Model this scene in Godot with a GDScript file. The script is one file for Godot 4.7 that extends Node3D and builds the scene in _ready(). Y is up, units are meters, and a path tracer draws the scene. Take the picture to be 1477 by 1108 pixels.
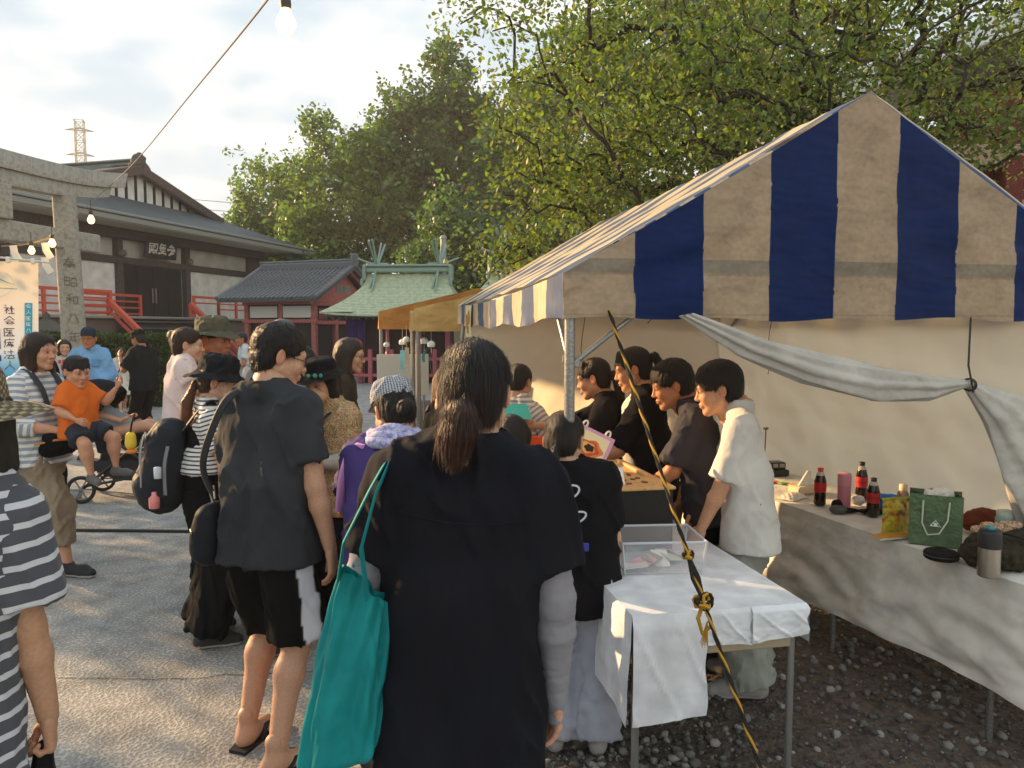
extends Node3D
# A shrine precinct on a summer evening: a queue of festival visitors at a striped tent.

func _ready() -> void:
	# camera: held at eye height, tipped down a little
	var cam := Camera3D.new()
	cam.name = "camera"
	cam.fov = 54.55
	cam.near = 0.05
	cam.far = 2000.0
	add_child(cam)
	cam.position = Vector3(0, 1.65, 0)
	cam.rotation_degrees = Vector3(-4.203, 0, 0)
	# sky, sun and exposure
	var env := Environment.new()
	env.background_mode = Environment.BG_SKY
	env.tonemap_mode = Environment.TONE_MAPPER_LINEAR
	env.tonemap_exposure = 2.4
	env.sdfgi_enabled = true
	env.ssao_enabled = true
	env.ssil_enabled = true
	# evening haze
	env.fog_enabled = true
	env.fog_density = 0.0013
	env.fog_light_color = Color(1.0, 0.98, 0.95)
	var sun_az := 61.0     # degrees to the left of the view
	var sun_el := 15.5
	var sky := Sky.new()
	var pano := PanoramaSkyMaterial.new()
	pano.panorama = sky_image(sun_az, sun_el)
	pano.energy_multiplier = 1.0
	sky.sky_material = pano
	env.sky = sky
	var we := WorldEnvironment.new()
	we.name = "world"
	we.environment = env
	add_child(we)
	var sun := DirectionalLight3D.new()
	sun.name = "sun"
	sun.rotation_degrees = Vector3(-sun_el, sun_az - 180.0, 0)
	sun.light_energy = 1.6
	sun.light_color = Color(1.0, 0.82, 0.6)
	sun.light_angular_distance = 0.55
	sun.shadow_enabled = true
	add_child(sun)

	common_materials()
	make_templates()
	ground()
	hall()
	torii()
	red_house()
	green_shrines()
	far_things()
	forest()
	side_shrine()
	tent()
	back_tents()
	near_tree()
	side_trees()
	yard_things()
	front_table()
	long_table()
	crowd_far()
	crowd_mid()
	crowd_near()
	stall_people()
	run_jobs()

func sky_image(az: float, el: float) -> ImageTexture:
	var w := 1024
	var h := 512
	var im := Image.create(w, h, false, Image.FORMAT_RGBF)
	var nz := noise(1.0, 5, FastNoiseLite.TYPE_SIMPLEX_SMOOTH, 8)
	nz.fractal_gain = 0.55
	var sd := Vector3(-sin(deg_to_rad(az)) * cos(deg_to_rad(el)), sin(deg_to_rad(el)), -cos(deg_to_rad(az)) * cos(deg_to_rad(el)))
	for y in h:
		var e := PI * (0.5 - (y + 0.5) / h)
		for x in w:
			var a := TAU * ((x + 0.5) / w - 0.5)
			var dv := Vector3(sin(a) * cos(e), sin(e), -cos(a) * cos(e))
			var up := maxf(dv.y, 0.0)
			var near_sun := maxf(dv.dot(sd), 0.0)
			var c := Vector3(0.47, 0.46, 0.43).lerp(Vector3(0.20, 0.295, 0.38), clampf(pow(up, 0.55) * 1.1, 0.0, 1.0))
			c += Vector3(0.3, 0.26, 0.18) * pow(near_sun, 5.0)
			if up > 0.01:
				var p := Vector2(dv.x, dv.z) / (up + 0.18)
				var q := nz.get_noise_3d(p.x * 1.5 + p.y * 0.4, p.y * 2.2, 0.0) * 0.75 + nz.get_noise_3d(p.x * 5.0, p.y * 6.0, 9.0) * 0.3
				var f := clampf(q * 2.6 + 0.4, 0.0, 1.0) * clampf(up * 7.0, 0.0, 1.0)
				c = c.lerp(Vector3(0.47, 0.468, 0.455) + Vector3(0.16, 0.13, 0.08) * pow(near_sun, 4.0), f * 0.9)
			if dv.y < 0.0:
				c = Vector3(0.3, 0.28, 0.25)
			im.set_pixel(x, y, Color(c.x, c.y, c.z))
	return ImageTexture.create_from_image(im)


# ---------------------------------------------------------------- mesh building
class MB:
	var v := PackedVector3Array()
	var n := PackedVector3Array()
	var uv := PackedVector2Array()
	var c := PackedColorArray()
	var ix := PackedInt32Array()
	var col := Color(1, 1, 1)
	var xf := Transform3D()
	func vert(p: Vector3, nn: Vector3, u := Vector2.ZERO) -> int:
		v.append(xf * p)
		n.append((xf.basis * nn).normalized())
		uv.append(u)
		c.append(col)
		return v.size() - 1
	func tri(a: int, b: int, d: int) -> void:
		var g := (v[b] - v[a]).cross(v[d] - v[a])
		if g.dot(n[a] + n[b] + n[d]) > 0.0:
			ix.append(a); ix.append(d); ix.append(b)
		else:
			ix.append(a); ix.append(b); ix.append(d)
	func face(pts: Array, us: Array = []) -> void:
		var nn: Vector3 = (pts[1] - pts[0]).cross(pts[2] - pts[0])
		if pts.size() > 3:
			nn += (pts[2] - pts[0]).cross(pts[3] - pts[0])
		nn = nn.normalized()
		var k := v.size()
		for i in pts.size():
			vert(pts[i], nn, us[i] if us.size() else Vector2.ZERO)
		for i in range(1, pts.size() - 1):
			tri(k, k + i, k + i + 1)
	func box(ce: Vector3, s: Vector3, b := Basis(), bev := 0.0) -> void:
		var h := s * 0.5
		var w := minf(bev, minf(h.x, minf(h.y, h.z)) * 0.9)
		for ax in 3:
			for sg in [-1.0, 1.0]:
				var a2 := (ax + 1) % 3
				var a3 := (ax + 2) % 3
				var pts := []
				var us := []
				for q in [[-1, -1], [1, -1], [1, 1], [-1, 1]]:
					var p := Vector3()
					p[ax] = sg * h[ax]
					p[a2] = q[0] * (h[a2] - w)
					p[a3] = q[1] * (h[a3] - w)
					pts.append(p)
					us.append(Vector2(q[0] * 0.5 + 0.5, q[1] * 0.5 + 0.5))
				_out(pts, ce, b, us)
		if w > 0.0:
			for ax in 3:
				var a2 := (ax + 1) % 3
				var a3 := (ax + 2) % 3
				for q in [[-1, -1], [1, -1], [1, 1], [-1, 1]]:
					var p := Vector3()
					p[a2] = q[0] * h[a2]; p[a3] = q[1] * (h[a3] - w)
					var r := Vector3()
					r[a2] = q[0] * (h[a2] - w); r[a3] = q[1] * h[a3]
					var e := Vector3()
					e[ax] = h[ax] - w
					_out([p - e, p + e, r + e, r - e], ce, b, [])
			for x in [-1, 1]:
				for y in [-1, 1]:
					for z in [-1, 1]:
						var s3 := Vector3(x, y, z)
						_out([Vector3(h.x, h.y - w, h.z - w) * s3, Vector3(h.x - w, h.y, h.z - w) * s3, Vector3(h.x - w, h.y - w, h.z) * s3], ce, b, [])
	func _out(pts: Array, ce: Vector3, b: Basis, us: Array) -> void:
		var m := Vector3()
		for p in pts:
			m += p
		var nn: Vector3 = (pts[1] - pts[0]).cross(pts[2] - pts[0]).normalized()
		if nn.dot(m) < 0.0:
			nn = -nn
		var k := v.size()
		for i in pts.size():
			vert(ce + b * pts[i], b * nn, us[i] if us.size() else Vector2.ZERO)
		for i in range(1, pts.size() - 1):
			tri(k, k + i, k + i + 1)
	# swept tube; r one radius per point; sq flattens along the second side axis
	func tube(path: Array, r: Array, sides := 8, cap := true, up := Vector3.UP, sq := 1.0) -> void:
		var m := path.size()
		var rows := []
		var side := Vector3()
		for i in m:
			var t: Vector3 = (path[mini(i + 1, m - 1)] - path[maxi(i - 1, 0)]).normalized()
			if i == 0:
				side = t.cross(up)
				if side.length() < 0.05:
					side = t.cross(Vector3(1, 0, 0.3))
			side = (side - t * side.dot(t)).normalized()
			var o := side.cross(t)
			var rad: float = r[mini(i, r.size() - 1)]
			var row := v.size()
			for s in sides + 1:
				var a := TAU * s / sides
				var q := side * cos(a) + o * (sin(a) * sq)
				vert(path[i] + q * rad, (side * cos(a) * sq + o * sin(a)).normalized(), Vector2(float(s) / sides, float(i) / maxi(m - 1, 1)))
			rows.append(row)
			if cap and (i == 0 or i == m - 1):
				var dir := t * (-1.0 if i == 0 else 1.0)
				var k := vert(path[i], dir)
				for s in sides + 1:
					var a := TAU * s / sides
					vert(path[i] + (side * cos(a) + o * (sin(a) * sq)) * rad, dir)
				for s in sides:
					tri(k, k + 1 + s, k + 2 + s)
		for i in m - 1:
			for s in sides:
				var a: int = rows[i] + s
				var b: int = rows[i + 1] + s
				tri(a, a + 1, b)
				tri(a + 1, b + 1, b)
	func bar(a: Vector3, b: Vector3, r: float, sides := 8) -> void:
		tube([a, b], [r, r], sides)
	# square-section beam from a to b
	func beam(a: Vector3, b: Vector3, w: float, hh: float, bev := 0.0, up := Vector3.UP) -> void:
		var t := (b - a)
		var z := t.normalized()
		var x := up.cross(z)
		if x.length() < 0.02:
			x = Vector3(1, 0, 0)
		x = x.normalized()
		box((a + b) * 0.5, Vector3(w, hh, t.length()), Basis(x, z.cross(x), z), bev)
	# profile of (radius, height), turned round y
	func lathe(pr: Array, ce := Vector3.ZERO, sides := 16, b := Basis()) -> void:
		var rows := []
		for i in pr.size():
			var pa: Vector2 = pr[maxi(i - 1, 0)]
			var pb: Vector2 = pr[mini(i + 1, pr.size() - 1)]
			var d := (pb - pa).normalized()
			rows.append(v.size())
			for s in sides + 1:
				var a := TAU * s / sides
				var p: Vector2 = pr[i]
				vert(ce + b * Vector3(cos(a) * p.x, p.y, sin(a) * p.x), b * Vector3(cos(a) * d.y, -d.x, sin(a) * d.y), Vector2(float(s) / sides, float(i) / (pr.size() - 1)))
		for i in pr.size() - 1:
			for s in sides:
				var a: int = rows[i] + s
				var e: int = rows[i + 1] + s
				tri(a, a + 1, e)
				tri(a + 1, e + 1, e)
	# smooth grid of points fn(u, v), u and v from 0 to 1
	func grid(fn: Callable, nu: int, nv: int, us := 1.0, vs := 1.0) -> void:
		var pts := []
		for j in nv + 1:
			for i in nu + 1:
				pts.append(fn.call(float(i) / nu, float(j) / nv))
		var k := v.size()
		var w := nu + 1
		for j in nv + 1:
			for i in w:
				var dx: Vector3 = pts[j * w + mini(i + 1, nu)] - pts[j * w + maxi(i - 1, 0)]
				var dy: Vector3 = pts[mini(j + 1, nv) * w + i] - pts[maxi(j - 1, 0) * w + i]
				var nn := dx.cross(dy).normalized()
				if not nn.is_finite() or nn.length() < 0.5:
					nn = Vector3.UP
				vert(pts[j * w + i], nn, Vector2(us * i / nu, vs * j / nv))
		for j in nv:
			for i in nu:
				var a := k + j * w + i
				tri(a, a + 1, a + w)
				tri(a + 1, a + w + 1, a + w)
	# polygon in x,y pushed along z by depth
	func prism(poly: Array, depth: float, t := Transform3D()) -> void:
		var pv := PackedVector2Array(poly)
		var tr := Geometry2D.triangulate_polygon(pv)
		for sg in [0.0, 1.0]:
			var k := v.size()
			for p in pv:
				vert(t * Vector3(p.x, p.y, depth * (sg - 0.5)), t.basis * Vector3(0, 0, sg * 2.0 - 1.0), p)
			for i in range(0, tr.size(), 3):
				tri(k + tr[i], k + tr[i + 1], k + tr[i + 2])
		var area := 0.0
		for i in pv.size():
			area += pv[i].cross(pv[(i + 1) % pv.size()])
		for i in pv.size():
			var a := pv[i]
			var b := pv[(i + 1) % pv.size()]
			var o := Vector2(b.y - a.y, a.x - b.x).normalized() * signf(area)
			var k := v.size()
			for q in [[a, -0.5], [b, -0.5], [b, 0.5], [a, 0.5]]:
				vert(t * Vector3(q[0].x, q[0].y, depth * q[1]), t.basis * Vector3(o.x, o.y, 0))
			tri(k, k + 1, k + 2)
			tri(k, k + 2, k + 3)
	func add(t: Array, x: Transform3D, mul := Color(1, 1, 1)) -> void:
		var k := v.size()
		var flip := x.basis.determinant() < 0.0
		var tv: PackedVector3Array = t[0]
		var tn: PackedVector3Array = t[1]
		var ti: PackedInt32Array = t[2]
		var tc: PackedColorArray = t[3]
		var tu: PackedVector2Array = t[4]
		var nb := x.basis.inverse().transposed()
		for i in tv.size():
			v.append(x * tv[i])
			n.append((nb * tn[i]).normalized())
			c.append(tc[i] * mul if tc.size() else mul)
			uv.append(tu[i] if tu.size() else Vector2.ZERO)
		for i in range(0, ti.size(), 3):
			ix.append(k + ti[i])
			ix.append(k + ti[i + (2 if flip else 1)])
			ix.append(k + ti[i + (1 if flip else 2)])
	func arrays() -> Array:
		return [v, n, ix, c, uv]
	func mesh() -> ArrayMesh:
		var a := []
		a.resize(Mesh.ARRAY_MAX)
		a[Mesh.ARRAY_VERTEX] = v
		a[Mesh.ARRAY_NORMAL] = n
		a[Mesh.ARRAY_TEX_UV] = uv
		a[Mesh.ARRAY_COLOR] = c
		a[Mesh.ARRAY_INDEX] = ix
		var m := ArrayMesh.new()
		m.add_surface_from_arrays(Mesh.PRIMITIVE_TRIANGLES, a)
		return m

# ---------------------------------------------------------------- smooth solids: tapered capsules joined on a grid, meshed as surface nets
class Solid:
	var ops := []
	var h := 0.012
	var xf := Transform3D()
	var sc := 1.0
	var amp := 0.0
	var folds := 0.0
	var freq := Vector3(8, 8, 8)
	var seed_ := 1
	var lo := Vector3(9e9, 9e9, 9e9)
	var hi := Vector3(-9e9, -9e9, -9e9)
	var colf = null
	var uvf = null
	var out := []
	func at(t: Transform3D) -> void:
		xf = t
		sc = t.basis.x.length()
	func cap(a: Vector3, b: Vector3, ra: float, rb: float, k := 0.02, op := 0, ax := Vector3.ZERO, sq := 1.0, flat := 0) -> void:
		a = xf * a; b = xf * b; ra *= sc; rb *= sc
		if ax != Vector3.ZERO:
			ax = (xf.basis * ax).normalized()
		var m := maxf(ra, rb) * maxf(1.0, 1.0 / sq)
		var bl := Vector3(minf(a.x, b.x), minf(a.y, b.y), minf(a.z, b.z)) - Vector3.ONE * m
		var bh := Vector3(maxf(a.x, b.x), maxf(a.y, b.y), maxf(a.z, b.z)) + Vector3.ONE * m
		ops.append([0, op, k, bl, bh, a, b - a, ra, rb, ax, sq - 1.0, flat])
		if op == 0:
			lo = lo.min(bl); hi = hi.max(bh)
	func ell(ce: Vector3, r: Vector3, k := 0.02, op := 0, b := Basis()) -> void:
		var bb := xf.basis.orthonormalized() * b
		ce = xf * ce; r *= sc
		var m := Vector3.ONE * maxf(r.x, maxf(r.y, r.z))
		ops.append([1, op, k, ce - m, ce + m, ce, bb.inverse(), r])
		if op == 0:
			lo = lo.min(ce - m); hi = hi.max(ce + m)
	func plane(o: Vector3, nn: Vector3, k := 0.0) -> void:
		ops.append([2, 2, k, Vector3(), Vector3(), xf * o, (xf.basis * nn).normalized()])
	func run() -> void:
		var o := lo - Vector3.ONE * h * 2.5
		var dx := int((hi.x - o.x) / h) + 4
		var dy := int((hi.y - o.y) / h) + 4
		var dz := int((hi.z - o.z) / h) + 4
		var f := PackedFloat32Array()
		f.resize(dx * dy * dz)
		f.fill(1.0)
		for q in ops:
			var kind: int = q[0]
			var op: int = q[1]
			var k: float = q[2]
			var x0 := 0
			var x1 := dx - 1
			var y0 := 0
			var y1 := dy - 1
			var z0 := 0
			var z1 := dz - 1
			if kind != 2:
				var m := k + h * 2.0
				var bl: Vector3 = (q[3] - o - Vector3.ONE * m) / h
				var bh: Vector3 = (q[4] - o + Vector3.ONE * m) / h
				x0 = maxi(0, int(bl.x)); x1 = mini(dx - 1, int(bh.x) + 1)
				y0 = maxi(0, int(bl.y)); y1 = mini(dy - 1, int(bh.y) + 1)
				z0 = maxi(0, int(bl.z)); z1 = mini(dz - 1, int(bh.z) + 1)
			var a: Vector3 = q[5]
			var ab := Vector3()
			var il := 0.0
			var len_ := 0.0
			var ra := 0.0
			var rb := 0.0
			var ax := Vector3()
			var sq := 0.0
			var flat := 0
			var bi := Basis()
			var er := Vector3.ONE
			if kind == 0:
				ab = q[6]; ra = q[7]; rb = q[8]; ax = q[9]; sq = q[10]; flat = q[11]
				len_ = ab.length()
				il = 1.0 / maxf(ab.length_squared(), 1e-9)
			elif kind == 1:
				bi = q[6]; er = q[7]
			else:
				ab = q[6]
			# each row of the grid is visited only where it passes near the piece
			var reach := maxf(ra, rb) * (1.0 if sq >= 0.0 else 1.0 / (1.0 + sq)) + k + h * 2.0
			var s2 := Vector2(ab.y, ab.z)
			var i2 := 1.0 / maxf(s2.length_squared(), 1e-12)
			for z in range(z0, z1 + 1):
				for y in range(y0, y1 + 1):
					var xa := x0
					var xb := x1
					if kind == 0:
						var r2 := Vector2(o.y + y * h - a.y, o.z + z * h - a.z)
						var gap := (r2 - s2 * clampf(r2.dot(s2) * i2, 0.0, 1.0)).length_squared()
						if gap > reach * reach:
							continue
						var ch := sqrt(reach * reach - gap)
						xa = maxi(x0, int((a.x + minf(0.0, ab.x) - ch - o.x) / h))
						xb = mini(x1, int((a.x + maxf(0.0, ab.x) + ch - o.x) / h) + 1)
					var at_ := (z * dy + y) * dx + xa
					var p := o + Vector3(xa, y, z) * h - a
					for x in range(xa, xb + 1):
						var d: float
						if kind == 0:
							var r := p
							if sq != 0.0:
								r += ax * (r.dot(ax) * sq)
							var t := r.dot(ab) * il
							var tc := clampf(t, 0.0, 1.0)
							d = (r - ab * tc).length() - ra - (rb - ra) * tc
							if flat:
								if flat & 1:
									d = maxf(d, (t - 1.0) * len_)
								if flat & 2:
									d = maxf(d, -t * len_)
						elif kind == 1:
							var e := (bi * p) / er
							var k0 := e.length()
							d = k0 * (k0 - 1.0) / maxf((e / er).length(), 1e-6)
						else:
							d = p.dot(ab)
						var g := f[at_]
						if op == 0:
							if k > 0.0 and absf(d - g) < k:
								var w := (k - absf(d - g)) / k
								f[at_] = minf(d, g) - w * w * k * 0.25
							elif d < g:
								f[at_] = d
						else:
							if op == 1:
								d = -d
							if k > 0.0 and absf(d - g) < k:
								var w := (k - absf(d - g)) / k
								f[at_] = maxf(d, g) + w * w * k * 0.25
							elif d > g:
								f[at_] = d
						at_ += 1
						p.x += h
		# surface nets
		var v := PackedVector3Array()
		var ix := PackedInt32Array()
		var id := PackedInt32Array()
		id.resize(f.size())
		id.fill(-1)
		var sy := dx
		var sz := dx * dy
		for z in range(0, dz - 1):
			for y in range(0, dy - 1):
				var b := (z * dy + y) * dx
				for x in range(0, dx - 1):
					var i := b + x
					var f0 := f[i]
					if f0 > h * 2.2 or f0 < -h * 2.2:
						continue
					var f1 := f[i + 1]
					var f2 := f[i + sy]
					var f3 := f[i + sy + 1]
					var f4 := f[i + sz]
					var f5 := f[i + sz + 1]
					var f6 := f[i + sz + sy]
					var f7 := f[i + sz + sy + 1]
					var cnt := int(f0 < 0) + int(f1 < 0) + int(f2 < 0) + int(f3 < 0) + int(f4 < 0) + int(f5 < 0) + int(f6 < 0) + int(f7 < 0)
					if cnt == 0 or cnt == 8:
						continue
					var s := Vector3()
					var m := 0
					if (f0 < 0) != (f1 < 0): s += Vector3(f0 / (f0 - f1), 0, 0); m += 1
					if (f2 < 0) != (f3 < 0): s += Vector3(f2 / (f2 - f3), 1, 0); m += 1
					if (f4 < 0) != (f5 < 0): s += Vector3(f4 / (f4 - f5), 0, 1); m += 1
					if (f6 < 0) != (f7 < 0): s += Vector3(f6 / (f6 - f7), 1, 1); m += 1
					if (f0 < 0) != (f2 < 0): s += Vector3(0, f0 / (f0 - f2), 0); m += 1
					if (f1 < 0) != (f3 < 0): s += Vector3(1, f1 / (f1 - f3), 0); m += 1
					if (f4 < 0) != (f6 < 0): s += Vector3(0, f4 / (f4 - f6), 1); m += 1
					if (f5 < 0) != (f7 < 0): s += Vector3(1, f5 / (f5 - f7), 1); m += 1
					if (f0 < 0) != (f4 < 0): s += Vector3(0, 0, f0 / (f0 - f4)); m += 1
					if (f1 < 0) != (f5 < 0): s += Vector3(1, 0, f1 / (f1 - f5)); m += 1
					if (f2 < 0) != (f6 < 0): s += Vector3(0, 1, f2 / (f2 - f6)); m += 1
					if (f3 < 0) != (f7 < 0): s += Vector3(1, 1, f3 / (f3 - f7)); m += 1
					id[i] = v.size()
					v.append(o + (Vector3(x, y, z) + s / m) * h)
		for z in range(1, dz - 1):
			for y in range(1, dy - 1):
				var b := (z * dy + y) * dx
				for x in range(1, dx - 1):
					var i := b + x
					if id[i] < 0:
						continue
					var s0 := f[i] < 0
					# clockwise seen from outside
					if s0 != (f[i + 1] < 0):
						_quad(ix, id[i], id[i - sy], id[i - sy - sz], id[i - sz], s0)
					if s0 != (f[i + sy] < 0):
						_quad(ix, id[i], id[i - sz], id[i - sz - 1], id[i - 1], s0)
					if s0 != (f[i + sz] < 0):
						_quad(ix, id[i], id[i - 1], id[i - 1 - sy], id[i - sy], s0)
		var n := normals(v, ix)
		if amp > 0.0:
			var nz := FastNoiseLite.new()
			nz.seed = seed_
			nz.noise_type = FastNoiseLite.TYPE_SIMPLEX_SMOOTH
			nz.frequency = 1.0
			nz.fractal_octaves = 3
			for i in v.size():
				var p := v[i] * freq
				var rg := 1.0 - absf(nz.get_noise_3d(p.x * 0.55 + p.y * 0.5, p.y * 0.5, p.z * 0.55 + 40.0)) * 2.2
				v[i] += n[i] * (nz.get_noise_3dv(p) * amp + folds * amp * (maxf(rg, 0.0) ** 4 - 0.04))
			n = normals(v, ix)
		var c := PackedColorArray()
		var uv := PackedVector2Array()
		if colf != null:
			for i in v.size():
				c.append(colf.call(v[i], n[i]))
		if uvf != null:
			for i in v.size():
				uv.append(uvf.call(v[i], n[i]))
		out = [v, n, ix, c, uv]
	func _quad(ix: PackedInt32Array, a: int, b: int, c: int, d: int, s: bool) -> void:
		if a < 0 or b < 0 or c < 0 or d < 0:
			return
		if s:
			ix.append_array(PackedInt32Array([a, c, b, a, d, c]))
		else:
			ix.append_array(PackedInt32Array([a, b, c, a, c, d]))
	static func normals(v: PackedVector3Array, ix: PackedInt32Array) -> PackedVector3Array:
		var n := PackedVector3Array()
		n.resize(v.size())
		for i in range(0, ix.size(), 3):
			var a := ix[i]
			var b := ix[i + 1]
			var c := ix[i + 2]
			var g := (v[c] - v[a]).cross(v[b] - v[a])
			n[a] += g
			n[b] += g
			n[c] += g
		for i in n.size():
			n[i] = n[i].normalized()
		return n

# ---------------------------------------------------------------- naming and placing
var used := {}
var jobs: Array = []       # solids to mesh, then [MeshInstance3D, MB, [solids], colours]
var waiting: Array = []
var M := {}

func numbered(called: String) -> String:
	used[called] = used.get(called, -1) + 1
	return called if used[called] == 0 else "%s_%03d" % [called, used[called]]

func at3(x: float, d: float, y := 0.0) -> Vector3:
	return Vector3(x, y, -d)

func thing(called: String, label: String, category: String, pos := Vector3.ZERO, yaw := 0.0, group := "") -> Node3D:
	var o := Node3D.new()
	o.name = numbered(called)
	add_child(o)
	o.position = pos
	o.rotation.y = deg_to_rad(yaw)
	return tag(o, label, category, group)

func tag(o: Node3D, label: String, category: String, group := "", kind := "") -> Node3D:
	if label: o.set_meta("label", label)
	if category: o.set_meta("category", category)
	if group: o.set_meta("group", group)
	if kind: o.set_meta("kind", kind)
	return o

func obj(called: String, mb: MB, m: Material, parent: Node3D = self, label := "") -> MeshInstance3D:
	return put(called, mb.mesh(), m, parent, label)

func put(called: String, mesh: Mesh, m: Material, parent: Node3D = self, label := "") -> MeshInstance3D:
	var o := MeshInstance3D.new()
	o.mesh = mesh
	o.material_override = m
	o.name = numbered(called) if parent == self else called
	parent.add_child(o, true)
	if label: o.set_meta("label", label)
	return o

func struct(called: String, mb: MB, m: Material) -> MeshInstance3D:
	var o := obj(called, mb, m)
	o.set_meta("kind", "structure")
	return o

func dup(o: Node3D, label := "") -> Node3D:
	var r: Node3D = o.duplicate()
	var base := String(o.name)
	if base.substr(base.length() - 3).is_valid_int():
		base = base.substr(0, base.length() - 4)
	r.name = numbered(base)
	add_child(r)
	if label: r.set_meta("label", label)
	return r

# a mesh whose smooth solids are worked out later, all together
func later(called: String, solids: Array, m: Material, parent: Node3D, mb: MB = null, tint := Color(1, 1, 1), label := "") -> MeshInstance3D:
	var o := MeshInstance3D.new()
	o.name = called
	o.material_override = m
	parent.add_child(o, true)
	if label: o.set_meta("label", label)
	for s in solids:
		jobs.append(s)
	waiting.append([o, mb if mb else MB.new(), solids, tint])
	return o

func run_jobs() -> void:
	if jobs.size():
		var id := WorkerThreadPool.add_group_task(func(i): jobs[i].run(), jobs.size())
		WorkerThreadPool.wait_for_group_task_completion(id)
	print("jobs ", Time.get_ticks_msec())
	for w in waiting:
		for s in w[2]:
			w[1].add(s.out, Transform3D(), w[3])
		if w.size() > 4:
			add_strands(w[1], w[4])
		if w[1].v.size():
			w[0].mesh = w[1].mesh()
	print("joined ", Time.get_ticks_msec())
	jobs.clear()
	waiting.clear()

# ---------------------------------------------------------------- materials
func srgb(hex: String) -> Color:
	return Color(hex)

func lin(hex: String) -> Color:
	return Color(hex).srgb_to_linear()

func noise(freq: float, oct := 4, kind := FastNoiseLite.TYPE_SIMPLEX_SMOOTH, sd := 1) -> FastNoiseLite:
	var z := FastNoiseLite.new()
	z.seed = sd
	z.noise_type = kind
	z.frequency = freq
	z.fractal_octaves = oct
	return z

func ntex(freq: float, oct: int, cols: Array, size := 512, kind := FastNoiseLite.TYPE_SIMPLEX_SMOOTH, sd := 1, offs: Array = []) -> NoiseTexture2D:
	var t := NoiseTexture2D.new()
	t.width = size
	t.height = size
	t.seamless = true
	t.noise = noise(freq, oct, kind, sd)
	var g := Gradient.new()
	var o := PackedFloat32Array()
	var cc := PackedColorArray()
	for i in cols.size():
		o.append(offs[i] if offs.size() else float(i) / (cols.size() - 1))
		cc.append(cols[i] if cols[i] is Color else Color(cols[i]))
	g.offsets = o
	g.colors = cc
	t.color_ramp = g
	return t

func mat(col, rough := 0.8, metal := 0.0) -> StandardMaterial3D:
	var m := StandardMaterial3D.new()
	m.albedo_color = col if col is Color else Color(col)
	m.roughness = rough
	m.metallic = metal
	return m

func tri_tex(m: StandardMaterial3D, tex: Texture2D, scale: Vector3, bump: Texture2D = null, bs := 1.0, world := false) -> StandardMaterial3D:
	if tex: m.albedo_texture = tex
	m.uv1_triplanar = true
	m.uv1_world_triplanar = world
	m.uv1_scale = scale
	if bump:
		m.heightmap_enabled = true
		m.heightmap_texture = bump
		m.heightmap_scale = bs
	return m

# cloth of one colour with a woven grain and soft creases
func cloth(col, rough := 0.92, bs := 0.5, sheen := 0.15) -> StandardMaterial3D:
	var m := mat(col, rough)
	tri_tex(m, M.mottle, Vector3(1.6, 1.1, 1.6), M.crease, bs)
	m.metallic_specular = 0.3
	if m.albedo_color.get_luminance() < 0.28:
		m.metallic_specular = 0.22
		sheen *= 0.4
	if sheen > 0.0:
		m.rim_enabled = true
		m.rim = sheen
		m.rim_tint = 0.6
	return m

func vcol(rough := 0.6, tex: Texture2D = null) -> StandardMaterial3D:
	var m := mat(Color.WHITE, rough)
	m.vertex_color_use_as_albedo = true
	if tex:
		tri_tex(m, tex, Vector3(5, 5, 5))
	return m


func common_materials() -> void:
	M.mottle = ntex(0.012, 4, ["d8d8d8", "ffffff"], 256, FastNoiseLite.TYPE_SIMPLEX_SMOOTH, 3)
	M.crease = ntex(0.012, 3, [Color(0, 0, 0), Color(1, 1, 1)], 512, FastNoiseLite.TYPE_SIMPLEX_SMOOTH, 5)
	M.grain = ntex(0.06, 4, [Color(0.72, 0.72, 0.72), Color(1, 1, 1)], 256, FastNoiseLite.TYPE_SIMPLEX, 9)
	M.streak = ntex(0.035, 4, [Color(0, 0, 0), Color(1, 1, 1)], 256, FastNoiseLite.TYPE_SIMPLEX, 11)
	var sk := vcol(0.5, ntex(0.05, 4, [Color(0.9, 0.86, 0.84), Color(1, 1, 1)], 256, FastNoiseLite.TYPE_SIMPLEX, 21))
	sk.metallic_specular = 0.4
	sk.subsurf_scatter_enabled = true
	sk.subsurf_scatter_strength = 0.12
	M.skin = sk
	M.shoe = vcol(0.7)
	var ha := mat(Color.WHITE, 0.5)
	ha.vertex_color_use_as_albedo = true
	ha.albedo_texture = ntex(0.03, 3, [Color(0.55, 0.55, 0.55), Color(1, 1, 1)], 256, FastNoiseLite.TYPE_SIMPLEX, 31)
	ha.uv1_scale = Vector3(9, 0.8, 1)
	ha.heightmap_enabled = true
	ha.heightmap_texture = M.streak
	ha.heightmap_scale = 0.12
	M.hair = ha
	M.black_gloss = mat("141416", 0.25)


# ---------------------------------------------------------------- body templates
var TP := {}

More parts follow.
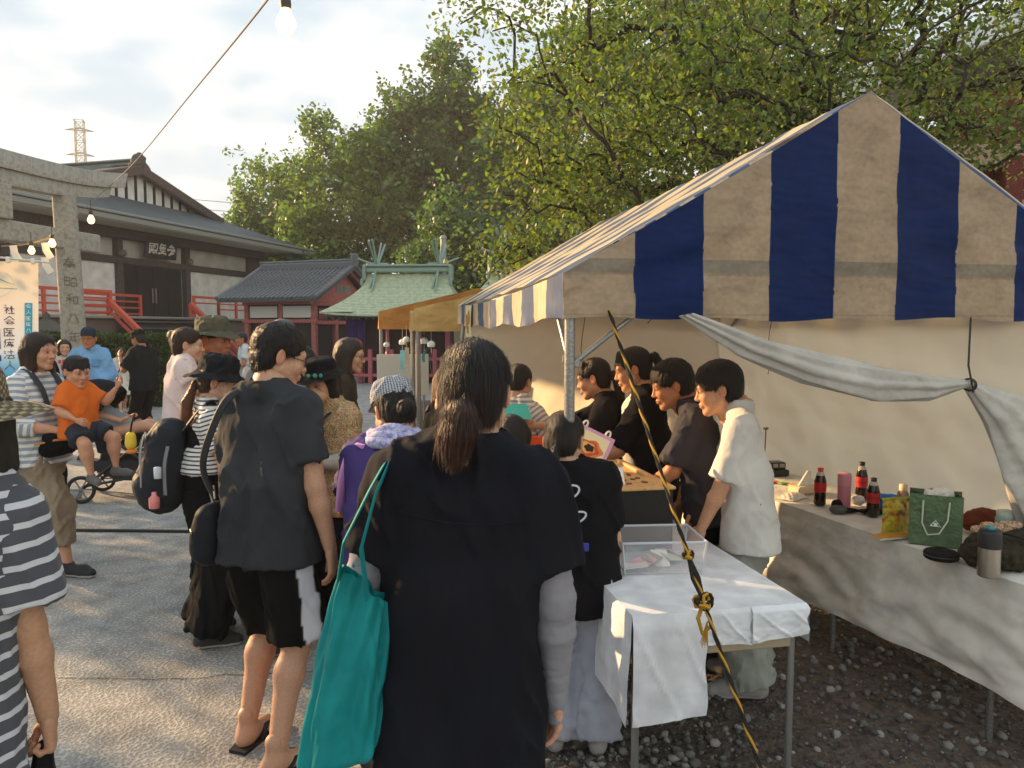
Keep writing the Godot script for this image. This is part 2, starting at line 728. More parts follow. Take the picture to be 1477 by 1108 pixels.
func head_solid(h: float) -> Solid:
	var s := Solid.new()
	s.h = h
	s.ell(Vector3(0, 0.036, 0.014), Vector3(0.075, 0.083, 0.094), 0.02)
	s.ell(Vector3(0, -0.03, -0.026), Vector3(0.06, 0.078, 0.062), 0.03)
	for x in [-1.0, 1.0]:
		s.cap(Vector3(x * 0.052, -0.05, 0.0), Vector3(x * 0.016, -0.098, -0.062), 0.02, 0.014, 0.03)
		s.ell(Vector3(x * 0.036, -0.026, -0.06), Vector3(0.026, 0.026, 0.024), 0.025)
	s.ell(Vector3(0, -0.1, -0.068), Vector3(0.02, 0.014, 0.016), 0.02)
	s.cap(Vector3(-0.04, 0.024, -0.072), Vector3(0.04, 0.024, -0.072), 0.013, 0.013, 0.03)
	for x in [-1.0, 1.0]:
		s.ell(Vector3(x * 0.031, 0.003, -0.1), Vector3(0.02, 0.012, 0.02), 0.014, 1)
	s.cap(Vector3(0, 0.014, -0.083), Vector3(0, -0.026, -0.1), 0.007, 0.01, 0.014)
	s.ell(Vector3(0, -0.03, -0.102), Vector3(0.0115, 0.0095, 0.01), 0.008)
	for x in [-1.0, 1.0]:
		s.ell(Vector3(x * 0.012, -0.033, -0.093), Vector3(0.0075, 0.007, 0.009), 0.006)
		s.ell(Vector3(x * 0.031, 0.004, -0.079), Vector3(0.0165, 0.0105, 0.0085), 0.006)
	s.ell(Vector3(0, -0.063, -0.083), Vector3(0.023, 0.017, 0.012), 0.012)
	s.ell(Vector3(0, -0.0585, -0.091), Vector3(0.018, 0.0052, 0.008), 0.004)
	s.ell(Vector3(0, -0.0685, -0.09), Vector3(0.0155, 0.006, 0.008), 0.004)
	s.ell(Vector3(0, -0.0635, -0.1), Vector3(0.017, 0.0016, 0.012), 0.003, 1)
	for x in [-1.0, 1.0]:
		s.ell(Vector3(x * 0.079, -0.004, 0.014), Vector3(0.009, 0.031, 0.019), 0.006, 0, Basis(Vector3.UP, x * 0.4))
		s.ell(Vector3(x * 0.089, 0.0, 0.01), Vector3(0.006, 0.019, 0.01), 0.005, 1, Basis(Vector3.UP, x * 0.4))
	s.cap(Vector3(0, -0.05, 0.02), Vector3(0, -0.14, 0.03), 0.052, 0.05, 0.03)
	s.colf = func(p: Vector3, _n: Vector3) -> Color:
		var r := Color(1, 1, 1)
		var q := Vector2(p.x / 0.02, (p.y + 0.0635) / 0.0105)
		if p.z < -0.07 and q.length() < 1.15:
			r = r.lerp(Color(0.82, 0.6, 0.57), clampf((1.15 - q.length()) * 5.0, 0.0, 0.75))
		var ch := Vector2((absf(p.x) - 0.04) / 0.026, (p.y + 0.03) / 0.024).length()
		if p.z < -0.03 and ch < 1.0:
			r *= Color(1.0, 1.0 - 0.1 * (1.0 - ch), 1.0 - 0.12 * (1.0 - ch))
		if p.z < -0.06 and absf(absf(p.x) - 0.03) < 0.022 and absf(p.y - 0.002) < 0.016:
			r *= Color(0.93, 0.88, 0.86)
		if absf(p.x) > 0.078:
			r *= Color(1.0, 0.88, 0.84)
		return r
	return s

func eyes(mb: MB, hx: Transform3D, glance := 0.0) -> void:
	var keep := mb.xf
	var kc := mb.col
	for x in [-1.0, 1.0]:
		mb.xf = hx * Transform3D(Basis(Vector3.UP, -x * 0.18), Vector3(x * 0.031, 0.0025, -0.0865))
		mb.col = Color(0.62, 0.57, 0.53)
		_egg(mb, Vector3.ZERO, Vector3(0.0125, 0.0042, 0.0028))
		mb.col = Color(0.018, 0.01, 0.007)
		_egg(mb, Vector3(glance * 0.004, 0.0, -0.0012), Vector3(0.0052, 0.0044, 0.0026))
		mb.col = Color(0.02, 0.014, 0.012)
		mb.tube([Vector3(-0.0135, -0.0005, 0.001), Vector3(-0.006, 0.0045, -0.0014), Vector3(0.002, 0.0052, -0.0018), Vector3(0.009, 0.0038, -0.001), Vector3(0.0145, -0.001, 0.0015)], [0.0004, 0.0011, 0.0013, 0.0012, 0.0005], 5)
		mb.xf = hx * Transform3D(Basis(Vector3.UP, -x * 0.2), Vector3(x * 0.032, 0.0215, -0.0835))
		mb.tube([Vector3(-x * 0.017, -0.002, -0.001), Vector3(-x * 0.004, 0.003, -0.0035), Vector3(x * 0.008, 0.0035, -0.001), Vector3(x * 0.02, -0.002, 0.006)], [0.0016, 0.0026, 0.0022, 0.0008], 5, true, Vector3.FORWARD)
	mb.xf = keep
	mb.col = kc

func _egg(mb: MB, ce: Vector3, r: Vector3) -> void:
	var pr := []
	for i in 9:
		var a := PI * i / 8.0 - PI / 2
		pr.append(Vector2(cos(a), sin(a)))
	mb.lathe(pr, ce, 12, Basis.from_scale(r))

func hand_solid(curl: float, h: float) -> Solid:
	var s := Solid.new()
	s.h = h
	s.cap(Vector3(0, 0.02, 0), Vector3(0, -0.02, 0), 0.024, 0.026, 0.015, 0, Vector3.RIGHT, 1.4)
	for z in [-0.024, -0.008, 0.008, 0.022]:
		s.cap(Vector3(0, -0.012, z * 0.6), Vector3(0, -0.08, z), 0.0155, 0.0135, 0.014, 0, Vector3.RIGHT, 1.15)
	s.ell(Vector3(-0.008, -0.035, -0.022), Vector3(0.016, 0.028, 0.016), 0.014)
	var zs := [-0.028, -0.0095, 0.009, 0.0265]
	var ls := [0.07, 0.077, 0.071, 0.055]
	for i in 4:
		var p := Vector3(0, -0.082 + absf(i - 1.2) * 0.003, zs[i])
		var a := 0.12
		var r := 0.0095 - (0.001 if i == 3 else 0.0)
		for j in 3:
			a += curl * (1.0 + 0.12 * i) * (1.0 if j else 0.75)
			var l: float = ls[i] * [0.45, 0.32, 0.25][j]
			var q := p + Vector3(-sin(a), -cos(a), (i - 1.4) * 0.05 * (1.0 - curl)).normalized() * l
			s.cap(p, q, r, r - 0.0008, 0.003)
			p = q
			r -= 0.0007
	var c := clampf(curl, 0.0, 1.0)
	var t0 := Vector3(-0.006, -0.022, -0.026)
	var t1 := Vector3(-0.02 - 0.01 * c, -0.052, -0.047 + 0.012 * c)
	var t2 := Vector3(-0.03 - 0.012 * c, -0.078, -0.052 + 0.03 * c)
	var t3 := Vector3(-0.036 - 0.014 * c, -0.1, -0.05 + 0.045 * c)
	s.cap(t0, t1, 0.015, 0.0115, 0.01)
	s.cap(t1, t2, 0.0112, 0.0098, 0.005)
	s.cap(t2, t3, 0.0098, 0.008, 0.004)
	s.colf = func(p: Vector3, _n: Vector3) -> Color:
		return Color(1, 0.9, 0.88) if p.y < -0.085 else Color(1, 0.97, 0.96)
	return s

func shoe_solid(h: float) -> Solid:
	var s := Solid.new()
	s.h = h
	s.cap(Vector3(0, 0.04, 0.045), Vector3(0, 0.04, -0.1), 0.04, 0.044, 0.02)
	s.cap(Vector3(0, 0.032, -0.1), Vector3(0.006, 0.028, -0.155), 0.043, 0.034, 0.02)
	s.cap(Vector3(0, 0.06, 0.03), Vector3(0, 0.1, 0.02), 0.042, 0.042, 0.025, 0, Vector3.ZERO, 1.0, 1)
	s.plane(Vector3(0, 0.001, 0), Vector3(0, -1, 0))
	return s

func foot_solid(h: float) -> Solid:
	var s := Solid.new()
	s.h = h
	s.ell(Vector3(0, 0.035, 0.045), Vector3(0.032, 0.036, 0.038), 0.02)
	s.cap(Vector3(0, 0.04, 0.02), Vector3(0.0, 0.03, -0.09), 0.034, 0.03, 0.03)
	s.cap(Vector3(0, 0.12, 0.03), Vector3(0, 0.06, 0.02), 0.033, 0.036, 0.03)
	s.cap(Vector3(-0.022, 0.022, -0.085), Vector3(0.028, 0.02, -0.07), 0.022, 0.02, 0.02)
	for i in 5:
		var x := -0.032 + i * 0.0165
		var z := -0.105 + i * i * 0.0022
		s.cap(Vector3(x, 0.02, z), Vector3(x, 0.014, z - 0.04 + i * 0.003), 0.0125 - i * 0.0008, 0.0115 - i * 0.0011, 0.004)
	s.plane(Vector3(0, 0.003, 0), Vector3(0, -1, 0))
	return s

func make_templates() -> void:
	var t := {"head": head_solid(0.0036), "head_far": head_solid(0.008), "hand": hand_solid(0.28, 0.0034), "fist": hand_solid(1.0, 0.0034), "hand_far": hand_solid(0.3, 0.007), "foot": foot_solid(0.005), "shoe": shoe_solid(0.0075)}
	var k := t.keys()
	var id := WorkerThreadPool.add_group_task(func(i): t[k[i]].run(), k.size())
	WorkerThreadPool.wait_for_group_task_completion(id)
	for q in k:
		TP[q] = t[q].out

# ---------------------------------------------------------------- a person
class Bones:
	var H: float
	var hs: float
	var w: float
	var cell: float
	var pel: Vector3
	var u: Vector3
	var ri: Vector3
	var fw: Vector3
	var shc: Vector3
	var nb: Vector3
	var hx: Transform3D
	var sh := []
	var el := []
	var wr := []
	var hip := []
	var kn := []
	var an := []
	var handx := []
	var footx := []
	var node: Node3D
	var far := false

func bones(H: float, s: Dictionary) -> Bones:
	var b := Bones.new()
	b.H = H
	b.w = s.get("w", 1.0)
	b.hs = s.get("hs", 0.55 + 0.45 * minf(H, 1.75) / 1.66)
	b.cell = s.get("cell", 0.013)
	b.far = s.get("far", false)
	var lean: float = deg_to_rad(s.get("lean", 2.0))
	var tilt: float = deg_to_rad(s.get("tilt", 0.0))
	b.pel = Vector3(0, s.get("hip", 0.53) * H, 0) + s.get("pel", Vector3.ZERO)
	b.u = Vector3(sin(tilt), cos(lean) * cos(tilt), -sin(lean)).normalized()
	b.ri = Vector3.RIGHT.rotated(Vector3.UP, deg_to_rad(s.get("twist", 0.0)))
	b.ri = (b.ri - b.u * b.ri.dot(b.u)).normalized()
	b.fw = b.u.cross(b.ri).normalized()
	b.shc = b.pel + b.u * 0.292 * H
	b.nb = b.shc + b.u * 0.03 * H
	var nd = (b.u + b.fw * s.get("neck_fw", 0.3)).normalized()
	var hc: Vector3 = b.nb + nd * (0.048 * H + 0.045 * b.hs)
	var hb := Basis.from_euler(Vector3(-deg_to_rad(s.get("pitch", 5.0)), deg_to_rad(s.get("yaw", 0.0)), deg_to_rad(s.get("roll", 0.0))))
	b.hx = Transform3D(hb.scaled(Vector3.ONE * b.hs), hc + hb * Vector3(0, 0, -0.012 * b.hs))
	var shw: float = s.get("shw", 0.089) * H
	for i in 2:
		var x := -1.0 if i == 0 else 1.0
		b.sh.append(b.shc + b.ri * x * shw - b.u * 0.02 * H)
		var ad: Array = s.get("al" if i == 0 else "ar", [Vector3(x * 0.14, -1, 0.04), Vector3(x * 0.04, -1, -0.2)])
		var e: Vector3 = b.sh[i] + ad[0].normalized() * 0.172 * H
		var wv: Vector3 = e + ad[1].normalized() * 0.15 * H
		b.el.append(e)
		b.wr.append(wv)
		var y: Vector3 = -(ad[2] if ad.size() > 2 and ad[2] else ad[1]).normalized()
		var palm: Vector3 = ad[3] if ad.size() > 3 and ad[3] else Vector3(-x, 0, 0.25)
		var px := -(palm - y * palm.dot(y)).normalized()      # right hand: palm looks to -x
		var hb2: Basis
		if x > 0:
			hb2 = Basis(px, y, px.cross(y))
		else:
			hb2 = Basis(px, y, -px.cross(y))             # mirrored
		var k = H / 1.66 * s.get("hand_scale", 0.98)
		b.handx.append(Transform3D(hb2 * Basis.from_scale(Vector3.ONE * k), wv))
		b.hip.append(b.pel + Vector3(x * 0.052 * H, -0.02 * H, 0))
		var fo: Array = s.get("ll" if i == 0 else "lr", [Vector3(x * 0.065 * H, 0, 0.0), x * -8.0])
		var an: Vector3 = fo[0] + Vector3(0, 0.05 * H, 0.02)
		var hp: Vector3 = b.hip[i]
		var l1 := 0.245 * H
		var l2 := 0.235 * H
		var dv := an - hp
		var dl := minf(dv.length(), (l1 + l2) * 0.999)
		if dv.length() > (l1 + l2):
			an = hp + dv.normalized() * dl
		var aa := (l1 * l1 - l2 * l2 + dl * dl) / (2 * dl)
		var hh := sqrt(maxf(0.0, l1 * l1 - aa * aa))
		var kd: Vector3 = fo[2] if fo.size() > 2 else Vector3(0, 0.0, -1)
		kd = (kd - dv.normalized() * kd.dot(dv.normalized())).normalized()
		b.kn.append(hp + dv.normalized() * aa + kd * hh)
		b.an.append(an)
		var fp: float = deg_to_rad(fo[3]) if fo.size() > 3 else 0.0
		var fb := Basis.from_euler(Vector3(fp, deg_to_rad(fo[1]), 0))
		var fs = H / 1.66 * s.get("foot_scale", 1.0)
		b.footx.append(Transform3D(fb.scaled(Vector3(-x * fs, fs, fs)) if false else fb * Basis.from_scale(Vector3(fs * (1.0 if x > 0 else -1.0), fs, fs)), an - fb * Vector3(0, 0.085, 0.02) * fs + Vector3(0, 0.002, 0)))
		if fo.size() <= 3:
			b.footx[i].origin.y = fo[0].y + 0.002
	return b

func person(label: String, x: float, d: float, face: float, H: float, s: Dictionary, group := "") -> Bones:
	var cat: String = s.get("cat", "person")
	var o := thing(cat, label, cat, at3(x, d, s.get("y", 0.0)), face, group)
	var b := bones(H, s)
	b.node = o
	var skin: Color = s.get("skin", lin("cfa68b"))
	# one continuous body
	var S := Solid.new()
	S.h = b.cell * 1.25
	var w := b.w
	for i in 2:
		var g := -1.0 if i == 0 else 1.0
		S.cap(b.pel + b.ri * g * 0.03 * H, b.pel + b.u * 0.13 * H + b.ri * g * 0.03 * H, 0.058 * H * w, 0.05 * H * w, 0.04)
		S.cap(b.pel + b.u * 0.12 * H + b.ri * g * 0.035 * H, b.shc - b.u * 0.06 * H + b.ri * g * 0.044 * H, 0.052 * H * w, 0.051 * H * w, 0.04)
		S.cap(b.nb + b.u * 0.012 * H, b.sh[i] + b.u * 0.005 * H, 0.026 * H, 0.026 * H, 0.04)
		S.cap(b.hip[i], b.kn[i], 0.052 * H * w, 0.034 * H * w, 0.03)
		var cm: Vector3 = b.kn[i].lerp(b.an[i], 0.3) + (b.hip[i] + b.an[i] - b.kn[i] * 2).normalized() * 0.008 * H
		S.cap(b.kn[i], cm, 0.032 * H * w, 0.035 * H * w, 0.03)
		S.cap(cm, b.an[i], 0.034 * H * w, 0.0205 * H, 0.03)
		S.cap(b.sh[i], b.el[i], 0.032 * H * w, 0.0235 * H * w, 0.03)
		var fm: Vector3 = b.el[i].lerp(b.wr[i], 0.3)
		S.cap(b.el[i], fm, 0.0235 * H * w, 0.0245 * H * w, 0.02)
		S.cap(fm, b.wr[i], 0.0242 * H * w, 0.0158 * H, 0.02)
	S.cap(b.nb - b.u * 0.006 * H, b.hx * Vector3(0, -0.06, 0.02), 0.03 * H * s.get("neck_w", 1.0), 0.031 * H * s.get("neck_w", 1.0), 0.03)
	var mb := MB.new()
	mb.col = skin
	mb.add(TP["head_far" if b.far else "head"], b.hx, skin)
	eyes(mb, b.hx, s.get("glance", 0.0))
	if s.get("hands", true):
		for i in 2:
			var kind: String = s.get("hand_l" if i == 0 else "hand_r", "hand")
			if kind == "none":
				continue
			mb.add(TP["hand_far" if b.far else kind], b.handx[i], skin)
	if s.get("feet", "shoe") == "bare":
		for i in 2:
			mb.add(TP["foot"], b.footx[i], skin)
	later("body", [S], M.skin, o, mb, skin)
	if s.get("feet", "shoe") == "shoe":
		for i in 2:
			var sm := MB.new()
			var up: Color = s.get("shoe_col", Color(0.02, 0.02, 0.022))
			var so: Color = s.get("sole_col", Color(0.5, 0.48, 0.45))
			sm.add(TP["shoe"], b.footx[i], up)
			for q in TP["shoe"][0].size():
				if TP["shoe"][0][q].y < 0.022:
					sm.c[q] = so
			obj("shoe", sm, M.shoe, o)
	if s.has("top"): garment_top(b, s.top)
	if s.has("bottom"): garment_bottom(b, s.bottom)
	if s.has("hair"): hair(b, s.hair)
	if s.has("hat"): hat(b, s.hat)
	if s.has("mask"): mask(b, s.mask)
	if s.get("glasses", false): glasses(b)
	return b

func garment_top(b: Bones, t: Dictionary) -> MeshInstance3D:
	var S := Solid.new()
	var H := b.H
	S.h = t.get("cell", b.cell * 0.85)
	var e: float = t.get("ease", 0.014)
	var fl: float = t.get("flare", 0.012)
	var w := b.w
	var sq: float = t.get("flat", 1.12)
	var hem: Vector3 = b.pel + Vector3(0, (t.get("hem", 0.46) - 0.515) * H, 0)
	for g in [-1.0, 1.0]:
		S.cap(b.pel + b.u * 0.1 * H + b.ri * g * 0.04 * H, b.shc - b.u * 0.065 * H + b.ri * g * 0.046 * H, 0.058 * H * w + e, 0.054 * H * w + e, 0.045, 0, b.fw, sq)
		S.cap(hem + b.ri * g * 0.048 * H - Vector3(0, 0.04, 0), b.pel + b.u * 0.12 * H + b.ri * g * 0.042 * H, 0.068 * H * w + e + fl, 0.058 * H * w + e, 0.045)
		S.cap(b.nb + b.u * 0.004 * H, b.sh[0 if g < 0 else 1] + b.u * 0.0 * H, 0.03 * H + e * 0.7, 0.027 * H + e * 0.7, 0.04)
	if t.get("bust", 0.0) > 0.0:
		for g in [-1.0, 1.0]:
			S.ell(b.shc - b.u * 0.105 * H + b.ri * g * 0.045 * H + b.fw * (0.045 * H), Vector3.ONE * 0.045 * H * t.bust, 0.05)
	S.plane(hem, Vector3(0, -1, 0))
	if t.has("open"):
		S.plane(b.pel + b.u * t.open * H, b.u)
	var sl: float = t.get("sleeve", 0.62)
	var striped := t.has("stripe")
	var sleeves := []
	var T := S
	for i in 2:
		if striped and sl > 0.0:
			S = Solid.new()
			S.h = T.h
			sleeves.append(S)
		var a: Vector3 = b.sh[i]
		var sf: float = t.get("sleeve_flare", 0.008)
		if sl <= 0.0:
			S.cap(a + b.u * 0.05 * H, a - b.u * 0.055 * H, 0.036 * H, 0.036 * H, 0.02, 1)
		elif sl <= 1.0:
			S.cap(a, a.lerp(b.el[i], sl), 0.03 * H * w + e * 0.7, 0.029 * H * w + e * 0.7 + sf, 0.05, 0, Vector3.ZERO, 1.0, 1)
		else:
			S.cap(a, b.el[i], 0.03 * H * w + e * 0.7, 0.028 * H * w + e * 0.7, 0.05)
			S.cap(b.el[i], b.el[i].lerp(b.wr[i], sl - 1.0), 0.028 * H * w + e * 0.7, 0.019 * H + e * 0.7 + sf, 0.03, 0, Vector3.ZERO, 1.0, 1)
	S = T
	var nk: float = t.get("neck", 1.0)
	S.cap(b.nb + b.u * (0.028 * H - 0.022 * nk), b.nb + b.u * 0.1 * H, 0.034 * H + 0.012 * nk, 0.06 * H, 0.012, 1)
	S.ell(b.nb + b.fw * 0.034 * H + b.u * 0.004 * H, Vector3(0.03 * H, 0.02 * H * nk, 0.03 * H), 0.012, 1)
	S.amp = t.get("amp", 0.008)
	S.folds = 1.3
	S.freq = t.get("freq", Vector3(9, 5, 9))
	S.seed_ = int(H * 1000.0) + int(b.node.position.x * 77.0)
	if striped:
		var per: float = t.stripe
		S.uvf = func(p: Vector3, _n: Vector3) -> Vector2: return Vector2(0, p.y / per)
		for i in sleeves.size():
			var q: Solid = sleeves[i]
			q.amp = S.amp
			q.folds = S.folds
			q.freq = S.freq
			q.seed_ = S.seed_ + 1 + i
			var a: Vector3 = b.sh[i]
			var dirn: Vector3 = (b.el[i] - a).normalized()
			var ae: Vector3 = b.el[i]
			var d2: Vector3 = (b.wr[i] - ae).normalized()
			q.uvf = func(p: Vector3, _n: Vector3) -> Vector2:
				var f := (p - a).dot(dirn)
				var l := (ae - a).length()
				return Vector2(0, (f if f < l else l + maxf(0.0, (p - ae).dot(d2))) / per)
	if t.has("colf"):
		S.colf = t.colf
	return later(t.get("name", "shirt"), [S] + sleeves, t.mat, b.node)

func garment_bottom(b: Bones, t: Dictionary) -> MeshInstance3D:
	var S := Solid.new()
	var H := b.H
	S.h = t.get("cell", b.cell * 0.9)
	var e: float = t.get("ease", 0.012)
	var w := b.w
	var kind: String = t.get("kind", "trousers")
	S.cap(b.pel - b.ri * 0.035 * H, b.pel + b.ri * 0.035 * H, 0.06 * H * w + e * 0.4, 0.06 * H * w + e * 0.4, 0.04, 0, b.fw, 1.12)
	S.cap(b.pel + b.u * 0.08 * H - b.ri * 0.03 * H, b.pel + b.u * 0.08 * H + b.ri * 0.03 * H, 0.054 * H * w + e * 0.2, 0.054 * H * w + e * 0.2, 0.05, 0, b.fw, 1.2)
	S.plane(b.pel + b.u * t.get("waist", 0.08) * H, b.u)
	if kind == "skirt":
		var hy: float = t.get("hem", 0.3) * H
		var lo := Vector3(b.pel.x, hy, b.pel.z)
		S.cap(b.pel + Vector3(0, 0.02, 0), lo, 0.09 * H * w + e, t.get("hem_r", 0.14) * H, 0.03, 0, Vector3.ZERO, 1.0, 1)
	else:
		for i in 2:
			var r1: float = 0.055 * H * w + e * 0.6
			var r2: float = 0.041 * H * w + e * t.get("loose", 1.0)
			var r3: float = t.get("hem_r", 0.033 * H + e)
			var hl: float = t.get("hem", 1.9)
			if hl <= 1.0:
				S.cap(b.hip[i], b.hip[i].lerp(b.kn[i], hl), r1, r2 + t.get("flare", 0.008), 0.03, 0, Vector3.ZERO, 1.0, 1)
			else:
				S.cap(b.hip[i], b.kn[i], r1, r2, 0.03)
				S.cap(b.kn[i], b.kn[i].lerp(b.an[i] + Vector3(0, -0.02, 0), hl - 1.0), r2, r3, 0.03, 0, Vector3.ZERO, 1.0, 1)
	S.amp = t.get("amp", 0.008)
	S.folds = 1.3
	S.freq = t.get("freq", Vector3(11, 5, 11))
	S.seed_ = int(H * 900.0) + int(b.node.position.z * 71.0)
	if t.has("side_stripe"):
		S.colf = func(p: Vector3, _n: Vector3) -> Color:
			var ab: Vector3 = b.kn[1] - b.hip[1]
			var f := clampf((p - b.hip[1]).dot(ab) / ab.length_squared(), -0.2, 1.0)
			var q: Vector3 = p - b.hip[1] - ab * f
			return Color(0.6, 0.62, 0.68) if q.x > 0.02 and absf(atan2(q.z - 0.03, q.x)) < 0.34 else Color(0.008, 0.008, 0.01)
	return later(t.get("name", kind), [S], t.mat, b.node)

func hair(b: Bones, t: Dictionary) -> void:
	var S := Solid.new()
	S.h = t.get("cell", 0.0055 if not b.far else 0.011)
	S.at(b.hx)
	var st: String = t.get("style", "short")
	var vol: float = t.get("vol", 0.0)
	S.ell(Vector3(0, 0.044, 0.016), Vector3(0.083 + vol, 0.084 + vol, 0.1 + vol), 0.01)
	S.ell(Vector3(0, -0.015, 0.05), Vector3(0.072 + vol, 0.075, 0.055 + vol), 0.03)
	if st in ["bob", "long"]:
		var low := -0.11 if st == "bob" else -0.22
		for x in [-1.0, 1.0]:
			S.cap(Vector3(x * 0.066, 0.03, 0.0), Vector3(x * 0.072, low, -0.004), 0.034, 0.032, 0.03)
			S.cap(Vector3(x * 0.04, 0.0, 0.06), Vector3(x * 0.045, low, 0.05), 0.05, 0.045, 0.03)
	var fy: float = t.get("line", 0.0)
	S.ell(Vector3(0, -0.045 + fy, -0.105), Vector3(0.07, 0.108, 0.075), 0.012, 1)
	if not (st in ["bob", "long"]):
		for x in [-1.0, 1.0]:
			S.ell(Vector3(x * 0.09, -0.062, -0.035), Vector3(0.045, 0.078, 0.06), 0.015, 1)
			S.ell(Vector3(x * 0.088, -0.012, 0.014), Vector3(0.028, 0.035, 0.025), 0.01, 1)
		S.cap(Vector3(-0.1, -0.15, 0.03), Vector3(0.1, -0.15, 0.03), 0.075, 0.075, 0.02, 1)
	if t.get("bangs", 0.0) > 0.0:
		var bl: float = t.bangs
		for i in 7:
			var f := (i - 3) / 3.0
			S.cap(Vector3(f * 0.05, 0.1, -0.055 + absf(f) * 0.02), Vector3(f * 0.066, 0.062 - bl + absf(f) * 0.004, -0.088 + f * f * 0.04), 0.016, 0.008, 0.012)
	if st == "pony" or st == "bun":
		var o: Vector3 = t.get("tie", Vector3(0, 0.0, 0.105))
		if st == "bun":
			S.ell(o + Vector3(0, 0, 0.025), Vector3(0.04, 0.036, 0.034), 0.01)
		else:
			var l: float = t.get("len", 0.2)
			var sw: Vector3 = t.get("swing", Vector3.ZERO)
			var q := [o, o + Vector3(0, 0.0, 0.028), o + Vector3(0, -0.35 * l, 0.045) + sw * 0.3, o + Vector3(0, -0.75 * l, 0.03) + sw * 0.7, o + Vector3(0, -l, 0.012) + sw]
			var r: Array = t.get("tail_r", [0.016, 0.02, 0.032, 0.028, 0.006])
			for i in 4:
				S.cap(q[i], q[i + 1], r[i], r[i + 1], 0.008)
	S.amp = t.get("amp", 0.0022)
	S.freq = t.get("freq", Vector3(62, 11, 62))
	S.seed_ = int(b.node.position.x * 131.0)
	var col: Color = t.get("col", Color(0.012, 0.009, 0.008))
	var inv := b.hx.affine_inverse()
	var tip: Color = t.get("tip", col)
	S.uvf = func(p: Vector3, _n: Vector3) -> Vector2:
		var q := inv * p
		return Vector2(atan2(q.x, q.z + 0.001) * 2.2, q.y * 2.0)
	S.colf = func(p: Vector3, _n: Vector3) -> Color:
		var q := inv * p
		return col.lerp(tip, clampf((0.01 - q.y) * 5.0, 0.0, 1.0))
	var m := later(t.get("name", "hair"), [S], M.hair, b.node)
	if t.get("strands", 0) > 0:
		waiting[-1].append([t.strands, b.hx, t.get("strand_len", 0.04)])
	m.set_meta("hair", true)

# fine locks that follow the hair and break up its outline
func add_strands(mb: MB, how: Array) -> void:
	var rng := RandomNumberGenerator.new()
	rng.seed = 7 + mb.v.size()
	var nv := mb.v.size()
	var hx: Transform3D = how[1]
	var crown := hx * Vector3(0, 0.11, 0.03)
	for i in int(how[0]):
		var k := rng.randi() % nv
		var p := mb.v[k]
		var nn := mb.n[k]
		var fl := (p - crown).normalized() * 0.6 + Vector3.DOWN * 0.9
		fl = (fl - nn * fl.dot(nn))
		if fl.length() < 0.2:
			continue
		fl = (fl.normalized() + Vector3(rng.randf() - 0.5, rng.randf() - 0.5, rng.randf() - 0.5) * 0.3).normalized()
		var sd := fl.cross(nn).normalized()
		var l: float = how[2] * (0.5 + rng.randf()) * hx.basis.x.length()
		var wd := 0.0005 + rng.randf() * 0.0009
		var lift := rng.randf() * rng.randf() * 0.006
		var base := mb.c[k] * (0.65 + rng.randf() * 0.85)
		base.a = 1.0
		mb.col = base
		var q := []
		for j in 4:
			var f := j / 3.0
			var ce := p + fl * l * (f - 0.35) + nn * (lift * (0.35 + f) - 0.001) + Vector3.DOWN * (l * 0.2 * f * f)
			var ww := wd * (1.0 - f * f * 0.9)
			q.append(mb.vert(ce - sd * ww, (nn - sd * 0.5).normalized(), mb.uv[k] + Vector2(0.1, f * 0.1)))
			q.append(mb.vert(ce + sd * ww, (nn + sd * 0.5).normalized(), mb.uv[k] + Vector2(0.12, f * 0.1)))
		for j in 3:
			mb.tri(q[j * 2], q[j * 2 + 1], q[j * 2 + 2])
			mb.tri(q[j * 2 + 1], q[j * 2 + 3], q[j * 2 + 2])

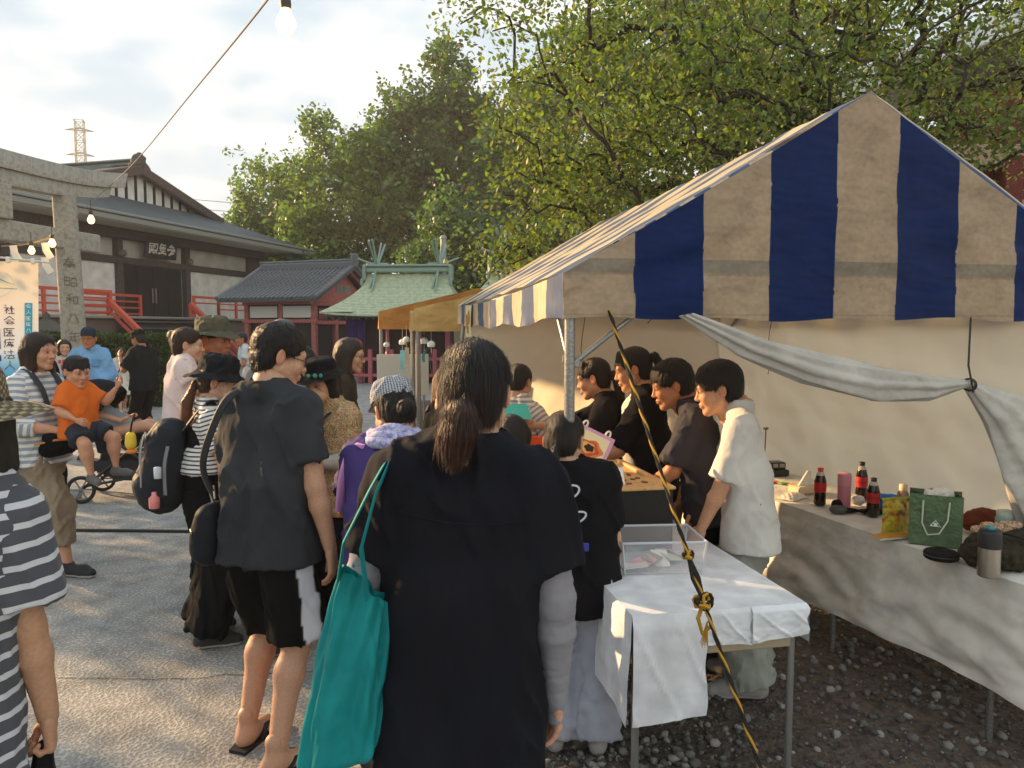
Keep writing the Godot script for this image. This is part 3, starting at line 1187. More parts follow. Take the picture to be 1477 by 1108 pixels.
func hat(b: Bones, t: Dictionary) -> void:
	var mb := MB.new()
	var st: String = t.get("style", "bucket")
	var hb := Basis.from_euler(Vector3(deg_to_rad(t.get("tip", 4.0)), 0, deg_to_rad(t.get("roll", 0.0))))
	mb.xf = b.hx * Transform3D(hb * Basis.from_scale(Vector3(1.0, 1.0, 1.2)), Vector3(0, t.get("y", 0.05), 0.012))
	var br: float = t.get("brim", 0.06)
	var dr: float = t.get("droop", 0.03)
	var hh: float = t.get("h", 0.085)
	var ns := noise(1.0, 2, FastNoiseLite.TYPE_SIMPLEX_SMOOTH, int(b.H * 1000))
	var prof := []
	match st:
		"cap":
			prof = [Vector2(0.086, -0.005), Vector2(0.088, 0.02), Vector2(0.084, 0.05), Vector2(0.068, 0.078), Vector2(0.04, 0.094), Vector2(0.006, 0.099), Vector2(0.0, 0.099)]
		"bucket", "straw":
			prof = [Vector2(0.089 + br, -dr), Vector2(0.09 + br * 0.5, -dr * 0.4), Vector2(0.09, 0.003), Vector2(0.089, 0.012), Vector2(0.086, hh * 0.6), Vector2(0.078, hh), Vector2(0.068, hh + 0.008), Vector2(0.04, hh + 0.014), Vector2(0.0, hh + 0.016)]
	if prof.size():
		mb.grid(func(u: float, v: float) -> Vector3:
			var f := v * (prof.size() - 1)
			var i := mini(int(f), prof.size() - 2)
			var p: Vector2 = prof[i].lerp(prof[i + 1], f - i)
			var a := TAU * u
			var off = ns.get_noise_3d(cos(a) * 2.0, p.y * 22.0, sin(a) * 2.0) * t.get("rumple", 0.012)
			var fall := (0.012 * cos(a * 2.0) * clampf((p.x - 0.09) / 0.05, 0.0, 1.0))
			return Vector3(cos(a) * (p.x + off), p.y + fall + off * 0.7, sin(a) * (p.x + off)), 48, 26, t.get("us", 1.0), t.get("vs", 1.0))
	var o := obj("hat" if st != "cap" else "cap", mb, t.mat, b.node)
	if st == "cap":
		var vm := MB.new()
		vm.xf = mb.xf
		vm.grid(func(u: float, v: float) -> Vector3:
			var a := (u - 0.5) * 2.2
			var r = 0.082 + v * t.get("visor", 0.07) * cos(a * 0.75)
			return Vector3(sin(a) * (0.082 + v * 0.012), 0.012 - v * 0.018 - (1.0 - cos(a)) * 0.02, -cos(a) * 0.07 - (r - 0.082) * 1.0), 16, 6)
		vm.grid(func(u: float, v: float) -> Vector3:
			var a := (u - 0.5) * 2.2
			var r = 0.082 + v * t.get("visor", 0.07) * cos(a * 0.75)
			return Vector3(sin(a) * (0.082 + v * 0.012), 0.009 - v * 0.018 - (1.0 - cos(a)) * 0.02, -cos(a) * 0.07 - (r - 0.082) * 1.0), 16, 6)
		obj("visor", vm, t.get("visor_mat", t.mat), o)
	if t.has("band"):
		var bm := MB.new()
		bm.xf = mb.xf
		bm.lathe([Vector2(0.0925, 0.006), Vector2(0.0935, 0.018), Vector2(0.091, 0.03)], Vector3.ZERO, 32)
		obj("hat_band", bm, t.band, o)

func mask(b: Bones, m: Material) -> void:
	var S := Solid.new()
	S.h = 0.006
	S.at(b.hx)
	S.ell(Vector3(0, -0.05, -0.06), Vector3(0.064, 0.054, 0.055), 0.01)
	S.cap(Vector3(0, -0.012, -0.102), Vector3(0, -0.09, -0.09), 0.014, 0.01, 0.02)
	S.amp = 0.0015
	S.freq = Vector3(30, 50, 30)
	later("face_mask", [S], m, b.node)
	var mb := MB.new()
	mb.xf = b.hx
	for x in [-1.0, 1.0]:
		for y in [-0.025, -0.075]:
			mb.tube([Vector3(x * 0.055, y, -0.06), Vector3(x * 0.072, y * 0.6, -0.02), Vector3(x * 0.08, -0.012, 0.022)], [0.0015], 5)
	obj("ear_loop", mb, m, b.node)

func glasses(b: Bones) -> void:
	var mb := MB.new()
	mb.xf = b.hx
	for x in [-1.0, 1.0]:
		var p := []
		for i in 17:
			var a := TAU * i / 16.0
			p.append(Vector3(x * 0.032 + cos(a) * 0.023, -0.002 + sin(a) * 0.017, -0.1 + absf(x * 0.032 + cos(a) * 0.023) * 0.16))
		mb.tube(p, [0.0014], 5, false)
		mb.tube([Vector3(x * 0.055, 0.004, -0.09), Vector3(x * 0.074, 0.006, -0.03), Vector3(x * 0.081, 0.004, 0.02), Vector3(x * 0.078, -0.016, 0.035)], [0.0016], 5)
	mb.tube([Vector3(-0.01, 0.003, -0.1), Vector3(0, 0.005, -0.102), Vector3(0.01, 0.003, -0.1)], [0.0014], 5)
	obj("glasses", mb, M.black_gloss, b.node)


# ---------------------------------------------------------------- the setting
func ground() -> void:
	var m := mat("ffffff", 0.93)
	tri_tex(m, ntex(0.055, 2, ["686764", "97958f", "a3a19b", "c5c3bc", "888680"], 1024, FastNoiseLite.TYPE_CELLULAR, 4), Vector3(1.1, 1.1, 1.1), ntex(0.055, 2, [Color(0, 0, 0), Color(1, 1, 1)], 1024, FastNoiseLite.TYPE_CELLULAR, 4), 0.4, true)
	m.detail_enabled = true
	m.detail_blend_mode = BaseMaterial3D.BLEND_MODE_MUL
	m.detail_uv_layer = BaseMaterial3D.DETAIL_UV_1
	m.detail_albedo = ntex(0.006, 5, ["c4c5c8", "e9eaec", "ffffff"], 512, FastNoiseLite.TYPE_SIMPLEX_SMOOTH, 14)
	var mb := MB.new()
	mb.face([Vector3(-230, 0, 40), Vector3(-230, 0, -260), Vector3(160, 0, -260), Vector3(160, 0, 40)])
	struct("asphalt_ground", mb, m)
	# gravel and bare soil under the tents
	var so := mat("ffffff", 0.96)
	tri_tex(so, ntex(0.02, 5, ["2a2420", "4a4038", "5d5248", "3a322b"], 512, FastNoiseLite.TYPE_SIMPLEX, 6), Vector3(0.8, 0.8, 0.8), ntex(0.08, 3, [Color(0, 0, 0), Color(1, 1, 1)], 512, FastNoiseLite.TYPE_CELLULAR, 7), 1.6, true)
	var edge := noise(0.9, 3)
	mb = MB.new()
	mb.grid(func(u: float, v: float) -> Vector3:
		var d := 1.2 + v * 16.0
		var x0 := 0.1 - 0.176 * (d - 2.85) + edge.get_noise_2d(d * 3.0, 0.0) * 0.16
		return at3(lerpf(x0, 14.0, u), d, 0.004 + 0.012 * u * (1.0 - u)), 12, 60)
	struct("gravel_ground", mb, so)
	# loose stones
	var rng := RandomNumberGenerator.new()
	rng.seed = 5
	var st := MB.new()
	var ns := noise(1.0, 2)
	var pr := []
	for i in 6:
		var a := PI * i / 5.0 - PI / 2
		pr.append(Vector2(cos(a), sin(a) * 0.62))
	st.lathe(pr, Vector3.ZERO, 7)
	for i in st.v.size():
		st.v[i] *= 1.0 + ns.get_noise_3dv(st.v[i] * 1.3) * 0.5
	st.n = Solid.normals(st.v, st.ix)
	var sm := mat("ffffff", 0.9)
	sm.vertex_color_use_as_albedo = true
	var mm := MultiMesh.new()
	mm.transform_format = MultiMesh.TRANSFORM_3D
	mm.use_colors = true
	mm.mesh = st.mesh()
	mm.instance_count = 15000
	for i in 15000:
		var d := 1.5 + pow(rng.randf(), 1.6) * 4.4
		var x0 := 0.12 - 0.176 * (d - 2.85)
		var x := x0 - 0.12 + rng.randf() * rng.randf() * 0.5 + rng.randf() * (3.0 if i % 3 else 0.6)
		var r := 0.0035 + pow(rng.randf(), 4.0) * 0.02
		mm.set_instance_transform(i, Transform3D(Basis.from_euler(Vector3(rng.randf(), rng.randf() * 6.0, rng.randf())).scaled(Vector3(r, r, r)), at3(x, d, 0.006 + r * 0.25)))
		var g := 0.06 + rng.randf() * rng.randf() * 0.3
		mm.set_instance_color(i, Color(g * 1.05, g, g * 0.92))
	var gi := MultiMeshInstance3D.new()
	gi.name = "gravel"
	gi.multimesh = mm
	gi.material_override = sm
	add_child(gi)
	tag(gi, "loose grey gravel on the soil under the striped tent", "gravel", "", "stuff")
	# cracks in the asphalt and the cable across it
	for q in [[[-3.2, 3.3], [-2.4, 3.42], [-1.7, 3.4], [-0.9, 3.5]], [[-2.55, 3.36], [-2.6, 3.0], [-2.72, 2.7]]]:
		mb = MB.new()
		for i in q.size() - 1:
			var a := at3(q[i][0], q[i][1], 0.003)
			var b := at3(q[i + 1][0], q[i + 1][1], 0.003)
			var pv := a
			for j in 10:
				var nx := a.lerp(b, (j + 1) / 10.0) + Vector3(rng.randf() - 0.5, 0, rng.randf() - 0.5) * (0.035 if j < 9 else 0.0)
				var sd := (nx - pv).cross(Vector3.UP).normalized() * (0.0012 + rng.randf() * 0.0018)
				mb.face([pv - sd, nx - sd, nx + sd, pv + sd])
				pv = nx
		struct("asphalt_crack", mb, mat("26241f", 0.95))
	mb = MB.new()
	mb.tube([at3(-9, 6.9, 0.012), at3(-5.5, 6.15, 0.012), at3(-3.9, 6.0, 0.012), at3(-2.6, 5.95, 0.012), at3(-1.5, 5.9, 0.012), at3(-0.4, 5.6, 0.012)], [0.013], 6)
	tag(obj("power_cable", mb, mat("1b1b1c", 0.6)), "black power cable lying across the grey asphalt behind the crowd", "cable")

func hall() -> void:
	var t := thing("assembly_hall", "large white-walled hall with dark curved roof, gable and red railings", "hall", at3(-14.54, 29.8, -0.1), 74.6)
	var white := tri_tex(mat("f1efe9", 0.9), M.mottle, Vector3(0.4, 0.4, 0.4))
	var grey := tri_tex(mat("d6d2c8", 0.9), M.mottle, Vector3(0.3, 0.3, 0.3))
	var brown := tri_tex(mat("5e5250", 0.8), M.grain, Vector3(0.6, 0.3, 0.6))
	var dark := tri_tex(mat("2d2728", 0.7), M.grain, Vector3(2, 0.3, 2))
	var roofm := tri_tex(mat("4e5457", 0.6), M.mottle, Vector3(0.3, 0.3, 0.3))
	var red := mat("c8543c", 0.55)
	var mb := MB.new()
	mb.box(Vector3(-1.2, 4.0, -7.2), Vector3(17.5, 4.0, 14.0))
	obj("wall", mb, grey, t)
	for q in [[-8.6, -6.2], [-5.9, -1.3], [2.5, 6.9]]:
		mb = MB.new()
		mb.box(Vector3((q[0] + q[1]) / 2, 3.2, -0.17), Vector3(q[1] - q[0], 2.1, 0.06), Basis(), 0.01)
		obj("white_panel", mb, white, t)
	for q in [[-9.9, -9.0], [-9.0, -8.7]]:
		mb = MB.new()
		mb.box(Vector3((q[0] + q[1]) / 2, 4.3, -0.15), Vector3(q[1] - q[0] - 0.06, 1.1, 0.08))
		obj("window", mb, mat("56625c", 0.15), t)
	mb = MB.new()
	mb.box(Vector3(-1.2, 4.38, -0.12), Vector3(17.6, 0.26, 0.2), Basis(), 0.02)
	obj("beam", mb, brown, t)
	mb = MB.new()
	mb.box(Vector3(-1.2, 5.55, 0.0), Vector3(17.9, 0.72, 0.6), Basis(), 0.03)
	obj("eave_beam", mb, brown, t)
	for x in [-6.05, -1.3, 2.45, 7.2]:
		mb = MB.new()
		mb.box(Vector3(x, 3.7, -0.1), Vector3(0.28 if x < 7 else 0.75, 3.2, 0.3), Basis(), 0.02)
		obj("post", mb, brown, t)
	for i in 4:
		mb = MB.new()
		var x := -0.75 + i * 0.84
		mb.box(Vector3(x, 3.22, -0.14), Vector3(0.82, 2.0, 0.07), Basis(), 0.01)
		for k in 8:
			mb.box(Vector3(x - 0.36 + k * 0.103, 3.22, -0.1), Vector3(0.022, 1.96, 0.02))
		var dd := obj("door", mb, dark, t)
		if i in [1, 2]:
			var hb := MB.new()
			hb.tube([Vector3(x + (0.33 if i == 1 else -0.33), 2.8, -0.06), Vector3(x + (0.33 if i == 1 else -0.33), 3.4, -0.06)], [0.03], 8)
			obj("handle", hb, mat("8d8a84", 0.35, 0.8), dd)
	mb = MB.new()
	mb.box(Vector3(0.65, 4.98, 0.22), Vector3(1.75, 0.78, 0.12), Basis(Vector3.RIGHT, 0.15), 0.03)
	var pl := obj("name_plaque", mb, mat("33302f", 0.7), t)
	mb = MB.new()
	mb.xf = Transform3D(Basis(Vector3.RIGHT, 0.15), Vector3(0.65, 4.98, 0.22))
	for i in 3:
		glyph(mb, ["殿", "集", "参"][i], Vector3(-0.5 + i * 0.5, 0.0, 0.066), 0.42, 0.05)
	obj("lettering", mb, mat("d8d5cb", 0.8), pl)
	for x in [-1.3, 2.45]:
		mb = MB.new()
		mb.lathe([Vector2(0.0, -0.14), Vector2(0.12, -0.1), Vector2(0.17, 0.0), Vector2(0.12, 0.12), Vector2(0.0, 0.15)], Vector3(x, 4.62, 0.12), 12)
		obj("lantern", mb, mat("6f6a60", 0.6), t)
	# veranda, stairs and railings
	mb = MB.new()
	mb.box(Vector3(-1.2, 1.05, 1.0), Vector3(19, 2.1, 2.2))
	obj("podium", mb, tri_tex(mat("6b5a55", 0.9), M.mottle, Vector3(0.4, 0.4, 0.4)), t)
	mb = MB.new()
	mb.box(Vector3(-1.2, 2.16, 1.05), Vector3(19.2, 0.1, 2.35), Basis(), 0.02)
	obj("veranda", mb, mat("8f8a80", 0.8), t)
	for i in 9:
		mb = MB.new()
		mb.box(Vector3(-1.95, 2.0 - i * 0.23, 2.36 + i * 0.25), Vector3(3.9, 0.06, 0.3), Basis(), 0.012)
		mb.box(Vector3(-1.95, 1.87 - i * 0.23, 2.33 + i * 0.25), Vector3(3.8, 0.2, 0.06))
		obj("step", mb, mat("4c4a49", 0.85), t)
	for x in [-4.0, 0.1]:
		mb = MB.new()
		mb.beam(Vector3(x, 2.75, 1.95), Vector3(x, 0.7, 4.35), 0.17, 0.2, 0.03)
		obj("handrail", mb, red, t)
		mb = MB.new()
		mb.beam(Vector3(x, 2.4, 1.95), Vector3(x, 0.35, 4.35), 0.09, 0.1, 0.02)
		obj("handrail", mb, red, t)
		for q in [[2.0, 2.75], [4.3, 0.85]]:
			mb = MB.new()
			mb.box(Vector3(x, q[1] - 0.5, q[0]), Vector3(0.15, 1.0, 0.15), Basis(), 0.02)
			obj("handrail_post", mb, red, t)
	for q in [[-10.5, -4.0, 2.05, 4], [-4.0, -0.9, 0.5, 4], [1.7, 5.2, 2.05, 3], [0.2, 1.7, 2.05, 2]]:
		for k in q[3]:
			mb = MB.new()
			mb.beam(Vector3(q[0], 3.02 - k * 0.23, q[2]), Vector3(q[1], 3.02 - k * 0.23, q[2]), 0.07, 0.1 if k == 0 else 0.06, 0.01)
			obj("rail", mb, red, t)
		var np := int((q[1] - q[0]) / 1.6) + 1
		for k in np + 1:
			mb = MB.new()
			mb.box(Vector3(lerpf(q[0], q[1], float(k) / np), 2.62, q[2]), Vector3(0.1, 0.9, 0.1), Basis(), 0.01)
			obj("rail_post", mb, red, t)
	# roof: gable above, wide skirt of eaves below
	mb = MB.new()
	for sg in [-1.0, 1.0]:
		for dy in [0.0, -0.22]:
			mb.grid(func(u: float, v: float) -> Vector3:
				var top := Vector3(0, 8.2, lerpf(-0.3, -15.0, v))
				var x := u * 10.3
				var y := 8.2 - 1.45 * clampf(x / 4.4, 0.0, 1.0) - 0.9 * pow(clampf((x - 4.4) / 5.9, 0.0, 1.0), 0.9)
				var zf := lerpf(-0.3, 0.0, clampf(x / 4.4, 0, 1)) + 1.55 * clampf((x - 4.4) / 5.9, 0.0, 1.0)
				return Vector3(x * sg, y + dy, lerpf(zf, -15.5, v)), 16, 4)
	for dy in [0.0, -0.2]:
		mb.grid(func(u: float, v: float) -> Vector3:
			var hw := lerpf(4.4, 10.3, v)
			return Vector3(lerpf(-hw, hw, u), 6.75 - 0.9 * pow(v, 0.9) + dy, -0.02 + 1.57 * v), 24, 6)
	obj("roof", mb, roofm, t)
	mb = MB.new()
	mb.box(Vector3(0, 5.66, 1.5), Vector3(20.7, 0.2, 0.12), Basis(), 0.02)
	mb.box(Vector3(0, 5.83, 1.56), Vector3(20.8, 0.1, 0.1), Basis(), 0.02)
	for sg in [-1.0, 1.0]:
		mb.box(Vector3(sg * 10.3, 5.66, -6.8), Vector3(0.12, 0.2, 16.6), Basis(), 0.02)
	obj("fascia", mb, mat("8a8b86", 0.7), t)
	mb = MB.new()
	mb.box(Vector3(0, 5.57, -6.8), Vector3(20.5, 0.06, 16.6))
	obj("soffit", mb, mat("b5b0a4", 0.9), t)
	mb = MB.new()
	mb.prism([Vector2(-4.3, 6.7), Vector2(4.3, 6.7), Vector2(0, 8.1)], 0.2, Transform3D(Basis(), Vector3(0, 0, -0.45)))
	obj("gable", mb, white, t)
	for i in 17:
		var x := -4.0 + i * 0.5
		var y := 8.08 - absf(x) * 1.4 / 4.3
		if y - 6.72 < 0.12:
			continue
		mb = MB.new()
		mb.box(Vector3(x, (y + 6.7) / 2, -0.33), Vector3(0.1, y - 6.7, 0.06))
		obj("gable_slat", mb, dark, t)
	for sg in [-1.0, 1.0]:
		mb = MB.new()
		mb.beam(Vector3(0, 8.0, -0.1), Vector3(sg * 4.7, 6.55, 0.1), 0.3, 0.38, 0.04)
		obj("bargeboard", mb, brown, t)
	mb = MB.new()
	mb.box(Vector3(0, 8.22, -7.6), Vector3(0.4, 0.2, 14.6), Basis(), 0.06)
	mb.box(Vector3(0, 8.36, -7.6), Vector3(0.5, 0.1, 14.6), Basis(), 0.04)
	obj("ridge", mb, mat("5d6a66", 0.6), t)
	var S := Solid.new()
	S.h = 0.05
	S.ell(Vector3(0, 8.3, -0.15), Vector3(0.36, 0.28, 0.18), 0.1)
	for q in [[-0.3, 8.2], [0.3, 8.2], [-0.17, 8.48], [0.17, 8.48], [0, 8.58], [-0.4, 8.1], [0.4, 8.1]]:
		S.ell(Vector3(q[0], q[1], -0.1), Vector3(0.13, 0.1, 0.14), 0.05)
	later("ridge_ornament", [S], mat("4b4a46", 0.8), t)
	# strips of standing seams down the long slope
	mb = MB.new()
	for sg in [-1.0, 1.0]:
		for i in 20:
			mb.beam(Vector3(sg * 0.3, 8.17, -1.0 - i * 0.7), Vector3(sg * 4.4, 6.79, -1.0 - i * 0.7), 0.05, 0.05)
	obj("roof_seams", mb, mat("66756f", 0.5), t).set_meta("kind", "stuff")

func torii() -> void:
	# right pillar at (-8.38, 14.3), left pillar out of view
	var a := Vector3(-8.42, 0, -14.3)
	var b := Vector3(-9.02, 0, -11.3)
	var t := thing("stone_torii", "grey stone shrine gate with carved characters down its round pillar", "gate", a, 0.0)
	var m := mat("ffffff", 0.95)
	tri_tex(m, ntex(0.02, 5, ["77746c", "929086", "a5a297", "86837a"], 512, FastNoiseLite.TYPE_SIMPLEX, 12), Vector3(0.7, 0.7, 0.7), M.grain, 0.5)
	var ax := (b - a).normalized()
	var len_ := (b - a).length()
	for i in 2:
		var mb := MB.new()
		mb.tube([ax * len_ * i + Vector3.UP * -0.02 - ax * (0.09 if i == 0 else -0.09), ax * len_ * i + ax * (0.06 if i == 0 else -0.06) + Vector3.UP * 4.15], [0.225, 0.2], 24)
		obj("pillar", mb, m, t)
	# tie beam, pierced through the pillars
	var mb := MB.new()
	mb.beam(-ax * 0.72 + Vector3.UP * 3.34, ax * (len_ + 0.72) + Vector3.UP * 3.34, 0.2, 0.36, 0.02)
	obj("tie_beam", mb, m, t)
	mb = MB.new()
	mb.beam(ax * len_ * 0.5 + Vector3(0, 3.52, 0), ax * len_ * 0.5 + Vector3(0, 4.1, 0), 0.42, 0.24, 0.02, ax)
	obj("strut", mb, m, t)
	for lv in 2:
		mb = MB.new()
		mb.grid(func(u: float, v: float) -> Vector3:
			var s := (u - 0.5) * 2.0
			var along := len_ * 0.5 + s * (len_ * 0.5 + (0.95 if lv == 0 else 1.35))
			var rise := 0.2 * pow(absf(s), 3.0)
			var hh := 0.26 if lv == 0 else 0.3
			var wd := 0.15 if lv == 0 else 0.2
			var q: Vector2 = [Vector2(-wd, 0), Vector2(-wd - 0.015, hh), Vector2(wd + 0.015, hh), Vector2(wd, 0), Vector2(-wd, 0)][int(round(v * 4.0))]
			return ax * (along + (q.y * 0.25 * signf(s) * absf(s))) + Vector3.UP * (4.1 + lv * 0.262 + rise + q.y) + ax.cross(Vector3.UP) * q.x, 24, 4)
		for e in [0, 1]:
			var s := -1.0 if e == 0 else 1.0
			var al := len_ * 0.5 + s * (len_ * 0.5 + (0.95 if lv == 0 else 1.35))
			var hh := 0.26 if lv == 0 else 0.3
			var wd := 0.15 if lv == 0 else 0.2
			var sd := ax.cross(Vector3.UP)
			var o := Vector3.UP * (4.3 + lv * 0.262)
			mb.face([ax * al + o - sd * wd, ax * (al + hh * 0.25 * s) + o + Vector3.UP * hh - sd * (wd + 0.015), ax * (al + hh * 0.25 * s) + o + Vector3.UP * hh + sd * (wd + 0.015), ax * al + o + sd * wd])
		obj("lintel" if lv == 0 else "top_lintel", mb, m, t)
	# characters cut down the near side of the pillar
	mb = MB.new()
	var face := Vector3(0.62, 0, 1.0).normalized()
	var rt := Vector3.UP.cross(face)
	for i in 5:
		mb.xf = Transform3D(Basis(rt, Vector3.UP, face), face * (0.226 - 0.025 * (2.9 - i * 0.345) / 4.15) + Vector3.UP * (2.9 - i * 0.345) + ax * (-0.09 + 0.15 * (2.9 - i * 0.345) / 4.15))
		glyph(mb, ["奉", "昭", "和", "八", "年"][i], Vector3.ZERO, 0.19, 0.011, 0.012)
	obj("carved_characters", mb, mat("66625a", 0.95), t)

func red_house() -> void:
	var t := thing("red_prayer_house", "small red and white wooden house with grey tiled gable roof", "house", at3(-6.62, 25.0), -20.0)
	t.scale = Vector3(0.94, 0.94, 0.94)
	var red := tri_tex(mat("c4716c", 0.75), M.grain, Vector3(1, 0.4, 1))
	var white := mat("cfcfc6", 0.9)
	var dark := mat("2a2423", 0.85)
	var mb := MB.new()
	mb.box(Vector3(-1.45, 1.4, -1.75), Vector3(2.8, 2.75, 3.3))
	obj("wall", mb, dark, t)
	for x in [-2.9, -1.4, 0.0]:
		mb = MB.new()
		mb.box(Vector3(x, 1.4, -0.02), Vector3(0.18, 2.8, 0.18), Basis(), 0.02)
		obj("post", mb, red, t)
	for z in [-1.3, -2.6, -3.5]:
		mb = MB.new()
		mb.box(Vector3(0.02, 1.4, z), Vector3(0.18, 2.8, 0.18), Basis(), 0.02)
		obj("post", mb, red, t)
	for y in [2.05, 2.72]:
		mb = MB.new()
		mb.box(Vector3(-1.45, y, 0.04), Vector3(3.2, 0.14, 0.12), Basis(), 0.02)
		obj("beam", mb, red, t)
		mb = MB.new()
		mb.box(Vector3(0.06, y - 0.05, -1.75), Vector3(0.12, 0.14, 3.7), Basis(), 0.02)
		obj("beam", mb, red, t)
	for x in [-2.15, -0.7]:
		mb = MB.new()
		mb.box(Vector3(x, 2.38, 0.01), Vector3(1.2, 0.42, 0.06), Basis(), 0.01)
		obj("plaster_panel", mb, white, t)
	for i in 9:
		mb = MB.new()
		mb.box(Vector3(0.07, 2.3, -0.25 - i * 0.11), Vector3(0.03, 0.4, 0.04))
		obj("lattice_bar", mb, red, t)
	# gable over the right-hand side
	mb = MB.new()
	mb.prism([Vector2(-1.9, 2.75), Vector2(1.9, 2.75), Vector2(0, 3.95)], 0.12, Transform3D(Basis(Vector3.UP, PI / 2), Vector3(0.0, 0, -1.75)))
	obj("gable", mb, red, t)
	for i in 2:
		mb = MB.new()
		for k in 6:
			mb.box(Vector3(0.08, 3.25, -1.55 - i * 0.5 - (k - 2.5) * 0.07), Vector3(0.03, 0.3, 0.015))
			mb.box(Vector3(0.08, 3.13 + k * 0.05, -1.55 - i * 0.5), Vector3(0.02, 0.012, 0.4))
		obj("gable_lattice", mb, mat("9aa59b", 0.7), t)
	for sg in [-1.0, 1.0]:
		mb = MB.new()
		mb.beam(Vector3(0.36, 4.0, -1.75), Vector3(0.36, 2.72, -1.75 + sg * 2.45), 0.1, 0.22, 0.02)
		obj("bargeboard", mb, red, t)
	# tiled roof: rows of round tiles on sloping boards
	var tile := tri_tex(mat("6f7377", 0.6), M.grain, Vector3(2, 2, 2))
	mb = MB.new()
	for sg in [-1.0, 1.0]:
		mb.beam(Vector3(-1.5, 4.02, -1.75), Vector3(-1.5, 2.76, -1.75 + sg * 2.5), 4.2, 0.1)
	obj("roof", mb, mat("54575a", 0.7), t)
	mb = MB.new()
	for sg in [-1.0, 1.0]:
		for i in 22:
			var x := -3.5 + i * 0.19
			var p := []
			for k in 9:
				p.append(Vector3(x, 4.1 - 1.26 * k / 8.0 - sin(PI * k / 8.0) * 0.05, -1.75 + sg * 2.55 * k / 8.0))
			mb.tube(p, [0.055], 6)
		for k in 13:
			var f := (k + 0.5) / 13.0
			mb.beam(Vector3(-3.55, 4.1 - 1.26 * f, -1.75 + sg * 2.5 * f), Vector3(0.55, 4.1 - 1.26 * f, -1.75 + sg * 2.5 * f), 0.06, 0.05)
	obj("roof_tiles", mb, tile, t).set_meta("kind", "stuff")
	mb = MB.new()
	mb.box(Vector3(-1.5, 4.15, -1.75), Vector3(4.2, 0.3, 0.3), Basis(), 0.06)
	mb.box(Vector3(-1.5, 4.33, -1.75), Vector3(4.3, 0.1, 0.22), Basis(), 0.05)
	obj("ridge", mb, tile, t)
	for x in [-3.58, 0.58]:
		for sg in [-1.0, 1.0]:
			mb = MB.new()
			mb.tube([Vector3(x, 4.16, -1.75), Vector3(x, 3.4, -1.75 + sg * 1.4), Vector3(x, 2.85, -1.75 + sg * 2.55)], [0.09], 8)
			obj("edge_tile", mb, tile, t)
	mb = MB.new()
	mb.box(Vector3(0.6, 4.3, -1.75), Vector3(0.14, 0.55, 0.5), Basis(), 0.06)
	obj("ridge_end_tile", mb, tile, t)

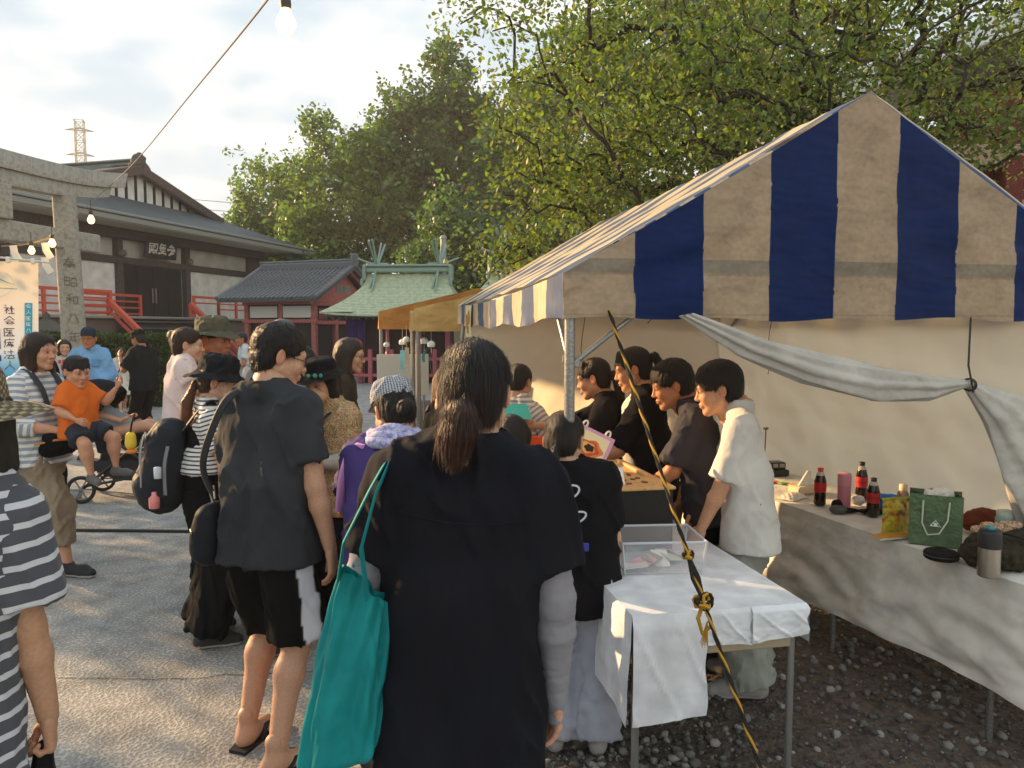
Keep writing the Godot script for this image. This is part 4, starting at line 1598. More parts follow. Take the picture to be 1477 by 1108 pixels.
func green_shrine(label: String, x: float, d: float, yaw: float) -> Node3D:
	var t := thing("green_roofed_shrine", label, "shrine", at3(x, d), yaw, "green-roofed shrines behind the tents")
	var cop := mat("ffffff", 0.65)
	tri_tex(cop, ntex(0.03, 4, ["8d9a80", "a9b395", "bfc4a2"], 256, FastNoiseLite.TYPE_SIMPLEX, 17), Vector3(0.7, 0.7, 0.7))
	var cop2 := mat("7f978a", 0.6)
	var red := mat("b5636a", 0.75)
	var mb := MB.new()
	# curved roof laid in overlapping strips
	var rows := 13
	for sg in [1.0, -1.0]:
		for k in rows:
			var v0 := float(k) / rows
			var v1 := float(k + 1) / rows
			var pf := func(u: float, v: float) -> Vector3:
				var hw := 1.28 + 1.0 * pow(v, 1.5)
				return Vector3(lerpf(-hw, hw, u), 3.35 - 1.32 * pow(v, 0.72) + 0.1 * pow(absf(u - 0.5) * 2.0, 3.0) * v, sg * 1.75 * v)
			mb.grid(func(u: float, v: float) -> Vector3: return pf.call(u, lerpf(v0, v1, v)) + Vector3(0, 0.03 + 0.012 * v, 0), 16, 1)
			mb.grid(func(u: float, v: float) -> Vector3: return pf.call(u, v1) + Vector3(0, 0.042 - 0.05 * v, 0), 16, 1)
	for sg in [-1.0, 1.0]:
		mb.grid(func(u: float, v: float) -> Vector3:
			var hw := 1.28 + 1.0 * pow(absf(u * 2.0 - 1.0), 1.5)
			var vv := absf(u * 2.0 - 1.0)
			var y := 3.38 - 1.32 * pow(vv, 0.72) + 0.1 * vv
			return Vector3(sg * lerpf(hw, 1.3, v), lerpf(y, minf(y, 2.2), v), (u * 2.0 - 1.0) * 1.75), 16, 3)
	obj("roof", mb, cop, t)
	mb = MB.new()
	mb.box(Vector3(0, 2.02, 0), Vector3(4.3, 0.06, 3.3))
	for sg in [-1.0, 1.0]:
		for i in 22:
			mb.box(Vector3(-2.1 + i * 0.2, 1.98, sg * 1.4), Vector3(0.06, 0.07, 0.6))
	obj("eaves", mb, mat("3f4a44", 0.85), t)
	mb = MB.new()
	mb.box(Vector3(0, 3.5, 0), Vector3(2.7, 0.16, 0.3), Basis(), 0.03)
	mb.box(Vector3(0, 3.63, 0), Vector3(2.8, 0.07, 0.4), Basis(), 0.02)
	obj("ridge", mb, cop2, t)
	for x2 in [-0.98, 0.98]:
		for sg in [-1.0, 1.0]:
			mb = MB.new()
			mb.beam(Vector3(x2 + sg * 0.03, 2.75, -sg * 0.62), Vector3(x2 - sg * 0.02, 4.4, sg * 0.5), 0.055, 0.06, 0.01)
			mb.beam(Vector3(x2 + 0.16 * sg, 2.8, -sg * 0.5), Vector3(x2 - 0.16 * sg, 4.35, sg * 0.42), 0.055, 0.06, 0.01)
			obj("crossed_finial", mb, cop2, t)
		mb = MB.new()
		var sg2 := signf(x2)
		mb.tube([Vector3(x2 - sg2 * 0.35, 3.68, 0.02), Vector3(x2 + sg2 * 0.2, 3.7, 0.02), Vector3(x2 + sg2 * 0.62, 3.86, 0.02)], [0.04, 0.038, 0.03], 8)
		obj("ridge_horn", mb, cop2, t)
		mb = MB.new()
		mb.box(Vector3(x2 * 1.38, 3.4, 0), Vector3(0.1, 0.5, 0.5), Basis(), 0.04)
		mb.box(Vector3(x2 * 1.42, 3.1, 0.3), Vector3(0.08, 0.25, 0.2), Basis(), 0.04)
		obj("ridge_end", mb, cop2, t)
	mb = MB.new()
	mb.box(Vector3(0, 1.0, -0.3), Vector3(2.5, 2.0, 1.9))
	obj("wall", mb, mat("3a2a2e", 0.85), t)
	for x2 in [-1.35, -0.5, 0.5, 1.35]:
		mb = MB.new()
		mb.box(Vector3(x2, 1.0, 0.75), Vector3(0.14, 2.0, 0.14), Basis(), 0.02)
		obj("post", mb, red, t)
	mb = MB.new()
	mb.grid(func(u: float, v: float) -> Vector3: return Vector3(lerpf(-1.75, -1.15, u), 1.95 - v * (0.55 + 0.35 * absf(u - 0.5)), 0.86 + 0.02 * sin(u * 40.0) * v), 40, 4)
	obj("purple_curtain", mb, mat("3d2a66", 0.9), t)
	for y in [0.25, 0.75]:
		mb = MB.new()
		mb.box(Vector3(0, y, 0.95), Vector3(3.4, 0.1, 0.1), Basis(), 0.02)
		obj("fence_rail", mb, red, t)
	for i in 6:
		mb = MB.new()
		mb.box(Vector3(-1.65 + i * 0.66, 0.5, 0.95), Vector3(0.13, 1.1, 0.13), Basis(), 0.02)
		obj("fence_post", mb, red, t)
	return t

func green_shrines() -> void:
	green_shrine("green copper-roofed shrine with crossed finials beside the red house", -3.25, 23.5, -4.0)
	green_shrine("green copper roof with crossed finial showing above the tent slope", 0.75, 20.5, -4.0)

func far_things() -> void:
	# hedge and stone lantern beside the hall stairs
	var t := thing("hedge", "clipped green hedge below the red stair rail of the hall", "hedge", at3(-8.6, 15.9), 20.0)
	var mb := MB.new()
	mb.box(Vector3(0, 0.7, 0), Vector3(2.3, 1.4, 0.8), Basis(), 0.15)
	obj("hedge_core", mb, mat("1d2b14", 0.95), t)
	var rng := RandomNumberGenerator.new()
	rng.seed = 31
	var pts := []
	for i in 5200:
		var p := Vector3((rng.randf() - 0.5) * 2.44, rng.randf() * 1.55, (rng.randf() - 0.5) * 0.95)
		var k := rng.randi() % 3
		if k == 0: p.y = 1.4 + rng.randf() * 0.1
		if k == 1: p.z = 0.4 + rng.randf() * 0.09
		if k == 2: p.x = signf(p.x) * (1.14 + rng.randf() * 0.08)
		pts.append(p)
	leaves("foliage", t, pts, 0.05, [Color(0.05, 0.1, 0.02), Color(0.1, 0.17, 0.035), Color(0.03, 0.06, 0.015)], rng, 1)
	t = thing("stone_lantern", "dark stone lantern standing behind the gate pillar", "lantern", at3(-10.9, 17.5))
	var sm := tri_tex(mat("5b5852", 0.95), M.grain, Vector3(2, 2, 2))
	for q in [["base", [Vector2(0, 0), Vector2(0.5, 0), Vector2(0.5, 0.25), Vector2(0.3, 0.4), Vector2(0, 0.4)]], ["shaft", [Vector2(0.17, 0.4), Vector2(0.15, 0.8), Vector2(0.17, 1.2)]], ["fire_box", [Vector2(0, 1.2), Vector2(0.36, 1.25), Vector2(0.36, 1.32), Vector2(0.24, 1.35), Vector2(0.24, 1.62), Vector2(0, 1.62)]], ["cap", [Vector2(0.55, 1.6), Vector2(0.5, 1.66), Vector2(0.2, 1.82), Vector2(0.08, 1.9), Vector2(0.1, 1.98), Vector2(0.0, 2.08)]]]:
		mb = MB.new()
		mb.lathe(q[1], Vector3.ZERO, 6)
		obj(q[0], mb, sm, t)
	t = thing("shrub", "dark low shrub at the foot of the stone gate", "shrub", at3(-11.6, 17.0))
	pts = []
	for i in 1500:
		var a := rng.randf() * TAU
		var r := sqrt(rng.randf()) * 1.1
		pts.append(Vector3(cos(a) * r, (1.0 - r * r * 0.6) * rng.randf_range(0.5, 1.0) * 1.3, sin(a) * r * 0.7))
	leaves("foliage", t, pts, 0.09, [Color(0.03, 0.05, 0.02), Color(0.06, 0.09, 0.03)], rng, 1)
	mb = MB.new()
	mb.tube([Vector3(0, 0, 0), Vector3(0.05, 0.4, 0), Vector3(0, 0.9, 0.05)], [0.06, 0.05, 0.02], 6)
	obj("stem", mb, mat("3c2f24", 0.95), t)
	# lattice tower far away
	t = thing("lattice_tower", "tall pale lattice transmission tower far behind the hall roof", "tower", at3(-51.0, 89.8), 20.0)
	t.scale = Vector3(0.41, 0.41, 0.41)
	var steel := mat("b9b4a4", 0.7)
	var hw := func(y: float) -> float: return lerpf(5.0, 1.25, clampf(y / 48.0, 0.0, 1.0))
	for sx in [-1.0, 1.0]:
		for sz in [-1.0, 1.0]:
			mb = MB.new()
			mb.tube([Vector3(sx * 5.0, 0, sz * 5.0), Vector3(sx * 1.25, 48, sz * 1.25), Vector3(sx * 1.1, 64, sz * 1.1)], [0.2, 0.16, 0.14], 5)
			obj("leg", mb, steel, t)
	mb = MB.new()
	for i in 22:
		var y0 := i * 2.9
		var y1 := y0 + 2.9
		var a0: float = hw.call(y0)
		var a1: float = hw.call(y1)
		for k in 4:
			var b := Basis(Vector3.UP, PI / 2 * k)
			mb.bar(b * Vector3(-a0, y0, a0), b * Vector3(a1, y1, a1), 0.09, 4)
			mb.bar(b * Vector3(a0, y0, a0), b * Vector3(-a1, y1, a1), 0.09, 4)
			mb.bar(b * Vector3(-a1, y1, a1), b * Vector3(a1, y1, a1), 0.09, 4)
	obj("bracing", mb, steel, t).set_meta("kind", "stuff")
	for y in [46.0, 54.0, 61.0]:
		mb = MB.new()
		mb.tube([Vector3(-3.6, y, 0), Vector3(0, y + 0.8, 0), Vector3(3.6, y, 0)], [0.14, 0.3, 0.14], 4)
		mb.bar(Vector3(-3.6, y, 0), Vector3(3.6, y, 0), 0.12, 4)
		obj("cross_arm", mb, steel, t)
	for k in 3:
		mb = MB.new()
		var p := []
		for i in 13:
			var f := i / 12.0
			p.append(at3(lerpf(-70.0, 10.0, f), lerpf(120.0, 118.0, f), 22.2 - k * 1.4 - 3.0 * f + (f - 0.5) * (f - 0.5) * 10.0))
		mb.tube(p, [0.05], 4)
		tag(obj("power_line", mb, mat("6a6a66", 0.6)), ["uppermost of the three power lines left of the trees", "middle one of the three power lines left of the trees", "lowest of the three power lines left of the trees"][k], "power line", "power lines over the hall")
	t = thing("utility_pole", "grey metal pole rising behind the green shrine roof", "pole", at3(-2.55, 28.0))
	mb = MB.new()
	mb.tube([Vector3(0, 0, 0), Vector3(0, 5.0, 0)], [0.13, 0.11], 10)
	obj("shaft", mb, mat("8b928f", 0.6, 0.4), t)
	mb = MB.new()
	mb.lathe([Vector2(0.12, 5.0), Vector2(0.14, 5.02), Vector2(0.1, 5.12), Vector2(0, 5.14)], Vector3.ZERO, 10)
	obj("cap", mb, mat("8b928f", 0.6, 0.4), t)

# ---------------------------------------------------------------- trees
var leaf_meshes := {}

func leaf_mesh(kind: int) -> ArrayMesh:
	if leaf_meshes.has(kind):
		return leaf_meshes[kind]
	var mb := MB.new()
	var rng := RandomNumberGenerator.new()
	rng.seed = 77 + kind
	var count: int = [1, 5, 9][kind]
	for i in count:
		var b := Basis.from_euler(Vector3(rng.randf_range(-1, 1), rng.randf() * TAU, rng.randf_range(-0.8, 0.8))) if count > 1 else Basis()
		var o := Vector3(rng.randf_range(-1, 1), rng.randf_range(-0.7, 0.7), rng.randf_range(-1, 1)) * (1.3 if count > 1 else 0.0)
		var s := rng.randf_range(0.7, 1.2) if count > 1 else 1.0
		var k := mb.v.size()
		for q in [[0, 0, 0], [0.28, -0.05, 0.35], [0.3, -0.06, 0.65], [0, -0.12, 1.05], [-0.3, -0.06, 0.65], [-0.28, -0.05, 0.35], [0, 0.05, 0.5]]:
			mb.vert(o + b * (Vector3(q[0], q[1], q[2]) * s), b * Vector3(q[0] * 0.5, 1, 0.1))
		for e in [[0, 1, 6], [1, 2, 6], [2, 3, 6], [3, 4, 6], [4, 5, 6], [5, 0, 6]]:
			mb.tri(k + e[0], k + e[1], k + e[2])
	leaf_meshes[kind] = mb.mesh()
	return leaf_meshes[kind]

func leaves(called: String, parent: Node3D, pts: Array, size: float, cols: Array, rng: RandomNumberGenerator, kind := 0) -> void:
	if not M.has("leaf"):
		var lm := mat(Color.WHITE, 0.5)
		lm.vertex_color_use_as_albedo = true
		lm.backlight_enabled = true
		lm.backlight = Color(0.9, 0.95, 0.5)
		M.leaf = lm
	var mm := MultiMesh.new()
	mm.transform_format = MultiMesh.TRANSFORM_3D
	mm.use_colors = true
	mm.mesh = leaf_mesh(kind)
	mm.instance_count = pts.size()
	for i in pts.size():
		var s := size * rng.randf_range(0.5, 1.3)
		mm.set_instance_transform(i, Transform3D(Basis.from_euler(Vector3(rng.randf_range(-1.5, 0.9), rng.randf() * TAU, rng.randf_range(-1.0, 1.0))).scaled(Vector3(s, s, s)), pts[i]))
		var c: Color = cols[rng.randi() % cols.size()]
		c = c * rng.randf_range(0.75, 1.3)
		c.a = 1.0
		mm.set_instance_color(i, c)
	var o := MultiMeshInstance3D.new()
	o.name = called
	o.multimesh = mm
	o.material_override = M.leaf
	o.set_meta("kind", "stuff")
	parent.add_child(o, true)

# limbs grow from the trunk to points scattered through the crown; the leaves gather round those points
func tree(label: String, x: float, d: float, blobs: Array, o: Dictionary) -> Node3D:
	var t := thing(o.get("name", "tree"), label, "tree", at3(x, d), 0.0, o.get("group", ""))
	var rng := RandomNumberGenerator.new()
	rng.seed = o.get("seed", 1)
	var tips := []
	for b in blobs:
		for i in b[2]:
			var p := Vector3.ZERO
			for tr in 20:
				p = Vector3(rng.randf_range(-1, 1), rng.randf_range(-1, 1), rng.randf_range(-1, 1))
				if p.length() < 1.0 and p.length() > o.get("inner", 0.35):
					break
			tips.append(b[0] + p * b[1])
	var nodes: Array = []
	var par: Array = []
	var trunk: Array = o.trunk
	for i in trunk.size():
		nodes.append(trunk[i])
		par.append(i - 1)
	var base: Vector3 = trunk[-1]
	tips.sort_custom(func(a, b): return a.distance_squared_to(base) < b.distance_squared_to(base))
	var load_ := []
	load_.resize(nodes.size())
	load_.fill(0.0)
	var ends := []
	for q in tips:
		var best := 0
		var bd := 1e9
		for i in range(o.get("first", 1), nodes.size()):
			var dd: float = q.distance_to(nodes[i]) + maxf(0.0, nodes[i].y - q.y) * 0.7
			if dd < bd:
				bd = dd
				best = i
		var a: Vector3 = nodes[best]
		var k := best
		var seg := maxi(2, int(bd / o.get("seg", 0.5)))
		seg = mini(seg, 5)
		for j in seg:
			var f := float(j + 1) / seg
			var jit = Vector3(rng.randf_range(-1, 1), rng.randf_range(-0.6, 1.0), rng.randf_range(-1, 1)) * bd * o.get("jit", 0.09) * (1.0 if j < seg - 1 else 0.0)
			nodes.append(a.lerp(q, f) + jit + Vector3.UP * sin(f * PI) * bd * o.get("arch", 0.06))
			par.append(k)
			load_.append(0.0)
			k = nodes.size() - 1
		ends.append(k)
	for k in ends:
		var i: int = k
		while i >= 0:
			load_[i] += 1.0
			i = par[i]
	var mb := MB.new()
	var tw: float = o.get("twig", 0.008)
	var expo: float = o.get("pipe", 0.5)
	for i in range(1, nodes.size()):
		if par[i] < 0:
			continue
		var r1 := tw * pow(load_[i], expo)
		var r0 := tw * pow(load_[par[i]], expo)
		if par[i] >= trunk.size() - 1 or i >= trunk.size():
			r0 = minf(r0, r1 * 1.35)
		mb.tube([nodes[par[i]], nodes[i]], [r0, r1], 5 if r1 < 0.03 else 9, false)
	obj("trunk", mb, o.get("bark", M.bark), t)
	var pts := []
	var per: int = o.get("per", 40)
	var rad: float = o.get("rad", 0.35)
	for k in ends:
		var n := int(per * rng.randf_range(0.5, 1.4))
		for i in n:
			var v := Vector3(rng.randfn(), rng.randfn() * 0.7, rng.randfn()) * rad * 0.55
			pts.append(nodes[k] + v)
	leaves("crown", t, pts, o.get("leaf", 0.06), o.cols, rng, o.get("kind", 0))
	return t

func forest() -> void:
	M.bark = tri_tex(mat("4a4036", 0.95), M.grain, Vector3(2, 0.7, 2), M.grain, 1.0)
	var g := "trees on the slope behind the shrines"
	var yel := [Color(0.145, 0.235, 0.06), Color(0.19, 0.285, 0.07), Color(0.1, 0.17, 0.05)]
	var drk := [Color(0.09, 0.17, 0.07), Color(0.125, 0.215, 0.075), Color(0.07, 0.13, 0.06)]
	tree("slender light green tree at the left end of the slope", -14.1, 45.0, [[Vector3(0, 9.0, 0), Vector3(2.3, 3.6, 2.3), 60], [Vector3(-1.4, 7.2, 0), Vector3(1.6, 1.7, 1.6), 22], [Vector3(1.9, 11.0, 0), Vector3(0.9, 1.9, 0.9), 14]], {"trunk": [Vector3(0, 0, 0), Vector3(0.1, 3, 0), Vector3(0, 6, 0)], "seed": 3, "twig": 0.02, "kind": 2, "leaf": 0.27, "per": 12, "rad": 0.9, "cols": yel, "seg": 1.5, "group": g})
	tree("bushy yellow-green tree between the slender tree and the tallest one", -9.0, 42.0, [[Vector3(0, 8.4, 0), Vector3(3.4, 4.0, 3.0), 110], [Vector3(-1.9, 5.2, 0.5), Vector3(2.3, 2.2, 2.0), 40], [Vector3(1.0, 11.3, 0), Vector3(1.4, 2.0, 1.4), 20], [Vector3(-1.6, 11.6, 0), Vector3(0.8, 2.0, 0.8), 9]], {"trunk": [Vector3(0, 0, 0), Vector3(0.2, 3, 0), Vector3(0, 5, 0)], "seed": 5, "twig": 0.02, "kind": 2, "leaf": 0.28, "per": 15, "rad": 1.0, "cols": yel, "seg": 1.5, "group": g})
	tree("tallest dark tree with a pointed top in the middle of the slope", -4.0, 44.0, [[Vector3(0, 10.6, 0), Vector3(4.0, 4.6, 3.4), 150], [Vector3(-2.6, 13.4, 0), Vector3(1.7, 2.6, 1.7), 26], [Vector3(0.2, 15.4, 0), Vector3(1.1, 2.9, 1.1), 26], [Vector3(2.2, 13.4, 0), Vector3(1.6, 1.9, 1.6), 24], [Vector3(0.0, 6.5, 1.5), Vector3(3.8, 3.2, 2.5), 60]], {"trunk": [Vector3(0, 0, 0), Vector3(0.2, 5, 0), Vector3(0.3, 10, 0)], "seed": 8, "twig": 0.02, "kind": 2, "leaf": 0.3, "per": 16, "rad": 1.1, "cols": drk + [Color(0.06, 0.105, 0.025)], "seg": 2.0, "group": g})
	tree("dark broad tree rising behind the tent roofs", 1.6, 38.0, [[Vector3(0, 8.0, 0), Vector3(3.6, 5.0, 3.0), 150], [Vector3(0.6, 12.2, 0), Vector3(2.6, 2.8, 2.2), 46], [Vector3(-1.6, 10.0, 0), Vector3(2.2, 2.6, 2.0), 36], [Vector3(-2.6, 4.6, 1.0), Vector3(2.0, 2.6, 2.0), 34]], {"trunk": [Vector3(0, 0, 0), Vector3(0.1, 3, 0), Vector3(-0.2, 6, 0)], "seed": 13, "twig": 0.02, "kind": 2, "leaf": 0.28, "per": 16, "rad": 1.0, "cols": drk, "seg": 1.5, "group": g})
	tree("low dense tree just behind the green shrine roof", -1.6, 31.0, [[Vector3(0, 4.6, 0), Vector3(2.6, 2.0, 1.8), 70], [Vector3(-0.9, 6.2, 0), Vector3(0.75, 1.0, 0.75), 14]], {"trunk": [Vector3(0, 0, 0), Vector3(0, 1.5, 0), Vector3(0, 3, 0)], "seed": 17, "twig": 0.015, "kind": 2, "leaf": 0.22, "per": 16, "rad": 0.8, "cols": drk, "seg": 1.0, "group": g})
	tree("bright bush between the hall eave and the red house", -12.0, 39.0, [[Vector3(0, 3.6, 0), Vector3(2.6, 2.4, 1.8), 60]], {"trunk": [Vector3(0, 0, 0), Vector3(0, 1.2, 0), Vector3(0, 2.4, 0)], "seed": 19, "twig": 0.015, "kind": 2, "leaf": 0.25, "per": 15, "rad": 0.8, "cols": yel, "seg": 1.0, "group": g})
	tree("large dark tree in the gap behind the near tree", 8.0, 34.0, [[Vector3(0, 8.0, 0), Vector3(6.5, 6.0, 3.5), 170], [Vector3(-2.0, 14.5, 0), Vector3(4.4, 3.6, 3.0), 80], [Vector3(4.0, 14.0, 0), Vector3(4.6, 4.0, 3.0), 80]], {"trunk": [Vector3(0, 0, 0), Vector3(0.1, 3, 0), Vector3(-0.2, 6, 0)], "seed": 23, "twig": 0.02, "kind": 2, "leaf": 0.3, "per": 16, "rad": 1.1, "cols": drk + yel, "seg": 1.8, "group": g})
	# wooded slope closing the view behind
	var mb := MB.new()
	var ns := noise(0.05, 4)
	mb.grid(func(u: float, v: float) -> Vector3:
		var a := lerpf(-0.38, 1.2, u)
		var r := lerpf(46.0, 90.0, v)
		return at3(sin(a) * r, cos(a) * r, -0.2 + 9.0 * sin(v * PI * 0.5) * clampf(u * 6.0, 0.0, 1.0) + ns.get_noise_2d(u * 300.0, v * 60.0) * 2.0 * v), 40, 8)
	struct("hill_slope", mb, tri_tex(mat("39402a", 0.95), M.grain, Vector3(0.3, 0.3, 0.3)))

func near_tree() -> void:
	var cols := [Color(0.19, 0.26, 0.065), Color(0.25, 0.33, 0.08), Color(0.14, 0.2, 0.06), Color(0.2, 0.2, 0.085), Color(0.09, 0.13, 0.05)]
	var bark := tri_tex(mat("3b342c", 0.95), M.grain, Vector3(6, 2, 6), M.grain, 0.6)
	tree("many-stemmed near tree spreading small pale leaves over the striped tent", 3.1, 7.3, [
		[Vector3(0.4, 4.6, 0.0), Vector3(2.4, 1.2, 1.6), 150], [Vector3(-1.6, 3.6, 0.2), Vector3(1.7, 0.9, 1.1), 120], [Vector3(-2.6, 4.5, 0.2), Vector3(1.15, 0.65, 0.8), 34],
		[Vector3(-2.1, 2.95, -0.1), Vector3(1.2, 0.5, 0.8), 60], [Vector3(-3.0, 2.35, -0.3), Vector3(0.45, 0.2, 0.35), 14], [Vector3(2.4, 4.2, 0.2), Vector3(1.7, 0.9, 1.3), 30], [Vector3(0.3, 3.3, 0.5), Vector3(1.6, 0.5, 0.6), 40]],
		{"name": "near_tree", "trunk": [Vector3(0, 0, 0), Vector3(-0.05, 1.2, 0.0), Vector3(0.0, 2.1, 0.0), Vector3(0.1, 2.9, 0.02), Vector3(0.05, 3.7, 0.0)], "first": 2, "seed": 41, "twig": 0.0065, "pipe": 0.47, "kind": 0, "leaf": 0.056, "per": 80, "rad": 0.33, "cols": cols, "seg": 0.3, "jit": 0.16, "arch": 0.1, "inner": 0.1, "bark": bark})
	tree("second near tree stem leaning over the red building", 4.2, 8.2, [[Vector3(0.6, 5.1, 0), Vector3(2.0, 1.0, 1.4), 50], [Vector3(-0.8, 4.8, 0.3), Vector3(1.4, 0.9, 1.0), 44], [Vector3(0.2, 3.5, 0.5), Vector3(1.2, 0.5, 0.6), 9]],
		{"name": "near_tree", "trunk": [Vector3(0, 0, 0), Vector3(0.05, 1.4, 0), Vector3(-0.1, 2.6, 0), Vector3(0.0, 3.6, 0), Vector3(0.25, 4.4, 0)], "first": 2, "seed": 47, "twig": 0.008, "pipe": 0.47, "kind": 0, "leaf": 0.056, "per": 52, "rad": 0.3, "cols": cols, "seg": 0.3, "jit": 0.16, "arch": 0.1, "inner": 0.1, "bark": bark})

func side_trees() -> void:
	# a row of small trees along the left of the yard, outside the view, that shades the paving
	var cols := [Color(0.1, 0.15, 0.04), Color(0.14, 0.19, 0.05), Color(0.07, 0.11, 0.035)]
	var spots := [[-8.0, 2.9, 3.6], [-9.2, 5.6, 3.9], [-10.2, 8.0, 4.1], [-11.6, 10.4, 4.2]]
	var labs := ["small shade tree left of the yard, nearest to the viewer", "small shade tree left of the yard, second from the viewer", "small shade tree left of the yard, third from the viewer", "small shade tree left of the yard, farthest from the viewer"]
	for i in 4:
		var h: float = spots[i][2]
		tree(labs[i], spots[i][0], spots[i][1], [[Vector3(0, h * 0.62, 0), Vector3(1.5, h * 0.36, 1.5), [34, 20, 18, 30][i]]], {"name": "shade_tree", "trunk": [Vector3(0, 0, 0), Vector3(0.03, 0.7, 0), Vector3(0, 1.4, 0.04)], "seed": 60 + i, "twig": 0.009, "kind": 1, "leaf": 0.11, "per": 24, "rad": 0.36, "cols": cols, "seg": 0.5, "group": "shade trees left of the yard"})

func side_shrine() -> void:
	# gable end towards the tent; peak out of view to the right
	var t := thing("red_shrine_building", "dark red shrine building with pale beams and bright roof edge behind the tent", "building", at3(8.7, 10.3), 0.0)
	var red := tri_tex(mat("7a2c26", 0.8), M.grain, Vector3(1, 0.5, 1))
	var pale := mat("a8927a", 0.85)
	var mb := MB.new()
	mb.box(Vector3(0.2, 2.0, -3.0), Vector3(7.2, 4.0, 5.6))
	obj("wall", mb, red, t)
	mb = MB.new()
	mb.prism([Vector2(-3.6, 4.0), Vector2(3.6, 4.0), Vector2(0, 6.1)], 0.2, Transform3D(Basis(), Vector3(0, 0, -0.35)))
	obj("gable", mb, red, t)
	for y in [2.75, 3.3, 4.0]:
		mb = MB.new()
		mb.box(Vector3(0.2, y, -0.12), Vector3(7.4, 0.22 if y < 4 else 0.3, 0.3), Basis(), 0.02)
		obj("beam", mb, pale, t)
	for x in [-3.2, -1.9, -0.4, 1.2, 2.8]:
		mb = MB.new()
		mb.box(Vector3(x, 2.0, -0.1), Vector3(0.26, 4.0, 0.3), Basis(), 0.02)
		obj("post", mb, red, t)
		mb = MB.new()
		mb.box(Vector3(x, 3.03, 0.12), Vector3(0.28, 0.28, 0.34), Basis(), 0.04)
		obj("bracket", mb, pale, t)
	for sg in [-1.0, 1.0]:
		mb = MB.new()
		mb.beam(Vector3(0, 6.5, -3.0), Vector3(sg * 4.75, 4.6, -3.0), 6.8, 0.16)
		obj("roof", mb, mat("9ea0a2", 0.5, 0.1), t)
		mb = MB.new()
		mb.beam(Vector3(0, 6.52, 0.45), Vector3(sg * 4.8, 4.6, 0.45), 0.1, 0.34, 0.02)
		obj("bargeboard", mb, mat("dcdee2", 0.5), t)
	mb = MB.new()
	mb.grid(func(u: float, v: float) -> Vector3: return Vector3(lerpf(-2.6, 2.6, u), 2.3 - v * 0.7, 0.16 + 0.04 * sin(u * 60.0) * v), 60, 3)
	obj("purple_curtain", mb, mat("3a1f5c", 0.9), t)
	var S := Solid.new()
	S.h = 0.05
	var sh := thing("garden_rock", "dark mossy rock in front of the red building, just past the tent roof", "rock", at3(6.6, 9.0))
	for q in [[0.0, 1.2, 0.0, 0.9], [0.7, 1.9, 0.1, 0.7], [-0.4, 2.3, 0.0, 0.5], [0.6, 0.6, 0.2, 1.0]]:
		S.ell(Vector3(q[0], q[1], q[2]), Vector3(q[3] * 1.3, q[3] * 0.8, q[3]), 0.1)
	S.plane(Vector3.ZERO, Vector3(0, -1, 0))
	S.amp = 0.12
	S.freq = Vector3(2.5, 2.5, 2.5)
	later("body", [S], tri_tex(mat("3d4038", 0.95), M.grain, Vector3(1, 1, 1), M.grain, 2.0), sh)


# ---------------------------------------------------------------- written characters, brush stroke by brush stroke on a ten by ten grid
const STROKES := {
	"社": "1021 0343 4316 2429 3546 6279 7179 5494 4999", "会": "5004 5094 3464 1686 4628 2878 6698", "医": "0191 0109 0999 3123 2373 1575 5358 5529 5589", "療": "5051 1191 1115 1509 0315 3484 5328 5488 4676 4648 7678 4787 6769",
	"法": "0112 0314 0917 3282 6066 2696 5639 3989 8799", "人": "5054 5409 5499", "関": "0009 0040 4044 0242 0444 5090 9099 5054 5292 5494 2676 1888 5658 5839 5879", "愛": "8010 2123 5052 7183 0393 0305 9395 3545 2466 4647 3767 4619 4676 6719 3899",
	"奉": "1282 2484 0696 5007 4016 4398 3777 2868 5559", "昭": "0141 0108 4148 0444 0848 5292 9194 7154 5696 5659 9699 5999", "和": "4011 0353 3139 3306 3356 6292 6268 9298 6898", "八": "4109 6199", "年": "3013 2292 1585 2528 0898 5259",
	"参": "5022 2272 6183 0494 5405 5595 6538 7639 8729", "集": "3014 2126 5155 2181 2383 2484 2686 0898 5719 5799", "殿": "0151 5153 0353 0109 1656 2427 4447 0757 2809 4859 6164 6191 9195 6696 9659 6699",
}

func glyph(mb: MB, ch: String, at_: Vector3, size: float, w: float, deep := 0.02) -> void:
	var k := 0
	for s in String(STROKES[ch]).split(" "):
		var a := Vector3(s[0].to_int() - 4.5, 4.5 - s[1].to_int(), 0) / 9.0 * size
		var b := Vector3(s[2].to_int() - 4.5, 4.5 - s[3].to_int(), 0) / 9.0 * size
		var t := (b - a).normalized()
		mb.box(at_ + (a + b) * 0.5 + Vector3(0, 0, 0.0004 * k), Vector3((b - a).length() + w * 0.7, w, deep), Basis(t, Vector3(-t.y, t.x, 0), Vector3(0, 0, 1)), w * 0.15)
		k += 1


